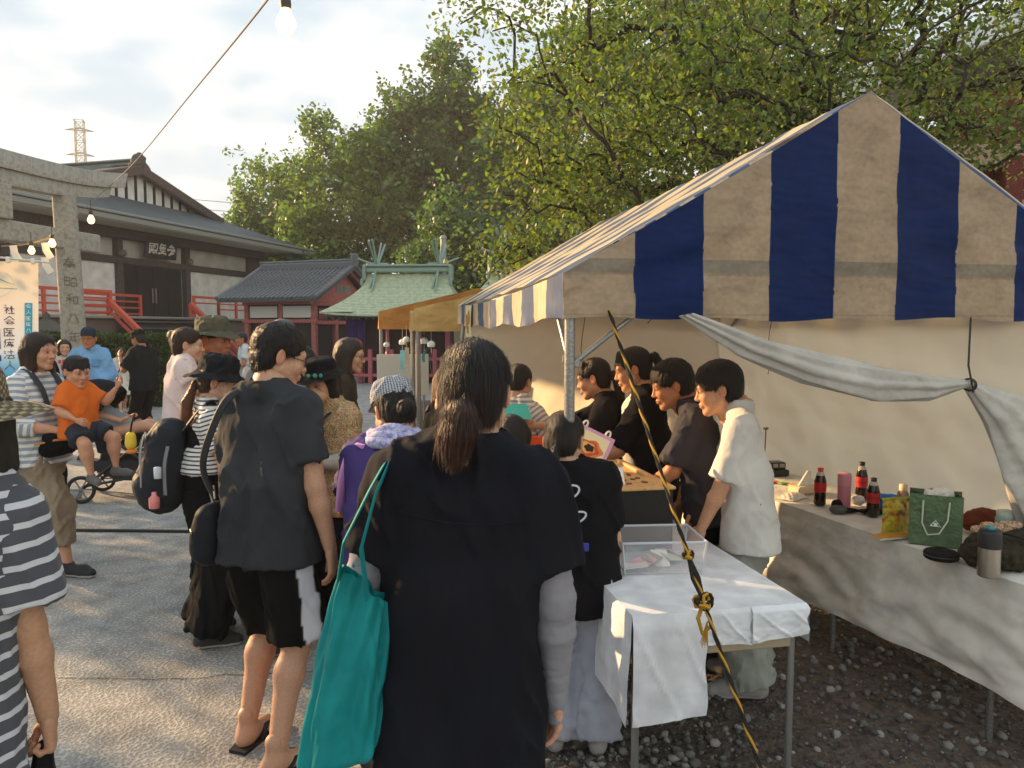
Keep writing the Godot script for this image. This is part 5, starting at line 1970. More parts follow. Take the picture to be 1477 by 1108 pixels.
# ---------------------------------------------------------------- tents
func stripe_image(n: float, along_u: bool, blue: Color, pale: Color, start: float, sd: int, band: bool) -> ImageTexture:
	var w := 720
	var h := 320
	var im := Image.create(w, h, false, Image.FORMAT_RGB8)
	var a := noise(0.012, 5, FastNoiseLite.TYPE_SIMPLEX_SMOOTH, sd)
	var b := noise(0.09, 3, FastNoiseLite.TYPE_SIMPLEX, sd + 1)
	for y in h:
		for x in w:
			var u := float(x) / w
			var v := 1.0 - float(y) / h
			var s := (u if along_u else v) * n + start + a.get_noise_2d(x * 0.3, y * 0.6) * 0.018
			var pos := s - floorf(s / 2.0) * 2.0
			var c := blue if pos >= 1.0 else pale
			var k := a.get_noise_2d(x, y) * 0.08 + b.get_noise_2d(x, y) * 0.06
			if pos < 1.0:
				k -= maxf(0.0, a.get_noise_2d(x * 1.7 + 300, y * 2.4)) * 0.15
				if band and absf(v - 0.235) < 0.03:
					c = c.lerp(Color(0.42, 0.41, 0.37), 0.6)
			if band and (absf(v - 0.2) < 0.004 or absf(v - 0.03) < 0.004):
				k -= 0.1
			c = c * (1.0 + k)
			im.set_pixel(x, y, Color(clampf(c.r, 0, 1), clampf(c.g, 0, 1), clampf(c.b, 0, 1)))
	return ImageTexture.create_from_image(im)

func tent() -> void:
	var W := 2.527
	var D := 3.9
	var EH := 1.862
	var AH := 2.6
	var t := thing("striped_tent", "blue and white striped event tent with stained gable and steel poles", "tent", at3(0.194, 2.85), 10.0)
	var gm := mat(Color.WHITE, 0.6)
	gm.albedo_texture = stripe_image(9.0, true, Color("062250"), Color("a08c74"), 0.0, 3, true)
	gm.metallic_specular = 0.25
	gm.heightmap_enabled = true
	gm.heightmap_texture = M.crease
	gm.heightmap_scale = 0.8
	gm.backlight_enabled = true
	gm.backlight = Color(0.2, 0.2, 0.2)
	var rm: StandardMaterial3D = gm.duplicate()
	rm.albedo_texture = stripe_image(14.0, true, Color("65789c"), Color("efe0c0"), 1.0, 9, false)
	rm.roughness = 0.42
	rm.metallic_specular = 0.5
	rm.backlight = Color(1, 1, 1)
	var wallm := mat("f0e9da", 0.85)
	tri_tex(wallm, null, Vector3(0.9, 0.9, 0.9), M.crease, 0.5)
	wallm.backlight_enabled = true
	wallm.backlight = Color(1.0, 0.96, 0.86)
	M.tent_wall = wallm
	var pole := mat("a9aaa6", 0.38, 0.75)
	tri_tex(pole, M.grain, Vector3(4, 4, 4))
	M.pole = pole
	var ns := noise(1.0, 3, FastNoiseLite.TYPE_SIMPLEX_SMOOTH, 4)
	# gables, each a sheet from the valance hem up to the peak
	for back in 2:
		var mb := MB.new()
		var z0 := -D * back
		mb.grid(func(u: float, v: float) -> Vector3:
			var top := lerpf(EH, AH, 1.0 - absf(u * 2.0 - 1.0)) - 0.012 * sin(u * PI * 2.0) * sin(u * PI * 2.0)
			var bot := 1.69 + 0.006 * sin(u * 31.0) + 0.004 * sin(u * 13.0)
			var bulge := 0.02 * sin(PI * clampf(v, 0, 1)) * ns.get_noise_2d(u * 5.0, v * 2.0) + 0.012 * sin(u * 9.0 * PI) * (1.0 - v)
			return Vector3(u * W, lerpf(bot, top, v), z0 + bulge + (0.012 if back == 0 else -0.012) * (1.0 - v)), 90, 14)
		for i in mb.v.size():
			mb.uv[i] = Vector2(mb.v[i].x / W, 1.0 - (mb.v[i].y - 1.68) / (AH - 1.68))
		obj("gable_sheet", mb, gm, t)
	# roof slopes with the side valances hanging from them
	for sd in 2:
		var mb := MB.new()
		mb.grid(func(u: float, v: float) -> Vector3:
			var x := lerpf(W * 0.5, 0.0, u)
			var y := lerpf(AH, EH, u) + 0.004
			y -= 0.035 * sin(v * PI) * (0.4 + 0.6 * sin(u * PI)) + 0.008 * sin(v * 14.0 * PI) * sin(u * PI) - 0.012 * ns.get_noise_2d(u * 4.0, v * 9.0)
			return Vector3(x if sd == 0 else W - x, y, -v * (D + 0.006) + 0.003), 14, 70)
		for i in mb.v.size():
			mb.uv[i] = Vector2(-mb.v[i].z / D, 0.3 + 0.5 * absf(mb.v[i].x / W - 0.5))
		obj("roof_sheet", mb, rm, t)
		mb = MB.new()
		mb.grid(func(u: float, v: float) -> Vector3:
			var sag := 0.035 * sin(v * PI)
			return Vector3((0.0 if sd == 0 else W) + (0.008 * sin(v * 50.0) * u + 0.012 * ns.get_noise_2d(u * 2.0, v * 14.0)) * u, lerpf(EH + 0.002 - sag, 1.69 - sag * 0.7 + 0.012 * sin(v * 22.0), u), -v * D - 0.004), 6, 80)
		for i in mb.v.size():
			mb.uv[i] = Vector2(-mb.v[i].z / D, 0.1 + 0.2 * (mb.v[i].y - 1.6))
		obj("valance", mb, rm, t)
	# walls: the far gable end and the right-hand side
	var mb := MB.new()
	mb.grid(func(u: float, v: float) -> Vector3:
		return Vector3(lerpf(0.02, W - 0.02, u), lerpf(AH - 0.08 - absf(u - 0.5) * 1.4, 0.02, v), -D + 0.06 + 0.03 * ns.get_noise_2d(u * 6.0, v * 5.0) + 0.012 * sin(u * 30.0) * v), 50, 40)
	obj("end_wall", mb, wallm, t)
	mb = MB.new()
	mb.grid(func(u: float, v: float) -> Vector3:
		var seam := 0.012 * exp(-pow((v - 0.48) / 0.01, 2.0))
		return Vector3(W - 0.05 - seam + 0.045 * ns.get_noise_2d(u * 5.0 + 9.0, v * 4.0) + 0.02 * sin(u * 22.0 + v * 3.0) * v, lerpf(EH - 0.02, 0.02, v), lerpf(0.0, -D + 0.05, u)), 70, 40)
	obj("side_wall", mb, wallm, t)
	# frame
	for q in [[0.0, 0.0], [W, 0.0], [0.0, -D], [W, -D]]:
		mb = MB.new()
		mb.tube([Vector3(absf(q[0] - 0.035), 0.01, q[1] + (0.0 if q[1] < -1 else -0.03)), Vector3(absf(q[0] - 0.035), EH - 0.01, q[1] + (0.0 if q[1] < -1 else -0.03))], [0.021, 0.021], 14)
		var po := obj("pole", mb, pole, t)
		mb = MB.new()
		mb.box(Vector3(absf(q[0] - 0.035), 0.008, q[1] - 0.03), Vector3(0.14, 0.012, 0.14))
		obj("foot_plate", mb, pole, po)
	var zf := -0.03
	for q in [[Vector3(0.035, 1.505, zf), Vector3(0.30, 1.71, zf)], [Vector3(W - 0.035, 1.505, zf), Vector3(W - 0.3, 1.71, zf)], [Vector3(0.035, 1.52, zf), Vector3(0.035, 1.8, -0.32)], [Vector3(W - 0.035, 1.5, -D + 0.03), Vector3(W - 0.4, 1.84, -D + 0.05)], [Vector3(W - 0.035, 1.5, -D), Vector3(W - 0.06, 1.8, -D + 0.5)], [Vector3(0.035, 1.5, -D), Vector3(0.035, 1.8, -D + 0.32)]]:
		mb = MB.new()
		mb.tube([q[0], q[1]], [0.011, 0.011], 10)
		var br := obj("brace", mb, pole, t)
		mb = MB.new()
		mb.box(q[0] + (q[1] - q[0]).normalized() * 0.02, Vector3(0.05, 0.03, 0.02), Basis(), 0.004)
		obj("bracket", mb, pole, br)
	for q in [[Vector3(0.02, EH - 0.02, -0.03), Vector3(W / 2, AH - 0.03, -0.03)], [Vector3(W - 0.02, EH - 0.02, -0.03), Vector3(W / 2, AH - 0.03, -0.03)], [Vector3(0.03, EH - 0.03, -0.03), Vector3(0.03, EH - 0.03, -D)], [Vector3(W - 0.03, EH - 0.03, -0.03), Vector3(W - 0.03, EH - 0.03, -D)], [Vector3(W / 2, AH - 0.035, -0.03), Vector3(W / 2, AH - 0.035, -D)], [Vector3(0.02, EH - 0.05, -0.04), Vector3(W - 0.02, EH - 0.05, -0.04)]]:
		mb = MB.new()
		mb.tube([q[0], q[1]], [0.017, 0.017], 10)
		obj("beam", mb, pole, t)
	# front sheet, gathered up and tied
	mb = MB.new()
	var lowp := [Vector2(0.45, 1.70), Vector2(0.706, 1.548), Vector2(0.98, 1.439), Vector2(1.295, 1.358), Vector2(1.553, 1.362), Vector2(1.72, 1.405), Vector2(1.83, 1.25), Vector2(1.93, 1.03), Vector2(2.06, 0.78), Vector2(2.1, 0.5)]
	var upp := [Vector2(0.50, 1.712), Vector2(0.82, 1.605), Vector2(1.069, 1.54), Vector2(1.29, 1.495), Vector2(1.582, 1.452), Vector2(1.735, 1.44), Vector2(1.96, 1.36), Vector2(2.18, 1.14), Vector2(2.36, 0.85), Vector2(2.44, 0.5)]
	mb.grid(func(u: float, v: float) -> Vector3:
		var f := u * 9.0
		var i := mini(int(f), 8)
		var g := f - i
		var g2 := g * g * (3 - 2 * g)
		var a: Vector2 = lowp[i].lerp(lowp[i + 1], lerpf(g, g2, 0.3))
		var b: Vector2 = upp[i].lerp(upp[i + 1], lerpf(g, g2, 0.3))
		var ang := v * TAU
		var c := (a + b) * 0.5
		var r := (b - a) * 0.5
		var tie := 0.35 + 0.65 * clampf(absf(u - 0.555) * 9.0, 0.0, 1.0)
		var fold := 1.0 + 0.16 * sin(ang * 7.0 + u * 9.0) * tie + 0.1 * sin(ang * 3.0 - u * 17.0)
		var p := c + r * cos(ang) * fold
		return Vector3(p.x, p.y, 0.045 + (0.03 + r.length() * 0.35 * tie) * sin(ang) * fold * 0.7), 90, 40)
	var rolled := mat("c6c2b8", 0.8)
	tri_tex(rolled, M.mottle, Vector3(1.2, 1.2, 1.2), M.crease, 1.5)
	rolled.backlight_enabled = true
	rolled.backlight = Color(0.4, 0.38, 0.34)
	var cu := obj("gathered_front_sheet", mb, rolled, t, "grey-white front sheet gathered up and tied in a sagging roll")
	mb = MB.new()
	mb.tube([Vector3(1.735, 1.70, 0.04), Vector3(1.725, 1.5, 0.05), Vector3(1.72, 1.39, 0.09)], [0.004], 6)
	for i in 2:
		var lp := []
		for k in 13:
			var an := TAU * k / 12.0
			lp.append(Vector3(1.722 + 0.006 * i, 1.42 + 0.025 * sin(an), 0.06 + 0.035 * cos(an)))
		mb.tube(lp, [0.004], 5, false)
	obj("tie_string", mb, mat("3b352c", 0.9), cu)
	for q in [[2.13, 0.78, 0.11], [2.24, 0.62, 0.1]]:
		mb = MB.new()
		mb.lathe([Vector2(0.006, 0.004), Vector2(0.011, 0.005), Vector2(0.014, 0.0), Vector2(0.012, -0.003)], Vector3(q[0], q[1], q[2]), 14, Basis(Vector3.RIGHT, PI / 2))
		obj("eyelet", mb, pole, cu)
	# hanging strings inside
	for q in [[0.52, -1.6, 0.55], [0.68, -0.9, 0.12], [2.3, -2.6, 0.5]]:
		mb = MB.new()
		var p := []
		for k in 7:
			p.append(Vector3(q[0] + 0.012 * sin(k * 1.7), 1.8 - q[2] * k / 6.0, q[1]))
		mb.tube(p, [0.003], 5)
		obj("hanging_string", mb, mat("6b5a40", 0.9), t)
	# paper notice pinned on the side valance
	mb = MB.new()
	mb.grid(func(u: float, v: float) -> Vector3: return Vector3(-0.02 - 0.008 * sin(v * 3.0), 1.83 - v * 0.24, -2.72 - u * 0.34), 6, 6)
	var pp := tag(obj("paper_notice", mb, mat("e0cf9f", 0.9)), "cream paper notice with faint round marks on the striped valance", "notice")
	pp.transform = t.transform
	mb = MB.new()
	for q in [[-2.82, 1.74, 0.05], [-2.94, 1.71, 0.055], [-2.88, 1.65, 0.03]]:
		var lp := []
		for k in 13:
			var an := TAU * k / 12.0
			lp.append(Vector3(-0.032, q[1] + sin(an) * q[2], q[0] + cos(an) * q[2] * 0.8))
		mb.tube(lp, [0.004], 5, false)
	obj("drawn_rings", mb, mat("c7934b", 0.9), pp)
	rope()

func rope() -> void:
	var t := thing("guy_rope", "black and yellow twisted guy rope knotted in front of the white table", "rope", Vector3.ZERO)
	var a := Vector3(0.372, 1.72, -2.86)
	var b := Vector3(0.83, 0.0, -1.86)
	var ylw := mat("b98a1e", 0.85)
	var blk := mat("17140f", 0.85)
	var dir := (b - a).normalized()
	var s1 := dir.cross(Vector3.UP).normalized()
	var s2 := s1.cross(dir)
	for k in 3:
		var mb := MB.new()
		var p := []
		var n := 260
		for i in n + 1:
			var f := float(i) / n
			var an := f * 110.0 + TAU * k / 3.0
			p.append(a.lerp(b, f) + Vector3.DOWN * 0.03 * sin(f * PI) + (s1 * cos(an) + s2 * sin(an)) * 0.0036)
		mb.tube(p, [0.0042], 6)
		obj("strand", mb, ylw if k == 1 else blk, t)
	for q in [[0.455, 1.0], [0.53, 1.8]]:
		var c: Vector3 = a.lerp(b, q[0]) + Vector3.DOWN * 0.03
		for lp in 5:
			var mb := MB.new()
			var p := []
			var tilt := Basis.from_euler(Vector3(0.5 * lp, 1.3 * lp, 0.4 * lp))
			for k in 17:
				var an := TAU * k / 16.0
				p.append(c + tilt * Vector3(cos(an) * 0.015, sin(an) * 0.012 + 0.006 * sin(an * 2.0), 0.006 * sin(an * 3.0)) * q[1])
			mb.tube(p, [0.0052], 6, false)
			obj("knot_loop", mb, ylw if lp % 3 else blk, t)
	# doubled length between the knots and a frayed end
	var c1: Vector3 = a.lerp(b, 0.455) + Vector3.DOWN * 0.03
	var c2: Vector3 = a.lerp(b, 0.53) + Vector3.DOWN * 0.03
	var mb2 := MB.new()
	mb2.tube([c1, c1.lerp(c2, 0.5) + s1 * 0.014, c2], [0.006], 6)
	mb2.tube([c1, c1.lerp(c2, 0.5) - s1 * 0.012, c2], [0.006], 6)
	obj("doubled_rope", mb2, blk, t)
	mb2 = MB.new()
	mb2.tube([c2, c2 + Vector3(-0.02, -0.05, 0.01), c2 + Vector3(-0.005, -0.1, 0.01), c2 + Vector3(0.02, -0.075, 0.015)], [0.007], 6)
	for i in 9:
		mb2.tube([c2 + Vector3(0.01, -0.06, 0.01), c2 + Vector3(-0.012 + i * 0.003, -0.13 - 0.008 * (i % 3), 0.012)], [0.0022, 0.0012], 4)
	obj("frayed_end", mb2, ylw, t)

func back_tents() -> void:
	# two smaller pale tents standing in line behind the striped one
	for q in [["cream tent next in line behind the striped tent", 7.15, -0.93, "d6b06a", 1.25, 1.85], ["orange-tan tent farthest behind the striped tent", 9.3, -1.66, "c98a3e", 2.3, 1.87]]:
		var t := thing("pale_tent", q[0], "tent", at3(q[2], q[1]), 10.0)
		var fm := mat(q[3], 0.6)
		tri_tex(fm, M.mottle, Vector3(0.8, 0.8, 0.8), M.crease, 2.0)
		fm.backlight_enabled = true
		fm.backlight = Color(0.5, 0.45, 0.35)
		var D: float = q[4]
		var W := 2.5
		var EH: float = q[5]
		for sd in 2:
			var mb := MB.new()
			mb.grid(func(u: float, v: float) -> Vector3:
				var x := lerpf(W * 0.5, 0.0, u)
				return Vector3(x if sd == 0 else W - x, lerpf(EH + 0.3, EH, u) - 0.03 * sin(v * PI), -v * D), 8, 12)
			obj("roof_sheet", mb, fm, t)
			mb = MB.new()
			mb.grid(func(u: float, v: float) -> Vector3:
				return Vector3((0.0 if sd == 0 else W) + 0.012 * sin(v * 26.0) * u, lerpf(EH - 0.03 * sin(v * PI), EH - 0.22 + 0.01 * sin(v * 17.0), u), -v * D), 4, 40)
			obj("valance", mb, fm, t)
		for back in 2:
			var mb := MB.new()
			mb.grid(func(u: float, v: float) -> Vector3: return Vector3(u * W, lerpf(EH - 0.22, EH + 0.3 * (1.0 - absf(u * 2.0 - 1.0)), v), -D * back + 0.01 * sin(u * 30.0)), 30, 4)
			obj("gable_sheet", mb, fm, t)
		for p in [[0.03, -0.03], [W - 0.03, -0.03], [0.03, -D + 0.03], [W - 0.03, -D + 0.03]]:
			var mb := MB.new()
			mb.tube([Vector3(p[0], 0.0, p[1]), Vector3(p[0], EH, p[1])], [0.024, 0.024], 10)
			obj("pole", mb, M.pole, t)
	# glass wind chimes with paper strips under the tent edges
	var cols := ["6fb6c9", "e3ddc9", "58a7b8", "4c9fae", "c8838f"]
	var labs := ["wind chime with a blue paper strip, largest of the pair near the cream pole", "wind chime with a cream paper strip beside the blue one", "wind chime with a short teal strip hanging highest", "wind chime with a long teal strip nearest the striped tent", "wind chime with a pink strip at the far orange tent"]
	var px := [[-1.22, 8.3, 1.50, 0.22], [-1.16, 8.2, 1.53, 0.22], [-0.86, 7.3, 1.53, 0.12], [-0.78, 7.2, 1.50, 0.22], [-1.58, 9.4, 1.45, 0.16]]
	for i in 5:
		var t := thing("wind_chime", labs[i], "wind chime", at3(px[i][0], px[i][1], px[i][2]), 30.0 * i, "wind chimes hanging from the tent edges")
		var mb := MB.new()
		mb.lathe([Vector2(0.034, -0.02), Vector2(0.04, 0.0), Vector2(0.037, 0.02), Vector2(0.022, 0.036), Vector2(0.0, 0.042)], Vector3.ZERO, 14)
		obj("glass_bell", mb, mat("dfe3dc", 0.12), t)
		mb = MB.new()
		mb.bar(Vector3(0, 0.04, 0), Vector3(0, 0.16, 0), 0.002, 4)
		mb.bar(Vector3(0, 0.03, 0), Vector3(0, -0.09, 0), 0.002, 4)
		obj("string", mb, mat("cfcabc", 0.9), t)
		mb = MB.new()
		mb.grid(func(u: float, v: float) -> Vector3: return Vector3((u - 0.5) * 0.05, -0.08 - v * px[i][3], 0.012 * sin(v * 4.0 + i)), 2, 6)
		obj("paper_strip", mb, mat(cols[i], 0.8), t)
	var t2 := thing("white_board", "small white notice board on a leg beside the cream tent pole", "board", at3(-1.32, 9.0), 10.0)
	var mb2 := MB.new()
	mb2.box(Vector3(0, 1.1, 0), Vector3(0.62, 0.5, 0.03), Basis(), 0.005)
	obj("panel", mb2, mat("c9c4b6", 0.7), t2)
	for x in [-0.25, 0.25]:
		mb2 = MB.new()
		mb2.bar(Vector3(x, 0, 0), Vector3(x, 1.0, 0), 0.015)
		obj("leg", mb2, M.pole, t2)


# ---------------------------------------------------------------- things in the yard and on the tables
func yard_things() -> void:
	# hanging banner, seen from its printed side
	var t := thing("hanging_banner", "white and blue vertical cloth banner with Japanese lettering at the stone gate", "banner", at3(-5.285, 7.9), 32.0)
	var bm := mat(Color.WHITE, 0.85)
	var g := GradientTexture2D.new()
	var gr := Gradient.new()
	gr.offsets = PackedFloat32Array([0.0, 0.35, 0.72, 0.86, 1.0])
	gr.colors = PackedColorArray([Color("f0d9b8"), Color("f1e3cf"), Color("dfe6ee"), Color("6bb0e2"), Color("2f8fd8")])
	g.gradient = gr
	g.fill_from = Vector2(0, 0)
	g.fill_to = Vector2(0, 1)
	g.width = 64
	g.height = 256
	bm.albedo_texture = g
	bm.backlight_enabled = true
	bm.backlight = Color(0.6, 0.6, 0.6)
	var mb := MB.new()
	mb.grid(func(u: float, v: float) -> Vector3: return Vector3(lerpf(-0.5, 0.26, u) - v * 0.05 * u, 2.36 - v * 1.3, 0.015 * sin(u * 9.0 + v * 4.0) * v), 20, 30)
	var cl := obj("cloth", mb, bm, t)
	mb = MB.new()
	mb.bar(Vector3(-0.62, 2.44, 0.0), Vector3(0.36, 2.365, 0.0), 0.011)
	obj("cross_pole", mb, mat("d5cfc0", 0.5), t)
	mb = MB.new()
	mb.bar(Vector3(-0.62, 0.0, -0.02), Vector3(-0.62, 2.6, -0.02), 0.014)
	obj("upright_pole", mb, mat("d5cfc0", 0.5), t)
	for i in 4:
		mb = MB.new()
		mb.box(Vector3(-0.45 + i * 0.22, 2.39 - i * 0.005, 0.0), Vector3(0.04, 0.06, 0.03), Basis(), 0.005)
		obj("loop", mb, mat("ece4d6", 0.9), t)
	mb = MB.new()
	for i in 6:
		glyph(mb, ["社", "会", "医", "療", "法", "人"][i], Vector3(-0.02 - i * 0.004, 1.86 - i * 0.118, 0.02), 0.088, 0.0085, 0.004)
	obj("small_lettering", mb, mat("5a5670", 0.9), cl)
	mb = MB.new()
	for i in 3:
		glyph(mb, ["関", "愛", "会"][i], Vector3(-0.22, 1.55 - i * 0.215, 0.022), 0.2, 0.022, 0.004)
	obj("large_lettering", mb, mat("3a3f86", 0.9), cl)
	mb = MB.new()
	mb.grid(func(u: float, v: float) -> Vector3:
		return Vector3(0.155 + (u - 0.5) * 0.07 - v * 0.03, 1.93 - v * 0.72, 0.02), 2, 10)
	var rb := obj("teal_ribbon", mb, mat("41b3c6", 0.85), cl)
	mb = MB.new()
	for i in 11:
		glyph(mb, ["会", "人", "医", "療", "八", "法", "会", "年", "和", "医", "人"][i], Vector3(0.152 - i * 0.0027, 1.895 - i * 0.064, 0.024), 0.042, 0.005, 0.002)
	obj("ribbon_lettering", mb, mat("e8f2f0", 0.9), rb)
	mb = MB.new()
	var arc := []
	for i in 20:
		var a := -0.9 + i * 0.15
		arc.append(Vector3(-0.17 + cos(a) * 0.2, 2.13 - sin(a) * 0.15, 0.02))
	mb.tube(arc, [0.002, 0.006, 0.007, 0.006, 0.004, 0.003], 5, true, Vector3.UP, 0.3)
	mb.tube([Vector3(-0.35, 2.12, 0.022), Vector3(-0.22, 2.14, 0.022), Vector3(-0.12, 2.19, 0.022), Vector3(-0.02, 2.14, 0.022), Vector3(0.04, 2.12, 0.022)], [0.004, 0.018, 0.022, 0.016, 0.004], 6, true, Vector3.UP, 0.25)
	mb.bar(Vector3(-0.5, 2.095, 0.02), Vector3(0.06, 2.075, 0.02), 0.004, 5)
	obj("emblem", mb, mat("5fbcc0", 0.85), cl)
	# wire of lamps
	t = thing("lamp_wire", "pale twisted wire of festoon lamps sagging from the sky to the gate", "wire", Vector3.ZERO)
	var pts := [at3(-0.75, 2.9, 3.13), at3(-1.137, 3.6, 3.19), at3(-2.48, 5.9, 3.46), at3(-4.5, 9.0, 3.60), at3(-5.99, 10.8, 3.476), at3(-6.737, 11.4, 3.216), at3(-7.363, 11.8, 3.057), at3(-8.36, 12.3, 3.06)]
	var cv := Curve3D.new()
	for i in pts.size():
		var tg: Vector3 = (pts[mini(i + 1, 7)] - pts[maxi(i - 1, 0)]) / 6.0
		cv.add_point(pts[i], -tg, tg)
	var bk := cv.get_baked_points()
	var p2 := []
	for i in range(0, bk.size(), 2):
		p2.append(bk[i])
	mb = MB.new()
	mb.tube(p2, [0.0055], 6)
	obj("wire", mb, mat("77746d", 0.8), t)
	mb = MB.new()
	mb.tube([at3(-8.2, 12.1, 2.98), at3(-7.5, 11.5, 2.93), at3(-6.8, 11.2, 3.02)], [0.014], 6)
	obj("straw_rope", mb, mat("a08a62", 0.9), t)
	var bl := [[-0.852, 2.9, 2.795, 0.038, "large lit bulb hanging in a black socket against the sky"], [-5.995, 10.75, 3.195, 0.05, "lit bulb hanging below the wire in front of the gate pillar"], [-6.837, 11.2, 2.914, 0.05, "lit bulb on the straw rope left of the gate pillar"], [-7.215, 11.3, 2.82, 0.05, "lit bulb above the paper tassel by the banner"]]
	for q in bl:
		var o := thing("bulb", q[4], "lamp", at3(q[0], q[1], q[2]), 0.0, "lit festoon bulbs")
		var r: float = q[3]
		mb = MB.new()
		mb.lathe([Vector2(0.0, -r), Vector2(r * 0.6, -r * 0.82), Vector2(r, 0.0), Vector2(r * 0.85, r * 0.6), Vector2(r * 0.5, r * 1.3), Vector2(r * 0.42, r * 1.8)], Vector3.ZERO, 14)
		var gm := mat("ffe9b8", 0.3)
		gm.emission_enabled = true
		gm.emission = Color(1.0, 0.82, 0.5)
		gm.emission_energy_multiplier = 1.6
		obj("glass", mb, gm, o)
		mb = MB.new()
		mb.lathe([Vector2(r * 0.5, r * 1.5), Vector2(r * 0.56, r * 2.0), Vector2(r * 0.5, r * 2.8), Vector2(0.0, r * 2.9)], Vector3.ZERO, 12)
		obj("socket", mb, mat("3a3430", 0.6), o)
		mb = MB.new()
		mb.bar(Vector3(0, r * 2.8, 0), Vector3(0, r * 2.8 + (0.3 if r < 0.05 else 0.14), 0), 0.006, 5)
		obj("cord", mb, mat("4a4238", 0.8), o)
		var l := OmniLight3D.new()
		l.name = "lamp"
		l.light_energy = 0.03
		l.light_color = Color(1.0, 0.8, 0.5)
		l.light_size = r
		l.omni_range = 8.0
		l.omni_attenuation = 2.0
		l.shadow_enabled = true
		o.add_child(l)
	# folded paper streamers and tassel on the straw rope
	var sx := [[-7.48, 11.3, 2.84], [-7.0, 11.3, 2.88]]
	for i in 2:
		mb = MB.new()
		for k in 4:
			var o := Vector3(0.05 * (k % 2), -0.11 * k, 0.012 * k)
			mb.box(o, Vector3(0.1, 0.13, 0.006), Basis.from_euler(Vector3(0.1, 0.2, 0.5 if k % 2 else 0.1)))
		var so := obj("paper_streamer", mb, mat("dedbd2", 0.9))
		so.position = at3(sx[i][0], sx[i][1], sx[i][2])
		tag(so, ["white zigzag paper streamer hanging over the banner", "white zigzag paper streamer just left of the gate pillar"][i], "streamer", "paper streamers on the straw rope")
	mb = MB.new()
	mb.lathe([Vector2(0.02, 0.05), Vector2(0.05, -0.05), Vector2(0.075, -0.22), Vector2(0.0, -0.22)], Vector3.ZERO, 12)
	var ts := obj("straw_tassel", mb, mat("a3946f", 0.95))
	ts.position = at3(-7.139, 11.2, 2.66)
	tag(ts, "pale straw tassel hanging below the lit bulb by the banner", "tassel")
	stroller()

func ring(mb: MB, c: Vector3, r: float, tr: float, b: Basis, n := 24) -> void:
	var p := []
	for i in n + 1:
		var a := TAU * i / n
		p.append(c + b * Vector3(cos(a) * r, sin(a) * r, 0))
	mb.tube(p, [tr], 8, false)

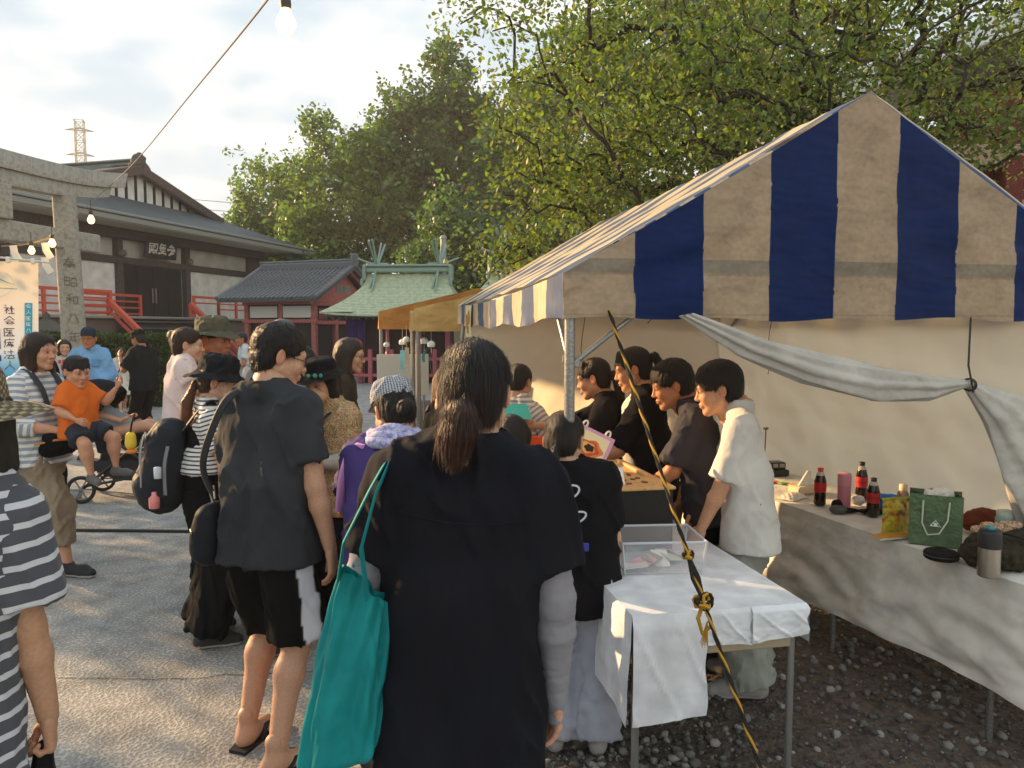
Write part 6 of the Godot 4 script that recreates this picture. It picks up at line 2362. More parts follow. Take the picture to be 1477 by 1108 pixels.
func stroller() -> void:
	var t := thing("stroller", "black stroller with wheels and mesh basket, a child's bare legs showing", "stroller", at3(-3.74, 7.3), -80.0)
	t.scale = Vector3(1.1, 1.1, 1.1)
	var fr := mat("1a1b1d", 0.45)
	var fab := cloth("202226")
	for x in [-0.22, 0.22]:
		var mb := MB.new()
		mb.tube([Vector3(x, 0.12, -0.42), Vector3(x, 0.42, -0.05), Vector3(x, 0.62, 0.18), Vector3(x, 0.98, 0.5)], [0.014], 8)
		mb.tube([Vector3(x, 0.12, 0.36), Vector3(x, 0.42, 0.0), Vector3(x, 0.5, -0.35)], [0.013], 8)
		mb.tube([Vector3(x, 0.14, -0.4), Vector3(x, 0.2, 0.0), Vector3(x, 0.14, 0.36)], [0.011], 8)
		obj("frame_tube", mb, fr, t)
	for q in [[-0.24, -0.42, 0.085], [0.24, -0.42, 0.085], [-0.25, 0.36, 0.105], [0.25, 0.36, 0.105]]:
		var mb := MB.new()
		ring(mb, Vector3(q[0], q[2] + 0.016, q[1]), q[2], 0.016, Basis(Vector3.UP, PI / 2))
		var w := obj("wheel", mb, mat("232323", 0.8), t)
		mb = MB.new()
		for k in 6:
			var a := TAU * k / 6.0
			mb.bar(Vector3(q[0], q[2] + 0.016, q[1]), Vector3(q[0], q[2] + 0.016 + sin(a) * q[2], q[1] + cos(a) * q[2]), 0.007, 5)
		mb.box(Vector3(q[0], q[2] + 0.016, q[1]), Vector3(0.04, 0.035, 0.035), Basis(), 0.01)
		obj("spokes", mb, mat("77787a", 0.5), w)
	var S := Solid.new()
	S.h = 0.02
	S.cap(Vector3(-0.13, 0.5, -0.25), Vector3(0.13, 0.5, -0.25), 0.06, 0.06, 0.05)
	S.cap(Vector3(-0.13, 0.5, 0.0), Vector3(0.13, 0.5, 0.0), 0.06, 0.06, 0.08)
	S.cap(Vector3(-0.14, 0.6, 0.2), Vector3(0.14, 0.6, 0.2), 0.06, 0.06, 0.1)
	S.cap(Vector3(-0.14, 0.78, 0.38), Vector3(0.14, 0.78, 0.38), 0.05, 0.05, 0.1)
	S.cap(Vector3(-0.12, 0.46, -0.42), Vector3(0.12, 0.46, -0.42), 0.035, 0.035, 0.05)
	S.amp = 0.01
	later("seat", [S], fab, t)
	var S2 := Solid.new()
	S2.h = 0.02
	S2.ell(Vector3(0, 0.86, 0.28), Vector3(0.24, 0.2, 0.26), 0.02)
	S2.ell(Vector3(0, 0.78, 0.2), Vector3(0.2, 0.19, 0.3), 0.02, 1)
	later("hood", [S2], fab, t)
	var mb := MB.new()
	mb.grid(func(u: float, v: float) -> Vector3:
		var s := sin(u * PI)
		return Vector3(lerpf(-0.2, 0.2, v), 0.33 - 0.15 * s - 0.03 * sin(v * PI), lerpf(-0.36, 0.34, u)), 20, 10)
	for sx in [-0.2, 0.2]:
		mb.grid(func(u: float, v: float) -> Vector3:
			var low := 0.33 - 0.15 * sin(u * PI)
			return Vector3(sx, lerpf(low, 0.36, v), lerpf(-0.36, 0.34, u)), 20, 3)
	obj("basket", mb, mat("2b2c2e", 0.9), t)
	mb = MB.new()
	mb.tube([Vector3(-0.22, 0.98, 0.5), Vector3(-0.15, 1.02, 0.56), Vector3(0.15, 1.02, 0.56), Vector3(0.22, 0.98, 0.5)], [0.017], 8)
	obj("handle", mb, fr, t)
	var sk := Color("c89b7e").srgb_to_linear()
	var b := thing("child", "child lying in the black stroller, only bare legs showing", "child", at3(-3.74, 7.3), -80.0)
	b.scale = Vector3(1.1, 1.1, 1.1)
	var S3 := Solid.new()
	S3.h = 0.012
	for x in [-0.07, 0.07]:
		S3.cap(Vector3(x, 0.6, 0.1), Vector3(x * 1.1, 0.64, -0.12), 0.055, 0.045, 0.02)
		S3.cap(Vector3(x * 1.1, 0.64, -0.12), Vector3(x * 1.2, 0.57, -0.42), 0.043, 0.026, 0.02)
		S3.cap(Vector3(x * 1.2, 0.57, -0.42), Vector3(x * 1.3, 0.6, -0.5), 0.024, 0.016, 0.02)
	S3.cap(Vector3(0, 0.62, 0.1), Vector3(0, 0.78, 0.3), 0.09, 0.08, 0.03)
	S3.ell(Vector3(0, 0.86, 0.36), Vector3(0.075, 0.085, 0.08), 0.02)
	for x in [-1.0, 1.0]:
		S3.cap(Vector3(x * 0.1, 0.76, 0.24), Vector3(x * 0.13, 0.7, 0.06), 0.028, 0.022, 0.02)
		S3.ell(Vector3(x * 0.12, 0.72, 0.02), Vector3(0.022, 0.02, 0.03), 0.02)
	var bm := MB.new()
	later("body", [S3], M.skin, b, bm, sk)
	var S4 := Solid.new()
	S4.h = 0.014
	S4.cap(Vector3(0, 0.62, 0.08), Vector3(0, 0.78, 0.3), 0.105, 0.1, 0.03)
	later("shirt", [S4], cloth("8d949c"), b)

func front_table() -> void:
	var yaw := 10.9
	var t := thing("front_table", "folding table with steel legs at the tent front", "table", at3(0.401, 2.422), yaw)
	var W := 0.64
	var L := 1.35
	var steel := mat("9a9a96", 0.4, 0.7)
	var mb := MB.new()
	mb.box(Vector3(W / 2, 0.675, -L / 2), Vector3(W - 0.02, 0.03, L - 0.02), Basis(), 0.006)
	obj("tabletop", mb, mat("8c8577", 0.7), t)
	for q in [[0.03, -0.04], [W - 0.03, -0.04], [0.03, -L + 0.06], [W - 0.03, -L + 0.06]]:
		mb = MB.new()
		mb.tube([Vector3(q[0], 0.0, q[1]), Vector3(q[0], 0.66, q[1])], [0.0135, 0.0135], 12)
		var lg := obj("leg", mb, steel, t)
		mb = MB.new()
		mb.lathe([Vector2(0.0, 0.0), Vector2(0.018, 0.0), Vector2(0.018, 0.03), Vector2(0.014, 0.035)], Vector3(q[0], 0.001, q[1]), 12)
		obj("rubber_foot", mb, mat("1c1c1c", 0.8), lg)
	for z in [-0.04, -L + 0.06]:
		mb = MB.new()
		mb.beam(Vector3(0.03, 0.545, z), Vector3(W - 0.03, 0.545, z), 0.02, 0.035, 0.004)
		obj("cross_bar", mb, mat("b3a68c", 0.5, 0.3), t)
	# the cloth: a sheet over the top that hangs lower at the near left corner
	var cm := mat("eceff3", 0.36)
	tri_tex(cm, M.mottle, Vector3(2, 2, 2), M.crease, 0.1)
	var c := thing("white_tablecloth", "white shiny plastic cloth over the front table, long at its near left corner", "tablecloth", at3(0.401, 2.422), yaw)
	var ns := noise(1.0, 3, FastNoiseLite.TYPE_SIMPLEX_SMOOTH, 61)
	mb = MB.new()
	mb.grid(func(u: float, v: float) -> Vector3: return Vector3(u * W, 0.697 + 0.0012 * ns.get_noise_2d(u * 6.0, v * 10.0) - 0.0005 * (pow(absf(u * 2 - 1), 14.0) + pow(absf(v * 2 - 1), 14.0)), -v * L), 30, 40)
	obj("top", mb, cm, c)
	var flap := func(x0: float, x1: float, hem0: float, hem1: float, off: float, ph: float) -> MB:
		var m2 := MB.new()
		m2.grid(func(u: float, v: float) -> Vector3:
			var dg := absf(sin((u * 1.3 - v * 0.9) * 4.2 + ph))
			var crease := 0.008 * (1.0 - dg) ** 6 * minf(v * 3.0, 1.0) + 0.004 * sin(u * 5.0 + ph) * v + 0.006 * ns.get_noise_2d(u * 3.0 + ph, v * 3.0) * v
			return Vector3(lerpf(x0, x1, u) + 0.006 * sin(v * 9.0) * u, lerpf(0.6965, lerpf(hem0, hem1, u), v), off * minf(v * 8.0, 1.0) + crease * 0.8 + 0.004 * sin(v * 3.0)), 26, 26)
		return m2
	obj("front_flap", flap.call(0.0, 0.265, 0.315, 0.33, 0.012, 0.3), cm, c)
	obj("front_flap", flap.call(0.262, 0.43, 0.575, 0.565, 0.004, 1.7), cm, c)
	obj("front_flap", flap.call(0.43, 0.64, 0.57, 0.59, 0.014, 3.1), cm, c)
	for sd in 2:
		mb = MB.new()
		mb.grid(func(u: float, v: float) -> Vector3:
			var hem := lerpf(0.315, 0.36, u) if sd == 0 else lerpf(0.56, 0.5, u)
			var f := 0.006 * sin(u * 9.0 + v * 2.5) * v + 0.012 * ns.get_noise_2d(u * 4.0, v * 2.0 + 7.0 * sd) * v
			return Vector3((-0.004 * minf(v * 8.0, 1.0) - f - 0.012 * v) if sd == 0 else (W + 0.004 * minf(v * 8.0, 1.0) + f), lerpf(0.6965, hem, v), 0.012 * minf(v * 8.0, 1.0) * (1.0 - u) - u * L), 40, 24)
		obj("side_flap", mb, cm, c)
	# black-fronted game box with a cardboard top
	var gb := thing("game_box", "black-sided stall game box with a brown cardboard top on the white table", "game box", at3(0.36, 3.1, 0.7), yaw)
	var blk := tri_tex(mat("171210", 0.75), M.grain, Vector3(3, 3, 3))
	mb = MB.new()
	mb.box(Vector3(0.17, 0.132, -0.006), Vector3(0.34, 0.262, 0.012))
	obj("front_panel", mb, blk, gb)
	for x in [0.006, 0.334]:
		mb = MB.new()
		mb.box(Vector3(x, 0.132, -0.34), Vector3(0.012, 0.262, 0.65))
		obj("side_panel", mb, blk, gb)
	mb = MB.new()
	mb.box(Vector3(0.17, 0.132, -0.664), Vector3(0.34, 0.262, 0.012))
	obj("back_panel", mb, blk, gb)
	mb = MB.new()
	mb.box(Vector3(0.17, 0.27, -0.335), Vector3(0.36, 0.012, 0.69), Basis(), 0.003)
	var card := mat("f2e6d2", 0.9)
	tri_tex(card, ntex(0.03, 5, ["c39a68", "e0bd8c", "d6b07c", "a98556"], 256, FastNoiseLite.TYPE_SIMPLEX, 71), Vector3(3, 3, 3))
	obj("cardboard_top", mb, card, gb)
	mb = MB.new()
	mb.box(Vector3(0.3, 0.283, -0.42), Vector3(0.02, 0.016, 0.4), Basis(), 0.003)
	obj("edge_strip", mb, mat("c9a878", 0.85), gb)
	var rng := RandomNumberGenerator.new()
	rng.seed = 9
	mb = MB.new()
	for i in 26:
		mb.box(Vector3(rng.randf_range(0.05, 0.27), 0.279, -rng.randf_range(0.05, 0.6)), Vector3(rng.randf_range(0.012, 0.03), 0.006, rng.randf_range(0.008, 0.02)), Basis(Vector3.UP, rng.randf() * 3.0))
	obj("paper_scraps", mb, mat("74553a", 0.9), gb).set_meta("kind", "stuff")
	# cups
	var cup := mat("e6e4e0", 0.35)
	var cl := ["clear plastic cup upside down nearest the box edge", "clear plastic cup behind the nearest one", "clear plastic cup beside the pink board"]
	var cp := [[0.455, 3.2], [0.43, 3.32], [0.39, 3.3]]
	for i in 3:
		var q := thing("plastic_cup", cl[i], "cup", at3(cp[i][0], cp[i][1], 0.977), 0.0, "plastic cups on the game box")
		mb = MB.new()
		mb.lathe([Vector2(0.036, 0.0), Vector2(0.0375, 0.004), Vector2(0.026, 0.075), Vector2(0.0, 0.076)], Vector3.ZERO, 18)
		obj("cup_wall", mb, cup, q)
		mb = MB.new()
		ring(mb, Vector3(0, 0.003, 0), 0.037, 0.002, Basis(Vector3.RIGHT, PI / 2))
		obj("rim", mb, cup, q)
	# the pink board with its painted hole
	var pb := thing("picture_board", "tilted pink-bordered board with a red and orange painted mouth hole", "board", at3(0.345, 3.34, 1.115), 0.0)
	var bx := Vector3(0.158, -0.075, 0.03).normalized()
	var by := Vector3(0.14, 0.12, -0.14)
	by = (by - bx * by.dot(bx)).normalized()
	pb.basis = Basis(bx, by, bx.cross(by))
	mb = MB.new()
	mb.box(Vector3(0, 0, 0), Vector3(0.19, 0.21, 0.012), Basis(), 0.002)
	obj("board", mb, mat("d49fc0", 0.7), pb)
	var lay := [[0.155, 0.165, "efdfae", 0.0], [0.115, 0.1, "d98b45", 0.01], [0.1, 0.085, "d2503a", 0.0], [0.07, 0.06, "e7b65c", -0.004], [0.045, 0.04, "3a1f14", 0.004]]
	for i in lay.size():
		mb = MB.new()
		var pl := []
		var nn := 4 if i == 0 else 22
		for k in nn:
			var a := TAU * (k + (0.5 if i == 0 else 0.0)) / nn
			var rr := 0.707 if i == 0 else 0.5 * (1.0 + 0.13 * sin(a * 5.0 + i))
			pl.append(Vector2(cos(a) * lay[i][0] * rr + lay[i][3], sin(a) * lay[i][1] * rr - 0.008 * (1 if i else 0)))
		mb.prism(pl, 0.002, Transform3D(Basis(), Vector3(0, 0, 0.0075 + i * 0.0012)))
		obj("painted_layer", mb, mat(lay[i][2], 0.85), pb)
	for x in [-0.06, 0.055]:
		mb = MB.new()
		ring(mb, Vector3(x, 0.115, 0.0), 0.017, 0.0045, Basis.from_scale(Vector3(0.6, 1.3, 1)), 16)
		obj("paper_loop", mb, mat("e8e2da", 0.8), pb)
	mb = MB.new()
	for i in 9:
		var o := Vector3(0.0, 0.985 + 0.004 * i, 0.0)
		mb.tube([o + at3(0.36 + 0.012 * i, 3.22 + 0.008 * i), o + at3(0.43 + 0.012 * (i % 4), 3.2 + 0.014 * (i % 5), 0.01)], [0.003], 6)
	tag(obj("paper_straws", mb, mat("e0a0a4", 0.8)), "bundle of thin pink and white straws lying behind the cups", "straws")
	# clear storage box
	var bo := thing("storage_box", "clear plastic storage box of papers on the white table", "box", at3(0.436, 2.822, 0.703), 4.0)
	var clear := StandardMaterial3D.new()
	clear.albedo_color = Color(0.9, 0.92, 0.94, 0.1)
	clear.roughness = 0.08
	clear.transparency = BaseMaterial3D.TRANSPARENCY_ALPHA
	var hazy := mat(Color(0.8, 0.82, 0.85, 0.75), 0.4)
	hazy.transparency = BaseMaterial3D.TRANSPARENCY_ALPHA
	var bw := 0.307
	var bd := 0.235
	var bh := 0.125
	for q in [[Vector3(bw / 2, bh / 2, 0.0), Vector3(bw, bh, 0.0022), 0], [Vector3(bw / 2, bh / 2, -bd), Vector3(bw, bh, 0.0022), 1], [Vector3(0, bh / 2, -bd / 2), Vector3(0.0022, bh, bd), 2], [Vector3(bw, bh / 2, -bd / 2), Vector3(0.0022, bh, bd), 3]]:
		mb = MB.new()
		var lean := Basis.from_euler(Vector3(0.09 if q[2] == 0 else (-0.09 if q[2] == 1 else 0.0), 0, 0.09 if q[2] == 2 else (-0.09 if q[2] == 3 else 0.0)))
		mb.box(q[0], q[1], lean)
		obj("box_wall", mb, clear, bo)
	mb = MB.new()
	mb.box(Vector3(bw / 2, 0.002, -bd / 2), Vector3(bw, 0.003, bd))
	obj("box_floor", mb, clear, bo)
	mb = MB.new()
	for q in [[Vector3(-0.012, bh, 0.012), Vector3(bw + 0.012, bh, 0.012)], [Vector3(-0.012, bh, -bd - 0.012), Vector3(bw + 0.012, bh, -bd - 0.012)], [Vector3(-0.012, bh, 0.012), Vector3(-0.012, bh, -bd - 0.012)], [Vector3(bw + 0.012, bh, 0.012), Vector3(bw + 0.012, bh, -bd - 0.012)]]:
		mb.tube([q[0], q[1]], [0.005, 0.005], 8)
	obj("rim", mb, hazy, bo)
	mb = MB.new()
	for q in [[0.0, 0.0], [bw, 0.0], [0.0, -bd], [bw, -bd]]:
		mb.tube([Vector3(q[0], 0.0, q[1]), Vector3(q[0] + signf(q[0] - 0.1) * 0.011, bh, q[1] + (0.011 if q[1] > -0.1 else -0.011))], [0.004, 0.005], 8)
	obj("corner_edge", mb, hazy, bo)
	var pc := ["d8d5cf", "c78f9f", "8f8c84", "e4e0d8", "b9c0a6", "d9a7b4"]
	var pn := ["grey-white paper packet at the left in the storage box", "pink card lying flat on the box floor", "grey packet slanting at the right in the storage box", "white slip standing up in the middle of the storage box", "pale green packet against the box's left wall", "pink-edged card lying at the box's front"]
	for i in 6:
		mb = MB.new()
		mb.box(Vector3(0.05 + i * 0.042, 0.012 + 0.006 * (i % 3), -0.05 - 0.027 * i), Vector3(0.1, 0.004, 0.065), Basis.from_euler(Vector3(0.15 * (i % 3), 0.5 * i, 0.25 * ((i + 1) % 3) * (0.4 if i != 3 else 1.6))))
		var pk := obj("paper_packet", mb, mat(pc[i], 0.6))
		pk.transform = bo.transform.translated_local(Vector3(0, 0.008, 0))
		tag(pk, pn[i], "packet", "paper packets in the storage box")
	# orange game board behind the crowd
	var ob := thing("orange_board", "orange felt game board with black marks behind the children's heads", "board", at3(-0.02, 3.75, 0.98), 10.0)
	mb = MB.new()
	mb.box(Vector3(0.1, 0.0, 0.0), Vector3(0.42, 0.26, 0.02), Basis(Vector3.RIGHT, -0.5), 0.004)
	obj("panel", mb, mat("c8481c", 0.9), ob)
	for i in 14:
		mb = MB.new()
		mb.lathe([Vector2(0.0, 0.006), Vector2(0.01, 0.005), Vector2(0.012, 0.0)], Basis(Vector3.RIGHT, -0.5) * Vector3(rng.randf_range(-0.08, 0.28), rng.randf_range(-0.1, 0.1), 0.011), 8, Basis(Vector3.RIGHT, PI / 2 - 0.5))
		obj("black_mark", mb, mat("1d1714", 0.9), ob)
	mb = MB.new()
	mb.grid(func(u: float, v: float) -> Vector3: return Vector3((u - 0.5) * 0.16, 0.01 * sin(u * 4.0), (v - 0.5) * 0.12), 6, 6)
	var tp := obj("teal_sheet", mb, mat("49b8a8", 0.8))
	tp.position = at3(0.02, 4.1, 1.19)
	tp.rotation_degrees = Vector3(40, 20, 10)
	tag(tp, "small teal paper sheet held up beside the striped sleeve", "paper")

func long_table() -> void:
	var yaw := 17.8
	var o := at3(2.0, 2.46)
	var t := thing("long_table", "long folding table along the tent's right wall", "table", o, yaw)
	var W := 0.6
	var L := 2.75
	var mb := MB.new()
	mb.box(Vector3(W / 2, 0.675, -L / 2), Vector3(W - 0.02, 0.03, L - 0.02))
	obj("tabletop", mb, mat("8c8577", 0.7), t)
	for z in [-0.42, -1.3, -1.5, -2.65]:
		for x in [0.04, W - 0.04]:
			mb = MB.new()
			mb.tube([Vector3(x, 0.0, z), Vector3(x, 0.66, z)], [0.0135, 0.0135], 10)
			obj("leg", mb, M.pole, t)
	var cm := mat("e2ddd1", 0.6)
	tri_tex(cm, M.mottle, Vector3(1.5, 1.5, 1.5), M.crease, 0.4)
	var c := thing("long_tablecloth", "cream-white cloth with slack folds hanging from the long table", "tablecloth", o, yaw)
	var ns := noise(1.0, 3, FastNoiseLite.TYPE_SIMPLEX_SMOOTH, 62)
	mb = MB.new()
	mb.grid(func(u: float, v: float) -> Vector3: return Vector3(u * W, 0.7 + 0.002 * ns.get_noise_2d(u * 6.0, v * 14.0) - 0.005 * pow(absf(u * 2 - 1), 16.0), -v * L), 20, 60)
	obj("top", mb, cm, c)
	mb = MB.new()
	mb.grid(func(u: float, v: float) -> Vector3:
		# swags: folds that hang in loops between the pinned points
		var seg := u * 2.6
		var ph := seg - floorf(seg)
		var dip := sin(ph * PI)
		var fold := sin((v * 1.0 + dip * 0.45) * 17.0) * 0.013 * smoothstep(0.15, 0.6, v) * dip * (0.6 + 0.8 * ns.get_noise_2d(u * 7.0, 3.0)) + 0.026 * ns.get_noise_2d(u * 6.0, v * 2.0) * v + 0.008 * sin(u * 40.0) * v * (1.0 - dip)
		return Vector3(-0.004 - fold - 0.03 * v * v, lerpf(0.696, 0.235 + 0.02 * sin(u * 7.0), v), -u * L), 150, 50)
	obj("front_skirt", mb, cm, c)
	mb = MB.new()
	mb.grid(func(u: float, v: float) -> Vector3: return Vector3(u * W, lerpf(0.696, 0.25, v), 0.006 + 0.02 * sin(u * 20.0) * v), 24, 10)
	obj("end_skirt", mb, cm, c)
	# ---- things standing on it
	var y := 0.704
	for q in [["cola_bottle", "small cola bottle with a red cap at the back of the long table", 1.66, 3.96, "c8201c", 0.205], ["cola_bottle", "cola bottle with dark cap and red patterned label behind the pink flask", 1.93, 4.06, "1a1614", 0.22], ["cola_bottle", "cola bottle with dark cap between the pink flask and blue pouch", 1.83, 3.72, "1a1614", 0.2]]:
		var b := thing(q[0], q[1], "bottle", at3(q[2], q[3], y), 20.0)
		var h: float = q[5]
		mb = MB.new()
		var body := [Vector2(0.0, 0.002), Vector2(0.024, 0.0), Vector2(0.031, 0.01), Vector2(0.0315, h * 0.28), Vector2(0.027, h * 0.38), Vector2(0.031, h * 0.5), Vector2(0.0305, h * 0.64), Vector2(0.022, h * 0.8), Vector2(0.0125, h * 0.9)]
		mb.lathe(body, Vector3.ZERO, 20)
		obj("drink", mb, mat("1d0c08", 0.12), b)
		mb = MB.new()
		mb.lathe([Vector2(0.0308, h * 0.36), Vector2(0.0318, h * 0.42), Vector2(0.0322, h * 0.5), Vector2(0.0317, h * 0.62)], Vector3.ZERO, 20)
		obj("label_band", mb, mat("b3191c", 0.5), b)
		mb = MB.new()
		for k in 4:
			mb.lathe([Vector2(0.0326, h * 0.47 + k * 0.003), Vector2(0.0328, h * 0.475 + k * 0.003)], Vector3.ZERO, 20)
		mb.lathe([Vector2(0.012, h * 0.9), Vector2(0.0145, h * 0.905), Vector2(0.0145, h * 0.985), Vector2(0.0, h)], Vector3.ZERO, 16)
		obj("cap", mb, mat(q[4], 0.45), b)
		mb = MB.new()
		mb.lathe([Vector2(0.0225, h * 0.8), Vector2(0.0135, h * 0.895)], Vector3.ZERO, 16)
		obj("neck", mb, mat("b9a998", 0.12), b)
	var th := thing("pink_flask", "tall pink flask standing near the middle of the long table", "flask", at3(1.745, 3.86, y))
	mb = MB.new()
	mb.lathe([Vector2(0, 0), Vector2(0.03, 0.0), Vector2(0.033, 0.006), Vector2(0.033, 0.13)], Vector3.ZERO, 22)
	obj("body", mb, mat("b8707c", 0.45), th)
	mb = MB.new()
	mb.lathe([Vector2(0.0345, 0.13), Vector2(0.0345, 0.185), Vector2(0.03, 0.195), Vector2(0.0, 0.196)], Vector3.ZERO, 22)
	obj("lid", mb, mat("c27f88", 0.5), th)
	var st := thing("steel_flask", "brushed steel flask with black top and teal button, at the table's near edge", "flask", at3(1.83, 2.80, y))
	mb = MB.new()
	mb.lathe([Vector2(0, 0), Vector2(0.036, 0.0), Vector2(0.039, 0.004), Vector2(0.039, 0.115)], Vector3.ZERO, 26)
	obj("body", mb, mat("b5aca0", 0.3, 1.0), st)
	mb = MB.new()
	mb.lathe([Vector2(0.0405, 0.113), Vector2(0.0415, 0.13), Vector2(0.04, 0.17), Vector2(0.034, 0.182), Vector2(0.0, 0.183)], Vector3.ZERO, 26)
	obj("lid", mb, mat("17181b", 0.5), st)
	mb = MB.new()
	mb.box(Vector3(0, 0.187, 0), Vector3(0.03, 0.02, 0.03), Basis(), 0.007)
	obj("button", mb, mat("2c7f7c", 0.5), st)
	var dv := thing("cash_device", "small black box with a thin upright rod at the table's far end", "device", at3(1.70, 4.80, y), 8.0)
	mb = MB.new()
	mb.box(Vector3(0, 0.02, 0), Vector3(0.17, 0.04, 0.12), Basis(), 0.006)
	obj("base", mb, mat("141414", 0.4), dv)
	mb = MB.new()
	mb.box(Vector3(0, 0.063, -0.01), Vector3(0.15, 0.045, 0.09), Basis(), 0.008)
	obj("upper", mb, mat("2b2c2e", 0.3), dv)
	mb = MB.new()
	for k in 3:
		mb.box(Vector3(-0.045 + k * 0.045, 0.066, 0.036), Vector3(0.032, 0.024, 0.004))
	obj("chrome_fronts", mb, mat("9a9890", 0.3, 0.8), dv)
	mb = MB.new()
	mb.bar(Vector3(-0.06, 0.08, 0), Vector3(-0.055, 0.3, 0), 0.004)
	mb.box(Vector3(-0.055, 0.305, 0), Vector3(0.03, 0.014, 0.01))
	obj("rod", mb, mat("6b6a66", 0.4, 0.6), dv)
	for i in 4:
		mb = MB.new()
		mb.box(Vector3.ZERO, Vector3(0.06, 0.006, 0.045), Basis(Vector3.UP, 0.3 * i), 0.001)
		var cd := obj("colour_card", mb, mat(["d0542c", "6fa04a", "d8a23a", "4c4238"][i], 0.7))
		cd.position = at3(1.62 + i * 0.045, 4.56 - i * 0.045, y + 0.004)
		tag(cd, ["orange-red", "green", "yellow", "dark brown"][i] + " card in the row of cards beside the black device", "card", "cards on the long table")
	var ti := thing("tissue_box", "cream tissue pack with a tissue pulled up out of it", "tissue box", at3(1.70, 4.26, y), 25.0)
	mb = MB.new()
	mb.box(Vector3(0, 0.024, 0), Vector3(0.19, 0.046, 0.1), Basis(), 0.012)
	obj("pack", mb, mat("cdbb9a", 0.7), ti)
	mb = MB.new()
	mb.grid(func(u: float, v: float) -> Vector3:
		var a := u * TAU
		var r := 0.04 * (1.0 - v) + 0.006
		return Vector3(cos(a) * r * 1.3 + v * 0.02, 0.044 + v * 0.085, sin(a) * r * 0.4 + 0.006 * sin(a * 5.0) * v), 24, 8)
	obj("tissue", mb, mat("e3dccb", 0.9), ti)
	var pk := thing("wet_wipe_pack", "flat clear plastic pack lying in front of the tissue box", "pack", at3(1.58, 4.13, y), 40.0)
	mb = MB.new()
	mb.grid(func(u: float, v: float) -> Vector3: return Vector3((u - 0.5) * 0.17, 0.002 + 0.03 * pow(maxf(0.0, sin(u * PI) * sin(v * PI)), 0.5) + 0.003 * sin(u * 30.0) * sin(v * 20.0), (v - 0.5) * 0.1), 24, 16)
	obj("wrapper", mb, mat("d8cfc0", 0.25), pk)
	var blobs := func(called: String, label: String, cat: String, x: float, d: float, parts: Array, m: Material, amp: float) -> Node3D:
		var q := thing(called, label, cat, at3(x, d, y))
		var S := Solid.new()
		S.h = 0.006
		for e in parts:
			S.ell(e[0], e[1], e[2] if e.size() > 2 else 0.02)
		S.plane(Vector3(0, 0.001, 0), Vector3(0, -1, 0))
		S.amp = amp
		S.freq = Vector3(30, 30, 30)
		later("body", [S], m, q)
		return q
	var bp = blobs.call("blue_pouch", "bright blue drawstring pouch behind the bottles", "pouch", 1.97, 3.87, [[Vector3(0, 0.04, 0), Vector3(0.095, 0.042, 0.05)]], cloth("3a7ec8", 0.8, 0.3), 0.006)
	mb = MB.new()
	mb.tube([Vector3(-0.1, 0.03, 0.02), Vector3(-0.05, 0.06, 0.05), Vector3(0.05, 0.065, 0.045), Vector3(0.1, 0.02, 0.02)], [0.004], 6)
	obj("piping", mb, mat("171b2b", 0.7), bp)
	blobs.call("black_strap_bag", "flat black bag and strap curled round the pink flask", "bag", 1.80, 3.79, [[Vector3(-0.08, 0.012, 0.0), Vector3(0.08, 0.014, 0.02)], [Vector3(0.05, 0.014, 0.03), Vector3(0.07, 0.016, 0.03)], [Vector3(-0.1, 0.03, -0.05), Vector3(0.03, 0.03, 0.02)]], cloth("15161a", 0.8, 0.3), 0.004)
	blobs.call("crumpled_tissue", "crumpled white tissue ball beside the blue pouch", "tissue", 1.86, 3.95, [[Vector3(0, 0.03, 0), Vector3(0.035, 0.03, 0.03)]], mat("d9d2c4", 0.9), 0.012)
	blobs.call("small_net_bag", "small grey net bag in front of the pink flask", "bag", 1.68, 3.78, [[Vector3(0, 0.02, 0), Vector3(0.045, 0.022, 0.03)]], cloth("5a5c58", 0.8, 0.3), 0.006)
	var be := thing("tea_bottle", "clear bottle with a beige cap between pouch and snack bag", "bottle", at3(1.98, 3.72, y))
	mb = MB.new()
	mb.lathe([Vector2(0, 0), Vector2(0.03, 0.002), Vector2(0.031, 0.09), Vector2(0.026, 0.12), Vector2(0.016, 0.135)], Vector3.ZERO, 18)
	obj("body", mb, mat("8d6f4f", 0.15), be)
	mb = MB.new()
	mb.lathe([Vector2(0.019, 0.133), Vector2(0.02, 0.163), Vector2(0, 0.165)], Vector3.ZERO, 16)
	obj("cap", mb, mat("cdb48a", 0.5), be)
	blobs.call("navy_bundle", "navy fabric bundle with ruffled top behind the green bag", "bundle", 2.08, 3.68, [[Vector3(0, 0.06, 0), Vector3(0.065, 0.065, 0.05)], [Vector3(0.03, 0.13, 0), Vector3(0.035, 0.022, 0.025)], [Vector3(-0.03, 0.12, 0.0), Vector3(0.03, 0.03, 0.03)]], cloth("20264a", 0.8, 0.5), 0.012)
	# snack bag with a printed picture
	var sn := thing("snack_bag", "yellow-green snack bag with a printed picture leaning by the green bag", "snack bag", at3(1.79, 3.42, y), 15.0)
	var sm := mat("ffffff", 0.35)
	tri_tex(sm, ntex(0.02, 3, ["2f6a34", "9aa832", "d8c23c", "c87828", "3b3a34", "8da05a"], 256, FastNoiseLite.TYPE_CELLULAR, 91), Vector3(4, 4, 4))
	mb = MB.new()
	for sg in [-1.0, 1.0]:
		mb.grid(func(u: float, v: float) -> Vector3: return Vector3((u - 0.5) * 0.15, v * 0.155, sg * 0.024 * sin(u * PI) * sin(v * PI) + 0.003 * sin(u * 20.0) * sin(v * 14.0)), 20, 20)
	obj("bag", mb, sm, sn)
	mb = MB.new()
	mb.grid(func(u: float, v: float) -> Vector3: return Vector3((u - 0.5) * 0.16, 0.156 + 0.012 * v, 0.003 * sin(u * 12.0)), 14, 2)
	obj("seal", mb, mat("b8b04a", 0.4), sn)
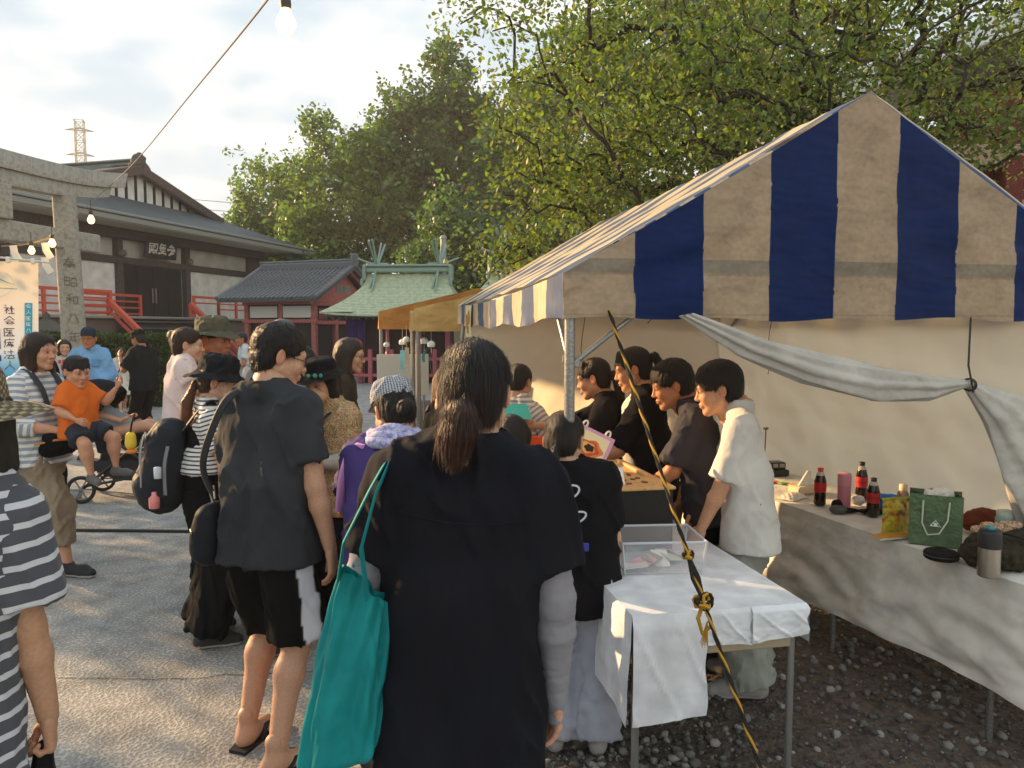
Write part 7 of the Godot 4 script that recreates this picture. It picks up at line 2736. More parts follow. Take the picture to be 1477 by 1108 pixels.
	var bk := thing("booklet", "thin picture booklet lying under the snack bag", "booklet", at3(1.73, 3.33, y), 15.0)
	mb = MB.new()
	mb.box(Vector3(0, 0.006, 0), Vector3(0.19, 0.01, 0.07), Basis(), 0.002)
	obj("pages", mb, mat("c9c2ac", 0.8), bk)
	mb = MB.new()
	mb.box(Vector3(0, 0.0125, 0), Vector3(0.19, 0.002, 0.071))
	obj("cover", mb, mat("c98a2c", 0.5), bk)
	# green paper carrier
	var gb := thing("green_paper_bag", "green paper carrier bag with white cord handle and small white emblem", "paper bag", at3(1.85, 3.2, y), -28.0)
	var gp := mat("58714c", 0.5)
	tri_tex(gp, M.mottle, Vector3(4, 4, 4), M.crease, 0.5)
	var gd := mat("2c3a2b", 0.55)
	var bw := 0.205
	var bdp := 0.13
	var bhh := 0.225
	var side := func(a: Vector3, b: Vector3, bul: float) -> MB:
		var m2 := MB.new()
		m2.grid(func(u: float, v: float) -> Vector3:
			var p := a.lerp(b, u) + Vector3.UP * bhh * v
			return p + (b - a).cross(Vector3.UP).normalized() * (bul * sin(u * PI) * (0.3 + 0.7 * v)), 10, 8)
		return m2
	obj("front_face", side.call(Vector3(-bw / 2, 0, 0), Vector3(bw / 2, 0, 0), 0.006), gp, gb)
	obj("back_face", side.call(Vector3(-bw / 2, 0, -bdp), Vector3(bw / 2, 0, -bdp), 0.006), gp, gb)
	obj("gusset", side.call(Vector3(bw / 2, 0, 0), Vector3(bw / 2, 0, -bdp), -0.018), gd, gb)
	obj("gusset", side.call(Vector3(-bw / 2, 0, 0), Vector3(-bw / 2, 0, -bdp), 0.018), gd, gb)
	mb = MB.new()
	mb.box(Vector3(0, 0.003, -bdp / 2), Vector3(bw - 0.004, 0.004, bdp - 0.004))
	obj("base", mb, gd, gb)
	mb = MB.new()
	mb.tube([Vector3(-0.05, 0.2, 0.012), Vector3(-0.052, 0.1, 0.016), Vector3(-0.03, 0.05, 0.018), Vector3(0.015, 0.06, 0.018), Vector3(0.045, 0.12, 0.016), Vector3(0.05, 0.2, 0.012)], [0.0035], 6)
	obj("handle", mb, mat("c9c6b4", 0.7), gb)
	mb = MB.new()
	mb.tube([Vector3(-0.02, 0.09, 0.01), Vector3(0.0, 0.115, 0.01), Vector3(0.02, 0.09, 0.01), Vector3(-0.02, 0.09, 0.01)], [0.0025], 5)
	mb.box(Vector3(0, 0.098, 0.01), Vector3(0.014, 0.012, 0.003))
	obj("emblem", mb, mat("e8e6da", 0.7), gb)
	blobs.call("tissue_paper", "white tissue paper crumpled out of the green bag", "paper", 1.9, 3.28, [[Vector3(0.02, 0.21, 0), Vector3(0.05, 0.03, 0.04)], [Vector3(-0.03, 0.2, 0), Vector3(0.03, 0.03, 0.03)], [Vector3(0, 0.1, 0), Vector3(0.04, 0.1, 0.03)]], mat("d6d0c0", 0.9), 0.014)
	var rc := thing("black_case", "flat round black case in front of the green bag", "case", at3(1.775, 3.02, y))
	mb = MB.new()
	mb.lathe([Vector2(0, 0.0), Vector2(0.06, 0.0), Vector2(0.066, 0.006), Vector2(0.066, 0.026), Vector2(0.06, 0.032), Vector2(0, 0.033)], Vector3.ZERO, 26)
	obj("shell", mb, cloth("1c1c1c", 0.7, 0.2), rc)
	mb = MB.new()
	ring(mb, Vector3(0, 0.018, 0), 0.0665, 0.0015, Basis(Vector3.RIGHT, PI / 2))
	obj("zip", mb, mat("4a4a48", 0.5), rc)
	var ol = blobs.call("olive_bag", "large dark olive cloth bag slumped behind the steel flask", "bag", 1.97, 2.92, [[Vector3(-0.02, 0.055, 0), Vector3(0.15, 0.075, 0.1)], [Vector3(-0.1, 0.08, 0.02), Vector3(0.06, 0.06, 0.06)], [Vector3(0.09, 0.09, 0.0), Vector3(0.08, 0.06, 0.07)]], cloth("3a362a", 0.85, 0.6), 0.014)
	mb = MB.new()
	mb.tube([Vector3(-0.14, 0.04, 0.06), Vector3(-0.11, 0.12, 0.06), Vector3(-0.05, 0.15, 0.05), Vector3(0.03, 0.13, 0.07), Vector3(0.1, 0.05, 0.1)], [0.009], 6, true, Vector3.UP, 0.5)
	obj("strap", mb, cloth("221f1a", 0.8, 0.2), ol)
	var nv = blobs.call("navy_bag", "navy cloth bag at the right end of the long table", "bag", 2.19, 3.02, [[Vector3(0, 0.06, 0), Vector3(0.12, 0.08, 0.09)], [Vector3(-0.04, 0.11, 0.02), Vector3(0.07, 0.05, 0.06)]], cloth("1b2236", 0.85, 0.6), 0.012)
	nv.rotation.y = 0.3
	blobs.call("brown_pouch", "red-brown leather pouch behind the bags", "pouch", 2.2, 3.42, [[Vector3(0, 0.055, 0), Vector3(0.1, 0.06, 0.05)], [Vector3(-0.07, 0.05, 0.01), Vector3(0.05, 0.03, 0.04)]], cloth("7c3a26", 0.7, 0.4), 0.006)
	var fl := mat("ffffff", 0.85)
	tri_tex(fl, ntex(0.03, 2, ["2a1a14", "d8b890", "5c3a2a", "e0c8a4"], 256, FastNoiseLite.TYPE_CELLULAR, 95), Vector3(14, 14, 14))
	var sc := thing("floral_scrunchie", "cream and brown floral hair ties heaped on the olive bag", "hair tie", at3(1.99, 2.99, y + 0.115))
	mb = MB.new()
	for i in 4:
		var p := []
		for k in 25:
			var a := TAU * k / 24.0
			p.append(Vector3(-0.07 + i * 0.045 + cos(a) * 0.03, 0.012 + 0.012 * (i % 2) + 0.004 * sin(a * 9.0), sin(a) * 0.026 - 0.01 * i))
		mb.tube(p, [0.013, 0.016, 0.012, 0.015, 0.013], 8, false)
	obj("ruffle", mb, fl, sc)
	var gj := thing("glass_jar", "small teal-lidded clear jar behind the floral hair ties", "jar", at3(2.17, 3.22, y + 0.02))
	mb = MB.new()
	mb.lathe([Vector2(0, 0), Vector2(0.04, 0.0), Vector2(0.042, 0.1), Vector2(0.035, 0.11)], Vector3.ZERO, 18)
	obj("glass", mb, mat("8fa8a0", 0.1), gj)
	mb = MB.new()
	mb.lathe([Vector2(0.037, 0.108), Vector2(0.038, 0.13), Vector2(0, 0.132)], Vector3.ZERO, 18)
	obj("lid", mb, mat("a9b8a8", 0.4), gj)


# ---------------------------------------------------------------- the people
func stripe_mat(a: String, b: String, share := 0.35, rough := 0.9) -> StandardMaterial3D:
	var im := Image.create(4, 64, false, Image.FORMAT_RGB8)
	for y in 64:
		for x in 4:
			im.set_pixel(x, y, Color(b) if y < 64 * share else Color(a))
	var m := mat(Color.WHITE, rough)
	m.albedo_texture = ImageTexture.create_from_image(im)
	m.rim_enabled = true
	m.rim = 0.15
	return m

# a soft bag, pack or carrier worked from a few rounded masses in the wearer's own space
func soft(called: String, b: Bones, m: Material, parts: Array, h := 0.009, amp := 0.005, freq := Vector3(14, 10, 14)) -> MeshInstance3D:
	var S := Solid.new()
	S.h = h
	for p in parts:
		if p.size() > 3:
			S.cap(p[0], p[1], p[2], p[3], 0.03)
		else:
			S.ell(p[0], p[1], p[2] if p.size() > 2 else 0.03)
	S.amp = amp
	S.freq = freq
	return later(called, [S], m, b.node)

func belt(called: String, b: Bones, m: Material, pts: Array, w: float, th := 0.25, parent: Node3D = null) -> MeshInstance3D:
	var cv := Curve3D.new()
	cv.bake_interval = 0.02
	for i in pts.size():
		var tg: Vector3 = (pts[mini(i + 1, pts.size() - 1)] - pts[maxi(i - 1, 0)]) / 6.0
		cv.add_point(pts[i], -tg, tg)
	var p := []
	for q in cv.get_baked_points():
		p.append(q)
	var mb := MB.new()
	mb.tube(p, [w], 8, true, Vector3.UP, th)
	return obj(called, mb, m, parent if parent else b.node)

# sleeve of stretchy cloth along an arm, with rucks round it
func arm_cover(b: Bones, i: int, m: Material, from: float, hand := true) -> void:
	var S := Solid.new()
	S.h = 0.0065
	var H := b.H
	var w := b.w
	var a: Vector3 = b.sh[i].lerp(b.el[i], from)
	S.cap(a, b.el[i], 0.0325 * H * w, 0.0285 * H * w, 0.012, 0, Vector3.ZERO, 1.0, 2)
	var fm: Vector3 = b.el[i].lerp(b.wr[i], 0.3)
	S.cap(b.el[i], fm, 0.0285 * H * w, 0.029 * H * w, 0.02)
	S.cap(fm, b.wr[i], 0.0285 * H * w, 0.0195 * H, 0.02)
	if hand:
		var hx: Transform3D = b.handx[i]
		S.cap(b.wr[i], hx * Vector3(0, -0.075, 0.0), 0.027, 0.034, 0.02, 0, hx.basis.x, 1.45, 1)
	S.amp = 0.0032
	var dirn: Vector3 = (b.wr[i] - b.sh[i]).normalized().abs()
	S.freq = Vector3(7, 7, 7) + dirn * 34.0
	S.seed_ = 5 + i
	later("arm_cover", [S], m, b.node)

func crowd_near() -> void:
	var dk := Color(0.013, 0.009, 0.008)
	# the woman in front with the teal bag
	var black := cloth("1b1c23", 0.85, 0.6, 0.2)
	var b := person("woman in a loose black shirt seen from behind, teal bag on her left shoulder", -0.13, 1.72, -3.0, 1.62, {
		"cell": 0.011, "w": 0.97, "lean": 1.0, "pitch": 14.0, "yaw": -6.0, "tilt": 3.5, "shw": 0.1, "neck_fw": 0.2, "neck_w": 1.05,
		"al": [Vector3(-0.36, -1, 0.02), Vector3(-0.1, -0.35, -1), Vector3(0, -0.3, -1), Vector3(1, 0, 0)],
		"ar": [Vector3(0.16, -1, 0.03), Vector3(0.0, -1, -0.14), Vector3(-0.02, -1, -0.12), Vector3(-1, 0, 0.45)], "hand_r": "hand", "hand_l": "fist",
		"top": {"mat": black, "ease": 0.022, "hem": 0.345, "flare": 0.008, "sleeve": 0.72, "sleeve_flare": 0.016, "flat": 1.1, "amp": 0.013, "freq": Vector3(6, 2.4, 6), "cell": 0.0085, "neck": 0.6},
		"bottom": {"mat": cloth("1b1b1f"), "ease": 0.02, "hem": 1.9, "hem_r": 0.075}, "shoe_col": Color(0.02, 0.02, 0.02),
		"hair": {"style": "pony", "vol": 0.001, "col": Color(0.014, 0.009, 0.009), "tip": Color(0.15, 0.045, 0.016), "strands": 12000, "strand_len": 0.055, "len": 0.09, "tie": Vector3(0.004, -0.05, 0.09), "swing": Vector3(-0.026, 0.0, 0.0), "tail_r": [0.014, 0.022, 0.041, 0.042, 0.014], "cell": 0.0046, "amp": 0.0012}})
	arm_cover(b, 1, cloth("8d8c92", 0.85, 0.5), 0.68)
	arm_cover(b, 0, cloth("9b9ba4", 0.85, 0.5), 0.68)
	# collar, yoke seam and back pleat
	var col := MB.new()
	col.grid(func(u: float, v: float) -> Vector3:
		var a := (u - 0.5) * 5.0
		var r := 0.074 + 0.018 * v
		return b.nb + b.ri * (sin(a) * r * 1.12) - b.fw * (cos(a) * r - 0.012) + b.u * (0.032 - 0.05 * v + 0.014 * (1.0 - cos(a)) * 0.4 + 0.012 * sin(v * PI)), 40, 8)
	obj("collar", col, black, b.node)
	var seam := MB.new()
	var p := []
	for i in 25:
		var f := i / 24.0 * 2.0 - 1.0
		var back: float = 0.125 * sqrt(maxf(0.0, 1.0 - f * f * 0.8))
		p.append(b.shc - b.u * (0.105 - 0.012 * f * f) + b.ri * f * 0.17 - b.fw * (back * 1.04 + 0.004))
	seam.tube(p, [0.0022], 5)
	var hm: MeshInstance3D = obj("yoke_seam", seam, black, b.node)
	var clip := MB.new()
	clip.xf = b.hx
	ring(clip, Vector3(0.004, -0.05, 0.108), 0.019, 0.005, Basis.from_euler(Vector3(0.2, 0, 0)), 16)
	obj("hair_tie", clip, mat("201d1d", 0.5), b.node)
	# teal tote
	var teal := cloth("128a8c", 0.6, 0.9, 0.3)
	teal.backlight_enabled = true
	teal.backlight = Color(0.25, 0.25, 0.25)
	var tg := thing("tote_bag", "large teal cloth tote bag hanging from the foreground woman's shoulder", "bag", b.node.position, 0.0)
	var ns := noise(1.0, 3, FastNoiseLite.TYPE_SIMPLEX_SMOOTH, 29)
	var top_l := Vector3(-0.262, 0.985, 0.05)
	var top_r := Vector3(-0.17, 0.945, 0.13)
	var bag := MB.new()
	bag.grid(func(u: float, v: float) -> Vector3:
		var a := u * TAU
		var wd := lerpf(0.045, 0.092, pow(v, 0.65))
		var th := lerpf(0.016, 0.05, sin(minf(v * 1.25, 1.0) * PI * 0.62)) * (1.0 if v < 0.93 else sqrt(maxf(0.0, 1.0 - pow((v - 0.93) / 0.07, 2.0))))
		if v > 0.9:
			wd *= 1.0 - 0.22 * pow((v - 0.9) / 0.1, 2.0)
		var ca := cos(a)
		var sa := sin(a)
		var sx := signf(ca) * pow(absf(ca), 0.75)
		var fold := 0.011 * sin(a * 6.0 + v * 3.0) * (1.0 - v * 0.35) + 0.007 * sin(a * 11.0 - v * 7.0) * (1.0 - v * 0.5) + 0.012 * ns.get_noise_3d(ca * 1.4, v * 2.5, sa * 1.4)
		var cx := lerpf(-0.20, -0.262, pow(v, 0.85))
		var cz := lerpf(0.07, 0.09, v)
		var y := lerpf(1.075, 0.655, v) - sx * 0.045 * (1.0 - v) * 1.1 + 0.018 * sx * v
		return Vector3(cx + sx * wd + fold * ca * 0.6, y, cz + (th + fold) * sa - sx * 0.02), 96, 60)
	obj("bag_body", bag, teal, tg)
	var ax := Vector3(-0.165, 1.318, 0.02)
	for q in [[Vector3(-0.255, 1.095, 0.105), Vector3(-0.235, 1.19, 0.13), 0.0, Vector3(-0.18, 1.3, 0.125)], [Vector3(-0.19, 1.06, 0.115), Vector3(-0.195, 1.18, 0.145), 0.012, Vector3(-0.165, 1.295, 0.13)]]:
		var sp := MB.new()
		var cv := [q[0], q[1], q[3], ax + Vector3(q[2], 0.018, 0.03), ax + Vector3(q[2], 0.02, -0.04), ax + Vector3(q[2] - 0.02, -0.05, -0.11), Vector3(-0.22, 1.18, -0.1), Vector3(-0.23, 1.09, 0.02)]
		var c3 := Curve3D.new()
		for i in cv.size():
			var tt: Vector3 = (cv[mini(i + 1, 7)] - cv[maxi(i - 1, 0)]) / 6.0
			c3.add_point(cv[i], -tt, tt)
		var pp := []
		for e in c3.get_baked_points():
			pp.append(e)
		var thin := []
		for i in range(0, pp.size(), 1):
			thin.append(pp[i])
		sp.tube(thin, [0.02], 8, true, Vector3(1, 0, 0), 0.16)
		obj("strap", sp, teal, tg)
	# the man in the grey T-shirt
	M.striped_shorts = vcol(0.85)
	tri_tex(M.striped_shorts, null, Vector3(1.6, 1.1, 1.6), M.crease, 0.5)
	M.striped_shorts.metallic_specular = 0.2
	b = person("man in a dark grey T-shirt and black shorts, seen from behind in flip-flops", -0.945, 2.82, -22.0, 1.68, {
		"cell": 0.0125, "w": 0.95, "lean": 4.0, "pitch": 16.0, "yaw": -38.0, "skin": lin("c59c80"), "shw": 0.094,
		"al": [Vector3(-0.3, -1, -0.15), Vector3(0.1, -0.7, -1)], "ar": [Vector3(0.22, -1, 0.06), Vector3(0.14, -1, -0.16), Vector3(0.05, -1, -0.1), Vector3(-1, 0, 0.3)],
		"ll": [Vector3(-0.115, 0, -0.02), 4.0], "lr": [Vector3(0.125, 0, 0.1), -28.0], "feet": "bare",
		"top": {"mat": cloth("3a3d41", 0.88, 0.7), "ease": 0.017, "hem": 0.44, "sleeve": 0.68, "sleeve_flare": 0.014, "amp": 0.011, "freq": Vector3(7, 3.5, 7), "cell": 0.0095, "neck": 0.55},
		"bottom": {"mat": M.striped_shorts, "side_stripe": true, "kind": "shorts", "hem": 0.96, "ease": 0.026, "flare": 0.012, "amp": 0.01, "freq": Vector3(8, 3, 8), "cell": 0.011},
		"hair": {"style": "short", "vol": 0.004, "strands": 3500, "strand_len": 0.03, "amp": 0.007, "freq": Vector3(40, 40, 40)}, "glasses": true})
	var dn := MB.new()
	for i in 2:
		var fb: Transform3D = b.footx[i]
		dn.xf = fb
		dn.prism([Vector2(-0.045, -0.1), Vector2(0.03, -0.1), Vector2(0.046, 0.0), Vector2(0.05, 0.09), Vector2(0.03, 0.15), Vector2(-0.03, 0.155), Vector2(-0.05, 0.1), Vector2(-0.045, 0.0)], 0.018, Transform3D(Basis(Vector3.RIGHT, -PI / 2), Vector3(0, 0.002, 0)))
		var fl := obj("flip_flop", dn, mat("17181a", 0.7), b.node)
		dn = MB.new()
		dn.xf = fb
		dn.tube([Vector3(-0.044, 0.012, 0.0), Vector3(-0.035, 0.05, -0.045), Vector3(-0.014, 0.044, -0.095)], [0.01, 0.011, 0.006], 8, true, Vector3.UP, 0.4)
		dn.tube([Vector3(0.044, 0.012, 0.0), Vector3(0.03, 0.052, -0.04), Vector3(-0.014, 0.044, -0.095)], [0.01, 0.011, 0.006], 8, true, Vector3.UP, 0.4)
		obj("toe_strap", dn, mat("101113", 0.6), fl)
		dn = MB.new()
	var sb := thing("shoulder_bag", "small black shoulder bag with a metal clip on the grey-shirted man's left side", "bag", b.node.position, -22.0)
	var bb := Bones.new()
	bb.node = sb
	soft("pouch", bb, cloth("23262d", 0.6, 0.5), [[Vector3(-0.205, 0.93, 0.03), Vector3(-0.205, 0.8, 0.04), 0.055, 0.062], [Vector3(-0.2, 0.93, 0.09), Vector3(-0.2, 0.8, 0.1), 0.05, 0.055], [Vector3(-0.23, 0.84, 0.09), Vector3(0.04, 0.085, 0.055)]], 0.008, 0.003)
	belt("strap", bb, mat("17191d", 0.7), [Vector3(-0.2, 0.99, 0.05), Vector3(-0.19, 1.14, 0.12), Vector3(-0.13, 1.32, 0.105), Vector3(-0.1, 1.405, 0.05), Vector3(-0.1, 1.4, -0.06), Vector3(-0.13, 1.25, -0.13)], 0.016, 0.2)
	var clm := MB.new()
	clm.tube([Vector3(-0.205, 0.98, 0.06), Vector3(-0.22, 1.03, 0.06), Vector3(-0.19, 1.05, 0.07), Vector3(-0.185, 1.0, 0.07)], [0.005], 6)
	clm.box(Vector3(-0.25, 0.88, 0.13), Vector3(0.045, 0.012, 0.006), Basis(Vector3.UP, -0.7), 0.002)
	obj("metal_clip", clm, mat("b7b1a2", 0.3, 0.9), sb)
	clm = MB.new()
	clm.box(Vector3(-0.265, 0.87, 0.05), Vector3(0.012, 0.09, 0.018), Basis(), 0.004)
	obj("tag", clm, mat("a77a2c", 0.6), sb)
	# woman in a black pinafore with a backpack
	b = person("woman in a black pinafore and dark sun hat with white mask and backpack", -1.62, 3.85, -62.0, 1.49, {
		"cell": 0.0135, "lean": 5.0, "pitch": 14.0, "yaw": -14.0, "w": 1.0, "shoe_col": Color(0.03, 0.03, 0.03), "sole_col": Color(0.55, 0.53, 0.5),
		"al": [Vector3(-0.16, -1, -0.1), Vector3(0.05, -0.8, -0.8)], "ar": [Vector3(0.2, -1, -0.25), Vector3(-0.1, -0.2, -1)],
		"top": {"mat": stripe_mat("d3d2cb", "34384a", 0.35), "stripe": 0.021, "ease": 0.014, "hem": 0.6, "sleeve": 0.62, "sleeve_flare": 0.012, "neck": 0.6},
		"bottom": {"mat": cloth("17181b"), "ease": 0.03, "waist": 0.2, "hem": 1.93, "hem_r": 0.105, "loose": 1.4, "amp": 0.011, "freq": Vector3(9, 3, 9)},
		"hair": {"style": "pony", "tie": Vector3(0, -0.03, 0.09), "len": 0.32, "tip": Color(0.25, 0.085, 0.025), "col": Color(0.05, 0.022, 0.01), "strands": 1500, "tail_r": [0.014, 0.018, 0.03, 0.03, 0.01]},
		"hat": {"style": "bucket", "mat": cloth("22262b", 0.9, 0.5), "brim": 0.06, "droop": 0.035, "h": 0.09, "rumple": 0.014}, "mask": mat("d9b9ae", 0.9)})
	var S := Solid.new()
	S.h = 0.011
	for g in [-1.0, 1.0]:
		S.cap(b.pel + b.u * 0.05 + b.ri * g * 0.05, b.shc - b.u * 0.11 + b.ri * g * 0.055, 0.105, 0.098, 0.04, 0, b.fw, 1.05)
		S.cap(b.shc - b.u * 0.14 + b.ri * g * 0.07 - b.fw * 0.04, b.shc + b.u * 0.025 + b.ri * g * 0.075, 0.05, 0.042, 0.03)
	S.amp = 0.007
	later("pinafore_top", [S], cloth("17181b"), b.node)
	var bp := thing("backpack", "black backpack with a pink gel bottle on the pinafore woman's back", "backpack", b.node.position, -62.0)
	bb = Bones.new()
	bb.node = bp
	var bc: Vector3 = b.shc - b.u * 0.27 - b.fw * 0.18
	soft("pack", bb, cloth("2b3037", 0.6, 0.8), [[bc + Vector3(0, 0.1, 0.0), bc + Vector3(0, -0.14, 0.03), 0.1, 0.12], [bc + Vector3(0, -0.1, 0.08), Vector3(0.095, 0.11, 0.065)], [bc + Vector3(0, 0.16, -0.02), Vector3(0.1, 0.07, 0.08)]], 0.011, 0.009)
	for g in [-1.0, 1.0]:
		belt("strap", bb, mat("2a2e33", 0.7), [bc + Vector3(g * 0.09, 0.17, -0.07), b.shc + b.ri * g * 0.085 + b.u * 0.065, b.shc + b.ri * g * 0.085 + b.fw * 0.11 - b.u * 0.04, b.shc + b.ri * g * 0.12 + b.fw * 0.09 - b.u * 0.25, bc + Vector3(g * 0.12, -0.2, -0.08)], 0.02, 0.2)
	belt("zip", bb, mat("8a8c8c", 0.5), [bc + Vector3(0.09, -0.1, 0.125), bc + Vector3(0.08, 0.08, 0.12), bc + Vector3(0.0, 0.15, 0.1), bc + Vector3(-0.08, 0.08, 0.12), bc + Vector3(-0.09, -0.1, 0.125)], 0.004, 0.8)
	soft("front_pocket", bb, cloth("353a41", 0.6, 0.6), [[bc + Vector3(0.0, -0.11, 0.11), Vector3(0.085, 0.085, 0.055)]], 0.009, 0.005)
	belt("side_webbing", bb, mat("6f7276", 0.7), [bc + Vector3(0.115, 0.1, 0.0), bc + Vector3(0.135, 0.0, 0.02), bc + Vector3(0.142, -0.14, 0.02)], 0.012, 0.2)
	var gel := MB.new()
	gel.lathe([Vector2(0, -0.03), Vector2(0.024, -0.03), Vector2(0.026, 0.02), Vector2(0.012, 0.034), Vector2(0.011, 0.05), Vector2(0, 0.05)], bc + Vector3(0.135, -0.17, 0.07), 12)
	obj("pink_gel_bottle", gel, mat("e08a86", 0.3), bp)
	gel = MB.new()
	gel.lathe([Vector2(0, -0.025), Vector2(0.018, -0.025), Vector2(0.018, 0.03), Vector2(0, 0.034)], bc + Vector3(0.125, -0.03, 0.05), 12)
	obj("clear_bottle", gel, mat("c3ccd2", 0.2), bp)
	# the woman at the left edge in stripes and straw hat
	b = person("woman at the left edge in grey and white striped dress and straw hat", -1.385, 1.62, 14.0, 1.57, {
		"cell": 0.011, "w": 0.97, "pitch": 8.0, "yaw": 20.0, "tilt": 13.0, "lean": 2.0, "skin": lin("c49a7c"),
		"al": [Vector3(-0.2, -1, 0.0), Vector3(0, -1, -0.2)], "ar": [Vector3(0.1, -1, -0.05), Vector3(0.1, -1, -0.12), Vector3(0.02, -1, -0.1), Vector3(-1, 0, 0.2)], "hand_r": "fist",
		"top": {"mat": stripe_mat("4b4d54", "c3c5c9", 0.3), "stripe": 0.0455, "ease": 0.045, "hem": 0.3, "flare": 0.03, "sleeve": 0.74, "sleeve_flare": 0.016, "amp": 0.008, "freq": Vector3(7, 3, 7), "cell": 0.0085},
		"bottom": {"mat": cloth("3b3c42"), "hem": 1.9}, "hair": {"style": "bob", "col": Color(0.03, 0.02, 0.015), "strands": 800}})
	var sh := mat("ffffff", 0.85)
	var wv := Image.create(32, 32, false, Image.FORMAT_RGB8)
	for y in 32:
		for x in 32:
			var k := 1.0 if ((x / 8) + (y / 8)) % 2 == 0 else 0.55
			var e := 0.8 + 0.2 * sin((x % 8) / 8.0 * PI) * sin((y % 8) / 8.0 * PI)
			wv.set_pixel(x, y, Color(0.62, 0.55, 0.42) * k * e)
	sh.albedo_texture = ImageTexture.create_from_image(wv)
	sh.uv1_scale = Vector3(14, 8, 1)
	hat(b, {"style": "straw", "mat": sh, "brim": 0.1, "droop": 0.03, "h": 0.085, "rumple": 0.006, "y": 0.045})
	var hb: Transform3D = b.handx[1]
	var hbag := thing("black_handbag", "black bag or folded umbrella held down in the striped woman's right hand", "bag", b.node.position, 14.0)
	bb = Bones.new()
	bb.node = hbag
	var hp: Vector3 = hb * Vector3(-0.02, -0.09, 0)
	soft("bag_body", bb, cloth("15161a", 0.6, 0.5), [[hp + Vector3(0, 0.0, 0), hp + Vector3(-0.005, -0.16, 0.0), 0.022, 0.04], [hp + Vector3(-0.005, -0.16, 0), hp + Vector3(-0.02, -0.34, 0), 0.045, 0.06]], 0.008, 0.008, Vector3(30, 6, 30))
	# woman with the checked cap
	var chk := mat("ffffff", 0.9)
	var ck := Image.create(32, 32, false, Image.FORMAT_RGB8)
	for y in 32:
		for x in 32:
			var v := 0.78 - (0.26 if (x / 4) % 2 == 0 else 0.0) - (0.22 if (y / 4) % 2 == 0 else 0.0)
			ck.set_pixel(x, y, Color(v * 0.97, v * 1.0, v * 1.04))
	chk.albedo_texture = ImageTexture.create_from_image(ck)
	chk.uv1_scale = Vector3(12, 6, 1)
	b = person("woman in a checked grey cap and purple top, bending beside the foreground woman", -0.44, 2.72, 6.0, 1.47, {
		"cell": 0.0125, "lean": 16.0, "pitch": 28.0, "yaw": 26.0, "w": 1.05,
		"al": [Vector3(-0.3, -1, -0.5), Vector3(0.3, -0.5, -1)], "ar": [Vector3(0.3, -1, -0.4), Vector3(-0.2, -0.5, -1)],
		"top": {"mat": cloth("4a3f78", 0.7, 0.6), "ease": 0.022, "hem": 0.45, "sleeve": 0.7, "amp": 0.009, "neck": 0.6},
		"bottom": {"mat": cloth("2a2b30"), "hem": 1.9}, "hair": {"style": "bun", "tie": Vector3(0, -0.03, 0.1), "strands": 1800, "amp": 0.005},
		"hat": {"style": "cap", "mat": chk, "rumple": 0.008, "visor": 0.05}})
	var scarf := MB.new()
	for k in 3:
		var lp := []
		for i in 25:
			var a := TAU * i / 24.0
			lp.append(b.nb + b.ri * cos(a) * (0.085 + 0.012 * k) + b.fw * sin(a) * (0.075 + 0.01 * k) + b.u * (0.012 - 0.024 * k + 0.008 * sin(a * 3.0 + k)))
		scarf.tube(lp, [0.022, 0.026, 0.021, 0.025], 10, false)
	var scm := mat("ffffff", 0.85)
	tri_tex(scm, ntex(0.03, 3, ["8f93b8", "c9cbe0", "6d6ea6", "b08fb8"], 256, FastNoiseLite.TYPE_CELLULAR, 44), Vector3(6, 6, 6))
	obj("scarf", scarf, scm, b.node)
	belt("pink_strap", b, mat("c78ac2", 0.7), [b.sh[0] + Vector3(0.03, 0.05, 0.06), b.sh[0] + Vector3(-0.015, 0.05, 0.0), b.sh[0] + Vector3(-0.055, -0.05, 0.03), b.sh[0] + Vector3(-0.075, -0.2, 0.02)], 0.03, 0.3)
	# children at the table
	b = person("girl in a black T-shirt with white print and grey-white trousers, low ponytail", 0.255, 2.83, -8.0, 1.315, {
		"cell": 0.0125, "hs": 0.93, "lean": 7.0, "tilt": -7.0, "pitch": 16.0, "yaw": -14.0, "w": 1.05, "shw": 0.1,
		"al": [Vector3(-0.25, -1, -0.5), Vector3(0.2, -0.5, -1)], "ar": [Vector3(0.2, -1, 0.05), Vector3(0.02, -1, -0.12)], "shoe_col": Color(0.3, 0.29, 0.28),
		"top": {"mat": cloth("16161a", 0.85, 0.6), "ease": 0.026, "hem": 0.42, "flare": 0.012, "sleeve": 0.8, "sleeve_flare": 0.018, "amp": 0.01, "freq": Vector3(8, 3.5, 8), "cell": 0.009},
		"bottom": {"mat": cloth("a9adba", 0.8, 0.9), "ease": 0.03, "hem_r": 0.088, "loose": 1.3, "hem": 1.97, "amp": 0.013, "freq": Vector3(11, 4, 11)},
		"hair": {"style": "pony", "tie": Vector3(0, -0.055, 0.088), "len": 0.2, "strands": 2600, "tail_r": [0.013, 0.016, 0.024, 0.02, 0.005], "swing": Vector3(0.03, 0, 0.0)}})
	var pr := MB.new()
	var o2: Vector3 = b.shc - b.u * 0.13 - b.fw * 0.135
	for q in [[0.0, 0.075, 0.05, 0.026], [0.02, -0.02, 0.045, 0.02]]:
		var lp := []
		for i in 21:
			var a := TAU * i / 20.0
			lp.append(o2 + b.ri * (q[0] + cos(a) * q[2]) + b.u * (q[1] + sin(a) * q[3] + cos(a) * 0.012) + b.fw * 0.004)
		pr.tube(lp, [0.004], 5, false)
	obj("white_print", pr, mat("c9ccd2", 0.8), b.node)
	pr = MB.new()
	pr.box(o2 + b.ri * 0.035 - b.u * 0.125, Vector3(0.055, 0.03, 0.012), Basis(), 0.003)
	obj("blue_patch", pr, mat("2c3f9a", 0.7), b.node)
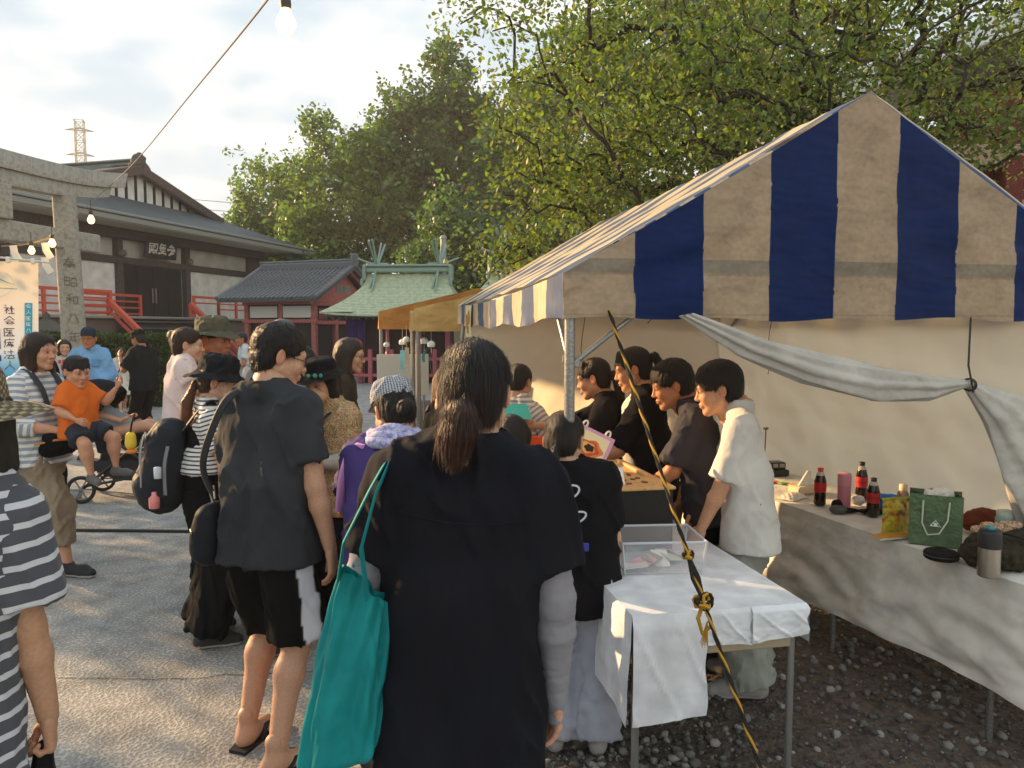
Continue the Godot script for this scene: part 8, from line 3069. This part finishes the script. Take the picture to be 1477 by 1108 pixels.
	person("small child with black bobbed hair beside the orange board", -0.03, 3.3, -14.0, 1.24, {
		"cell": 0.016, "hs": 0.92, "lean": 8.0, "pitch": 22.0, "yaw": -10.0, "top": {"mat": cloth("2a2226"), "hem": 0.45}, "bottom": {"mat": cloth("34343c"), "hem": 1.9}, "hair": {"style": "bob", "strands": 1600}})

func crowd_mid() -> void:
	# mother walking with the boy
	var b := person("woman with brown bob, striped top and beige trousers, carrying a boy", -3.2, 5.0, -98.0, 1.635, {
		"cell": 0.0135, "lean": -1.0, "pitch": 2.0, "yaw": -4.0, "skin": lin("d0a184"), "w": 1.05, "hip": 0.522,
		"al": [Vector3(-0.25, -1, -0.1), Vector3(0.45, -0.1, -1)], "ar": [Vector3(0.3, -1, -0.15), Vector3(-0.5, -0.2, -1)],
		"ll": [Vector3(-0.08, 0.07, 0.36), 0.0, Vector3(0, 0, -1), -55.0], "lr": [Vector3(0.085, 0.0, -0.26), 0.0], "shoe_col": Color(0.015, 0.015, 0.018),
		"top": {"mat": stripe_mat("8f9caa", "d9d5cc", 0.5), "stripe": 0.042, "ease": 0.022, "hem": 0.45, "sleeve": 1.45, "sleeve_flare": 0.01, "bust": 0.9, "neck": 0.8, "cell": 0.0105},
		"bottom": {"mat": cloth("9a8a74", 0.9, 0.8), "ease": 0.028, "loose": 1.2, "hem": 1.62, "hem_r": 0.062, "amp": 0.012, "freq": Vector3(10, 5, 10), "cell": 0.011},
		"hair": {"style": "bob", "vol": 0.006, "col": Color(0.035, 0.016, 0.008), "tip": Color(0.12, 0.045, 0.015), "strands": 3500, "line": 0.014, "strand_len": 0.05}})
	for g in [0, 1]:
		var x := -1.0 if g == 0 else 1.0
		belt("carrier_strap", b, mat("32343c", 0.8), [b.shc + b.ri * x * 0.08 - b.fw * 0.13 - b.u * 0.12, b.shc + b.ri * x * 0.095 + b.u * 0.055, b.shc + b.ri * x * 0.09 + b.fw * 0.115 - b.u * 0.06, b.shc + b.ri * x * 0.075 + b.fw * 0.15 - b.u * 0.22], 0.026, 0.3)
	var hs := thing("hip_seat", "black padded hip carrier seat under the boy in orange", "carrier", b.node.position, -98.0)
	var bb := Bones.new()
	bb.node = hs
	soft("seat_pad", bb, cloth("17181c"), [[Vector3(-0.1, 0.93, -0.2), Vector3(0.12, 0.93, -0.2), 0.06, 0.06], [Vector3(-0.08, 0.86, -0.15), Vector3(0.1, 0.86, -0.15), 0.06, 0.06]], 0.012)
	var piping := MB.new()
	piping.tube([Vector3(-0.17, 0.9, -0.12), Vector3(-0.14, 0.93, -0.27), Vector3(0.02, 0.92, -0.29), Vector3(0.16, 0.93, -0.25), Vector3(0.18, 0.9, -0.12)], [0.008], 6)
	obj("orange_piping", piping, mat("c9803f", 0.7), hs)
	var bpk := thing("grey_backpack", "grey-blue cloth bag on the walking mother's back", "bag", b.node.position, -98.0)
	bb = Bones.new()
	bb.node = bpk
	soft("pack", bb, cloth("3a3d46"), [[Vector3(-0.03, 1.15, 0.2), Vector3(-0.03, 0.92, 0.22), 0.1, 0.12]], 0.014)
	# the boy in orange
	var sk := lin("cf9d7e")
	b = person("toddler boy in an orange T-shirt carried on the walking woman's hip", -2.88, 4.93, -112.0, 0.86, {
		"cat": "boy", "y": 0.62, "cell": 0.011, "hs": 0.86, "w": 1.25, "hip": 0.46, "lean": -6.0, "pitch": 10.0, "yaw": -10.0, "skin": sk, "hand_scale": 1.05,
		"al": [Vector3(-0.5, -0.6, -0.6), Vector3(-0.3, 0.9, -0.6)], "ar": [Vector3(0.5, -1, -0.2), Vector3(-0.3, -0.5, -1)],
		"ll": [Vector3(-0.085, 0.06, -0.235), 15.0, Vector3(-0.35, 1, -0.6), 0.0], "lr": [Vector3(0.1, 0.04, -0.235), -15.0, Vector3(0.35, 1, -0.6), 0.0], "shoe_col": Color(0.12, 0.11, 0.11), "sole_col": Color(0.14, 0.13, 0.12), "foot_scale": 1.15,
		"top": {"mat": cloth("e8742c", 0.85, 0.6), "ease": 0.016, "hem": 0.42, "sleeve": 0.8, "sleeve_flare": 0.012, "amp": 0.005},
		"bottom": {"mat": cloth("3a3f4a"), "kind": "shorts", "hem": 0.75, "ease": 0.016}, "hair": {"style": "short", "bangs": 0.035, "strands": 1600, "strand_len": 0.03}})
	# man in the bucket hat with the little girl
	b = person("man in a khaki bucket hat holding a small girl on his arm", -1.9, 4.65, -106.0, 1.715, {
		"cell": 0.0145, "lean": 0.0, "pitch": 4.0, "yaw": 6.0, "w": 1.08, "skin": lin("b57d60"),
		"al": [Vector3(-0.3, -1, -0.1), Vector3(0.3, 0.2, -1)], "ar": [Vector3(0.35, -1, -0.2), Vector3(-0.7, 0.1, -0.9)],
		"top": {"mat": cloth("33363a"), "ease": 0.022, "hem": 0.45}, "bottom": {"mat": cloth("1e2024"), "hem": 1.93},
		"hair": {"style": "short", "strands": 600}, "hat": {"style": "bucket", "mat": cloth("5d5b4c", 0.9, 0.5), "brim": 0.05, "droop": 0.03, "h": 0.082, "rumple": 0.01}})
	var g2 := person("toddler girl in a pale flowered top held on the man's arm", -1.97, 4.42, -52.0, 0.88, {
		"cat": "girl", "y": 0.73, "cell": 0.012, "hs": 0.84, "w": 1.2, "lean": 2.0, "pitch": 4.0, "yaw": -16.0, "hand_scale": 1.0, "foot_scale": 1.1,
		"al": [Vector3(-0.5, -1, -0.2), Vector3(0.2, -0.6, -1)], "ar": [Vector3(0.4, -1, -0.3), Vector3(-0.2, -0.3, -1)],
		"ll": [Vector3(-0.11, 0.05, -0.06), 10.0, Vector3(-0.5, 0.5, -1), 0.0], "lr": [Vector3(0.12, 0.07, -0.12), -10.0, Vector3(0.4, 0.6, -1), 0.0], "shoe_col": Color(0.55, 0.48, 0.38), "sole_col": Color(0.6, 0.55, 0.48),
		"top": {"mat": M.flower, "ease": 0.022, "hem": 0.34, "flare": 0.025, "sleeve": 0.7, "sleeve_flare": 0.016, "amp": 0.008}, "bottom": {"mat": cloth("cfc8bd"), "kind": "shorts", "hem": 0.8},
		"hair": {"style": "bun", "tie": Vector3(-0.03, 0.06, 0.08), "col": Color(0.06, 0.028, 0.012), "strands": 1500, "amp": 0.005}})
	var ch := thing("chick_toy", "yellow and orange chick toy dangling beside the small girl", "toy", at3(-2.22, 4.3, 0.985))
	var bt := Bones.new()
	bt.node = ch
	soft("body", bt, mat("e2c23a", 0.7), [[Vector3(0, 0, 0), Vector3(0.032, 0.035, 0.03)], [Vector3(0, 0.045, 0), Vector3(0.028, 0.026, 0.026)]], 0.006, 0.0)
	soft("feet", bt, mat("dc8434", 0.7), [[Vector3(-0.014, -0.045, -0.005), Vector3(0.018, 0.012, 0.024)], [Vector3(0.018, -0.045, -0.005), Vector3(0.018, 0.012, 0.024)]], 0.006, 0.0)
	belt("cord", bt, mat("26262a", 0.8), [Vector3(0, 0.06, 0), Vector3(0.02, 0.12, 0.02), Vector3(0.06, 0.18, 0.06)], 0.006, 1.0)
	# behind the grey T-shirt
	person("grey-haired man in glasses showing above the grey-shirted man's head", -1.40, 4.5, -150.0, 1.715, {"cell": 0.018, "pitch": 14.0, "yaw": 18.0, "skin": lin("c08a6c"), "top": {"mat": cloth("8a8f96")}, "bottom": {"mat": cloth("3a3c42"), "hem": 1.9}, "hair": {"style": "short", "line": 0.02, "col": Color(0.16, 0.15, 0.14), "strands": 900}, "glasses": true})
	person("brown-haired person in a teal shirt between the sun hat and the grey T-shirt", -1.26, 3.75, -58.0, 1.55, {"cell": 0.016, "pitch": 12.0, "top": {"mat": cloth("6f98a0")}, "bottom": {"mat": cloth("3a3c42"), "hem": 1.9}, "hair": {"style": "short", "col": Color(0.1, 0.04, 0.015), "strands": 900}})
	var pais := mat("ffffff", 0.85)
	tri_tex(pais, ntex(0.028, 2, ["6f3a24", "c9b58c", "8d5a34", "d8c8a0", "54603c", "a4452e"], 512, FastNoiseLite.TYPE_CELLULAR, 55), Vector3(3.2, 3.2, 3.2), M.crease, 0.5)
	b = person("woman in a brown patterned blouse, black buttoned hat and tan mask", -1.0, 4.1, 148.0, 1.475, {
		"cell": 0.0135, "pitch": 14.0, "yaw": 12.0, "lean": 3.0, "w": 1.05, "al": [Vector3(-0.25, -1, -0.1), Vector3(0.5, 0.1, -1)], "ar": [Vector3(0.3, -1, -0.1), Vector3(-0.6, 0.1, -1)],
		"top": {"mat": pais, "ease": 0.028, "hem": 0.42, "sleeve": 1.15, "sleeve_flare": 0.02, "neck": 0.6}, "bottom": {"mat": cloth("17171a"), "hem": 1.93, "ease": 0.02},
		"hair": {"style": "bob", "strands": 900}, "hat": {"style": "bucket", "mat": cloth("1a1c20", 0.85, 0.3), "brim": 0.055, "droop": 0.012, "h": 0.08, "rumple": 0.004, "band": mat("101114", 0.8)}, "mask": mat("c9a57c", 0.9)})
	arm_cover(b, 1, cloth("b9b1a8"), 0.9)
	arm_cover(b, 0, cloth("b9b1a8"), 0.9)
	belt("bag_strap", b, mat("17181a", 0.6), [b.sh[0] + b.u * 0.06 - b.ri * -0.02, b.shc + b.fw * 0.12 - b.u * 0.06 - b.ri * 0.05, b.pel + b.fw * 0.15 + b.u * 0.12 + b.ri * 0.07, b.pel + b.fw * 0.1 + b.ri * 0.17], 0.017, 0.25)
	var bt2 := MB.new()
	bt2.xf = b.hx
	for q in [[-0.045, 0.075, -0.105, 0.013], [-0.012, 0.078, -0.118, 0.011], [-0.068, 0.07, -0.085, 0.012]]:
		bt2.lathe([Vector2(0, 0.006), Vector2(q[3], 0.004), Vector2(q[3], 0.0)], Vector3(q[0], q[1], q[2]), 12, Basis(Vector3.RIGHT, -PI / 2))
	obj("hat_buttons", bt2, mat("4fa08c", 0.4), b.node)
	person("woman with glasses and dark hair behind the black hat, looking right", -1.2, 5.2, -84.0, 1.59, {"cell": 0.018, "pitch": 8.0, "yaw": -4.0, "top": {"mat": cloth("4a4038")}, "bottom": {"mat": cloth("2c2c30"), "hem": 1.9}, "hair": {"style": "bob", "col": Color(0.05, 0.024, 0.012), "strands": 900}, "glasses": true})
	person("person in a pink top half hidden behind the black-hatted woman", -1.37, 5.0, 142.0, 1.54, {"cell": 0.018, "pitch": 10.0, "top": {"mat": cloth("d59a96")}, "bottom": {"mat": cloth("3a3a40"), "hem": 1.9}, "hair": {"style": "bob", "strands": 500}})
	person("woman with orange-brown hair and black top behind the foreground woman", -0.44, 4.3, -58.0, 1.44, {"cell": 0.016, "pitch": 14.0, "lean": 6.0, "top": {"mat": cloth("15161a"), "sleeve": 0.0, "neck": 1.4, "hem": 0.46}, "bottom": {"mat": cloth("2c2c30"), "hem": 1.9}, "hair": {"style": "bob", "col": Color(0.16, 0.05, 0.018), "strands": 900}})
	person("person in a striped T-shirt reaching to the table behind the foreground woman", 0.0, 4.75, -30.0, 1.42, {"cell": 0.016, "pitch": 18.0, "lean": 6.0, "ar": [Vector3(0.7, -0.8, -0.1), Vector3(0.4, -0.8, -0.5)], "top": {"mat": stripe_mat("9c9792", "dad5c8", 0.5), "stripe": 0.03, "ease": 0.02, "sleeve": 0.85, "sleeve_flare": 0.012}, "bottom": {"mat": cloth("2c2c30"), "hem": 1.9}, "hair": {"style": "short", "strands": 300}})
	# pusher of the stroller, mostly hidden by the mother
	person("person in black pushing the stroller, mostly hidden behind the walking mother", -4.6, 7.25, -85.0, 1.6, {"cell": 0.02, "far": true, "al": [Vector3(-0.2, -1, -0.3), Vector3(0, -0.3, -1)], "ar": [Vector3(0.2, -1, -0.3), Vector3(0, -0.3, -1)], "ll": [Vector3(-0.08, 0, 0.2), 0.0], "lr": [Vector3(0.08, 0, -0.2), 0.0], "shoe_col": Color(0.35, 0.34, 0.33), "top": {"mat": cloth("24262c")}, "bottom": {"mat": cloth("1d1e22"), "hem": 1.9}, "hair": {"style": "short"}})

func crowd_far() -> void:
	M.flower = mat("ffffff", 0.9)
	tri_tex(M.flower, ntex(0.05, 2, ["d8c3c0", "d2bcb8", "dccac5", "6d6672"], 256, FastNoiseLite.TYPE_CELLULAR, 33, [0.0, 0.4, 0.72, 0.9]), Vector3(4, 4, 4))
	var b := person("guard in a light blue uniform shirt and dark peaked cap", -5.32, 9.4, -160.0, 1.665, {
		"cell": 0.017, "w": 1.12, "pitch": 4.0, "yaw": -6.0, "skin": lin("b9815f"), "al": [Vector3(-0.35, -1, -0.15), Vector3(0.75, -0.35, -0.8)], "ar": [Vector3(0.35, -1, -0.15), Vector3(-0.75, -0.35, -0.8)],
		"top": {"mat": cloth("7db0e0", 0.8, 0.8), "ease": 0.024, "hem": 0.52, "sleeve": 1.8, "amp": 0.011}, "bottom": {"mat": cloth("1d2836"), "hem": 1.92, "ease": 0.02}, "hair": {"style": "short"},
		"hat": {"style": "cap", "mat": cloth("2d3a48", 0.8, 0.2), "rumple": 0.003, "visor": 0.04, "y": 0.045}, "glasses": true})
	belt("belt", b, mat("1a1a1c", 0.5), [b.pel + b.u * 0.02 + b.ri * -0.16, b.pel + b.u * 0.02 + b.fw * 0.14, b.pel + b.u * 0.02 + b.ri * 0.16, b.pel + b.u * 0.02 - b.fw * 0.14, b.pel + b.u * 0.02 + b.ri * -0.16], 0.02, 0.4)
	var bd := MB.new()
	for g in [-1.0, 1.0]:
		bd.box(b.shc - b.u * 0.13 + b.ri * g * 0.075 + b.fw * 0.125, Vector3(0.085, 0.1, 0.02), Basis(), 0.006)
	obj("chest_pocket", bd, cloth("6fa3d6"), b.node)
	bd = MB.new()
	for g in [-1.0, 1.0]:
		bd.box(b.shc + b.u * 0.045 + b.ri * g * 0.1, Vector3(0.1, 0.012, 0.05), Basis(Vector3.FORWARD, g * 0.3), 0.004)
	obj("shoulder_tab", bd, mat("5f93c8", 0.8), b.node)
	bd = MB.new()
	for g in [-1.0, 1.0]:
		bd.prism([Vector2(0, 0.03), Vector2(g * 0.065, 0.01), Vector2(g * 0.05, -0.045), Vector2(0, 0.0)], 0.01, Transform3D(Basis(b.ri, b.u, -b.fw), b.nb + b.fw * 0.07))
	obj("collar", bd, cloth("86b8e6"), b.node)
	person("girl in a white T-shirt with red lettering behind the guard", -6.62, 11.0, -140.0, 1.5, {"cell": 0.022, "far": true, "top": {"mat": cloth("d8d6d0"), "ease": 0.024}, "bottom": {"mat": cloth("5a5c64"), "hem": 1.9}, "hair": {"style": "long"}})
	var rl := MB.new()
	rl.xf = Transform3D(Basis(Vector3.UP, deg_to_rad(40.0)), Vector3.ZERO)
	rl.xf = Transform3D(Basis.from_euler(Vector3(0, deg_to_rad(40.0), 0)), at3(-6.62, 11.0) + Vector3(sin(deg_to_rad(40.0)), 0, cos(deg_to_rad(40.0))) * 0.135)
	var parent: Node3D = get_node("person_%03d" % (used["person"]))
	rl.xf = parent.transform.affine_inverse() * rl.xf
	for i in 4:
		rl.box(Vector3(-0.075 + i * 0.05, 1.18, 0), Vector3(0.034, 0.05, 0.012))
	for i in 2:
		rl.box(Vector3(-0.035 + i * 0.07, 1.09, 0), Vector3(0.05, 0.075, 0.012))
	obj("red_lettering", rl, mat("c0444a", 0.8), parent)
	b = person("girl in a white top and skirt with a crossbody bag, walking away by the hedge", -7.62, 14.5, 34.0, 1.27, {
		"cat": "girl", "cell": 0.02, "far": true, "hs": 0.95, "ll": [Vector3(-0.05, 0, 0.16), 0.0], "lr": [Vector3(0.05, 0, -0.16), 0.0], "shoe_col": Color(0.5, 0.48, 0.45),
		"top": {"mat": cloth("dcd9cc"), "ease": 0.024, "hem": 0.5, "sleeve": 0.9}, "bottom": {"kind": "skirt", "mat": cloth("e0ddd2"), "hem": 0.3, "hem_r": 0.17}, "hair": {"style": "pony", "len": 0.2}})
	belt("bag_strap", b, mat("2d2c2c", 0.7), [b.sh[1] + b.u * 0.05, b.shc - b.fw * 0.13 - b.u * 0.12 , b.pel - b.fw * 0.12 - b.ri * 0.1 + b.u * 0.1, b.pel - b.ri * 0.18], 0.014, 0.3)
	soft("crossbody_bag", b, cloth("332c34"), [[b.pel - b.ri * 0.2 + b.u * 0.04, Vector3(0.06, 0.08, 0.09)]], 0.02)
	person("man in black with a peaked cap, hand raised to his face", -5.3, 10.7, 72.0, 1.635, {"cell": 0.018, "far": true, "pitch": 16.0, "skin": lin("b17e5f"), "al": [Vector3(-0.3, -1, -0.5), Vector3(0.5, 1.2, -0.9)], "ar": [Vector3(0.2, -1, 0.05), Vector3(0.0, -1, -0.1)],
		"top": {"mat": cloth("22272b"), "ease": 0.03, "hem": 0.46, "sleeve": 0.85, "sleeve_flare": 0.02}, "bottom": {"mat": cloth("1a1b20"), "hem": 1.9, "hem_r": 0.05}, "shoe_col": Color(0.1, 0.1, 0.1), "sole_col": Color(0.6, 0.6, 0.6), "hair": {"style": "short"}, "hat": {"style": "cap", "mat": cloth("25282a"), "visor": 0.075}})
	person("man in a white T-shirt in front of the red house", -4.72, 13.2, 122.0, 1.6, {"cell": 0.024, "far": true, "skin": lin("b17e5f"), "al": [Vector3(-0.3, -1, -0.3), Vector3(0.4, 0.0, -1)], "top": {"mat": cloth("cfd6da"), "ease": 0.024}, "bottom": {"mat": cloth("2f3036"), "hem": 1.9}, "hair": {"style": "short"}})
	person("dark-haired child in navy in front of the man in white", -4.95, 12.9, 100.0, 1.22, {"cat": "child", "cell": 0.024, "far": true, "hs": 0.92, "top": {"mat": cloth("2d3645")}, "bottom": {"mat": cloth("3a3c44"), "hem": 1.9}, "hair": {"style": "short", "col": Color(0.03, 0.016, 0.01)}})
	person("person in dark clothes standing at the foot of the hall stairs", -6.05, 14.8, 170.0, 1.58, {"cell": 0.026, "far": true, "top": {"mat": cloth("2a2a30")}, "bottom": {"mat": cloth("24252a"), "hem": 1.9}, "hair": {"style": "bob"}})

func stall_people() -> void:
	# boy in white
	var wt := cloth("d9d5cc", 0.85, 0.7)
	var b := person("boy in a loose white T-shirt leaning on the white table", 1.09, 3.33, 74.0, 1.53, {
		"cell": 0.0125, "lean": 8.0, "pitch": 12.0, "yaw": 6.0, "skin": lin("cf9f7c"), "neck_fw": 0.75, "w": 0.95,
		"al": [Vector3(-0.12, -1, -0.3), Vector3(0.12, -1, -0.42)], "ar": [Vector3(0.14, -1, -0.25), Vector3(-0.02, -1, -0.55)], "shoe_col": Color(0.3, 0.29, 0.27), "foot_scale": 1.1,
		"top": {"mat": wt, "ease": 0.017, "hem": 0.425, "flare": 0.018, "sleeve": 0.92, "sleeve_flare": 0.014, "amp": 0.0065, "freq": Vector3(7, 4, 7), "cell": 0.0095, "neck": 0.5},
		"bottom": {"mat": cloth("9ea297", 0.9, 0.8), "ease": 0.016, "loose": 2.2, "hem_r": 0.1, "hem": 1.97, "amp": 0.012},
		"hair": {"style": "short", "vol": 0.012, "bangs": 0.03, "col": Color(0.018, 0.01, 0.007), "strands": 5000, "strand_len": 0.024}})
	var pr := MB.new()
	for k in 1:
		var o: Vector3 = b.pel + b.ri * 0.0 + Vector3(-0.17 - 0.004 * k, 0.02, 0.02 - 0.05 * k)
		pr.box(o, Vector3(0.006, 0.1, 0.016), Basis(), 0.002)
		pr.box(o + Vector3(0, 0.06, 0), Vector3(0.007, 0.022, 0.022), Basis(), 0.004)
		pr.box(o + Vector3(0, -0.065, 0.008), Vector3(0.006, 0.05, 0.008), Basis(), 0.002)
		pr.box(o + Vector3(0, -0.065, -0.008), Vector3(0.006, 0.05, 0.008), Basis(), 0.002)
	obj("black_print", pr, mat("1a1a1c", 0.8), b.node)
	# boy in the dark polo
	b = person("boy in a dark grey-navy sports shirt leaning towards the pink board", 1.0, 3.66, 78.0, 1.53, {
		"cell": 0.0125, "lean": 14.0, "pitch": 16.0, "yaw": 8.0, "skin": lin("bd8761"), "neck_fw": 0.55,
		"al": [Vector3(-0.15, -1, -0.4), Vector3(0.2, -0.8, -0.9)], "ar": [Vector3(0.18, -1, 0.05), Vector3(0.0, -1, -0.3)],
		"top": {"mat": cloth("3a3a42", 0.7, 0.6), "ease": 0.02, "hem": 0.45, "sleeve": 0.9, "sleeve_flare": 0.014, "amp": 0.011, "freq": Vector3(8, 4, 8), "cell": 0.0095},
		"bottom": {"mat": cloth("1a1b22"), "hem": 1.9, "ease": 0.02}, "hair": {"style": "short", "vol": 0.01, "bangs": 0.018, "strands": 5000, "strand_len": 0.024, "amp": 0.006}})
	var lg := MB.new()
	lg.lathe([Vector2(0, 0.004), Vector2(0.02, 0.003), Vector2(0.021, 0.0)], b.sh[1] - b.fw * 0.055 + b.u * 0.0 + b.ri * 0.035, 12, Basis(Vector3.FORWARD, -PI / 2))
	obj("green_badge", lg, mat("8fc43a", 0.6), b.node)
	# girl with the apron
	b = person("girl with a high ponytail in black with a white apron bearing a small badge", 0.79, 4.05, 74.0, 1.56, {
		"cell": 0.0135, "lean": 8.0, "pitch": 14.0, "yaw": 6.0, "skin": lin("c59470"), "al": [Vector3(-0.2, -1, -0.5), Vector3(0.1, -0.4, -1)], "ar": [Vector3(0.25, -1, -0.3), Vector3(-0.1, -0.6, -1)],
		"top": {"mat": cloth("15151a"), "ease": 0.02, "hem": 0.45, "sleeve": 0.95, "sleeve_flare": 0.01}, "bottom": {"mat": cloth("25262c"), "hem": 1.9},
		"hair": {"style": "pony", "tie": Vector3(0, 0.045, 0.11), "len": 0.2, "bangs": 0.02, "strands": 2500}})
	var S := Solid.new()
	S.h = 0.011
	for g in [-1.0, 1.0]:
		S.cap(b.pel - Vector3(0, 0.2, 0) + b.ri * g * 0.05 + b.fw * 0.05, b.shc - b.u * 0.07 + b.ri * g * 0.055 + b.fw * 0.025, 0.13, 0.108, 0.04, 0, b.fw, 1.1)
	S.amp = 0.008
	later("apron", [S], cloth("d6d0c2", 0.85, 0.6), b.node)
	var bg := MB.new()
	var bo: Vector3 = b.shc - b.u * 0.2 + b.fw * 0.12 + b.ri * 0.05
	bg.xf = Transform3D(Basis(b.ri, b.u, -b.fw), bo)
	bg.prism([Vector2(-0.04, 0.02), Vector2(-0.035, 0.055), Vector2(0.0, 0.045), Vector2(0.035, 0.06), Vector2(0.04, 0.02), Vector2(0.035, -0.03), Vector2(-0.035, -0.03)], 0.012)
	var bgo := obj("black_badge", bg, mat("1d1d1d", 0.8), b.node)
	bg = MB.new()
	bg.xf = Transform3D(Basis(b.ri, b.u, -b.fw), bo)
	bg.box(Vector3(0, -0.055, 0), Vector3(0.08, 0.04, 0.012), Basis(), 0.004)
	obj("green_patch", bg, mat("4a7a3c", 0.8), bgo)
	# girl with bangs reaching out
	person("girl with fringe and ponytail in a black T-shirt, arm stretched out to the left", 0.62, 4.32, 80.0, 1.49, {
		"cell": 0.0135, "lean": 10.0, "pitch": 14.0, "yaw": -8.0, "skin": lin("cb9a78"), "al": [Vector3(-0.3, -1, -0.4), Vector3(0.0, -0.5, -1)], "ar": [Vector3(-0.05, -0.62, -1), Vector3(-0.05, 0.05, -1)],
		"top": {"mat": cloth("19191d"), "ease": 0.022, "hem": 0.45, "sleeve": 0.9, "sleeve_flare": 0.012}, "bottom": {"mat": cloth("25262c"), "hem": 1.9},
		"hair": {"style": "pony", "tie": Vector3(0, 0.0, 0.1), "len": 0.22, "bangs": 0.028, "strands": 2500, "tip": Color(0.04, 0.02, 0.01)}})
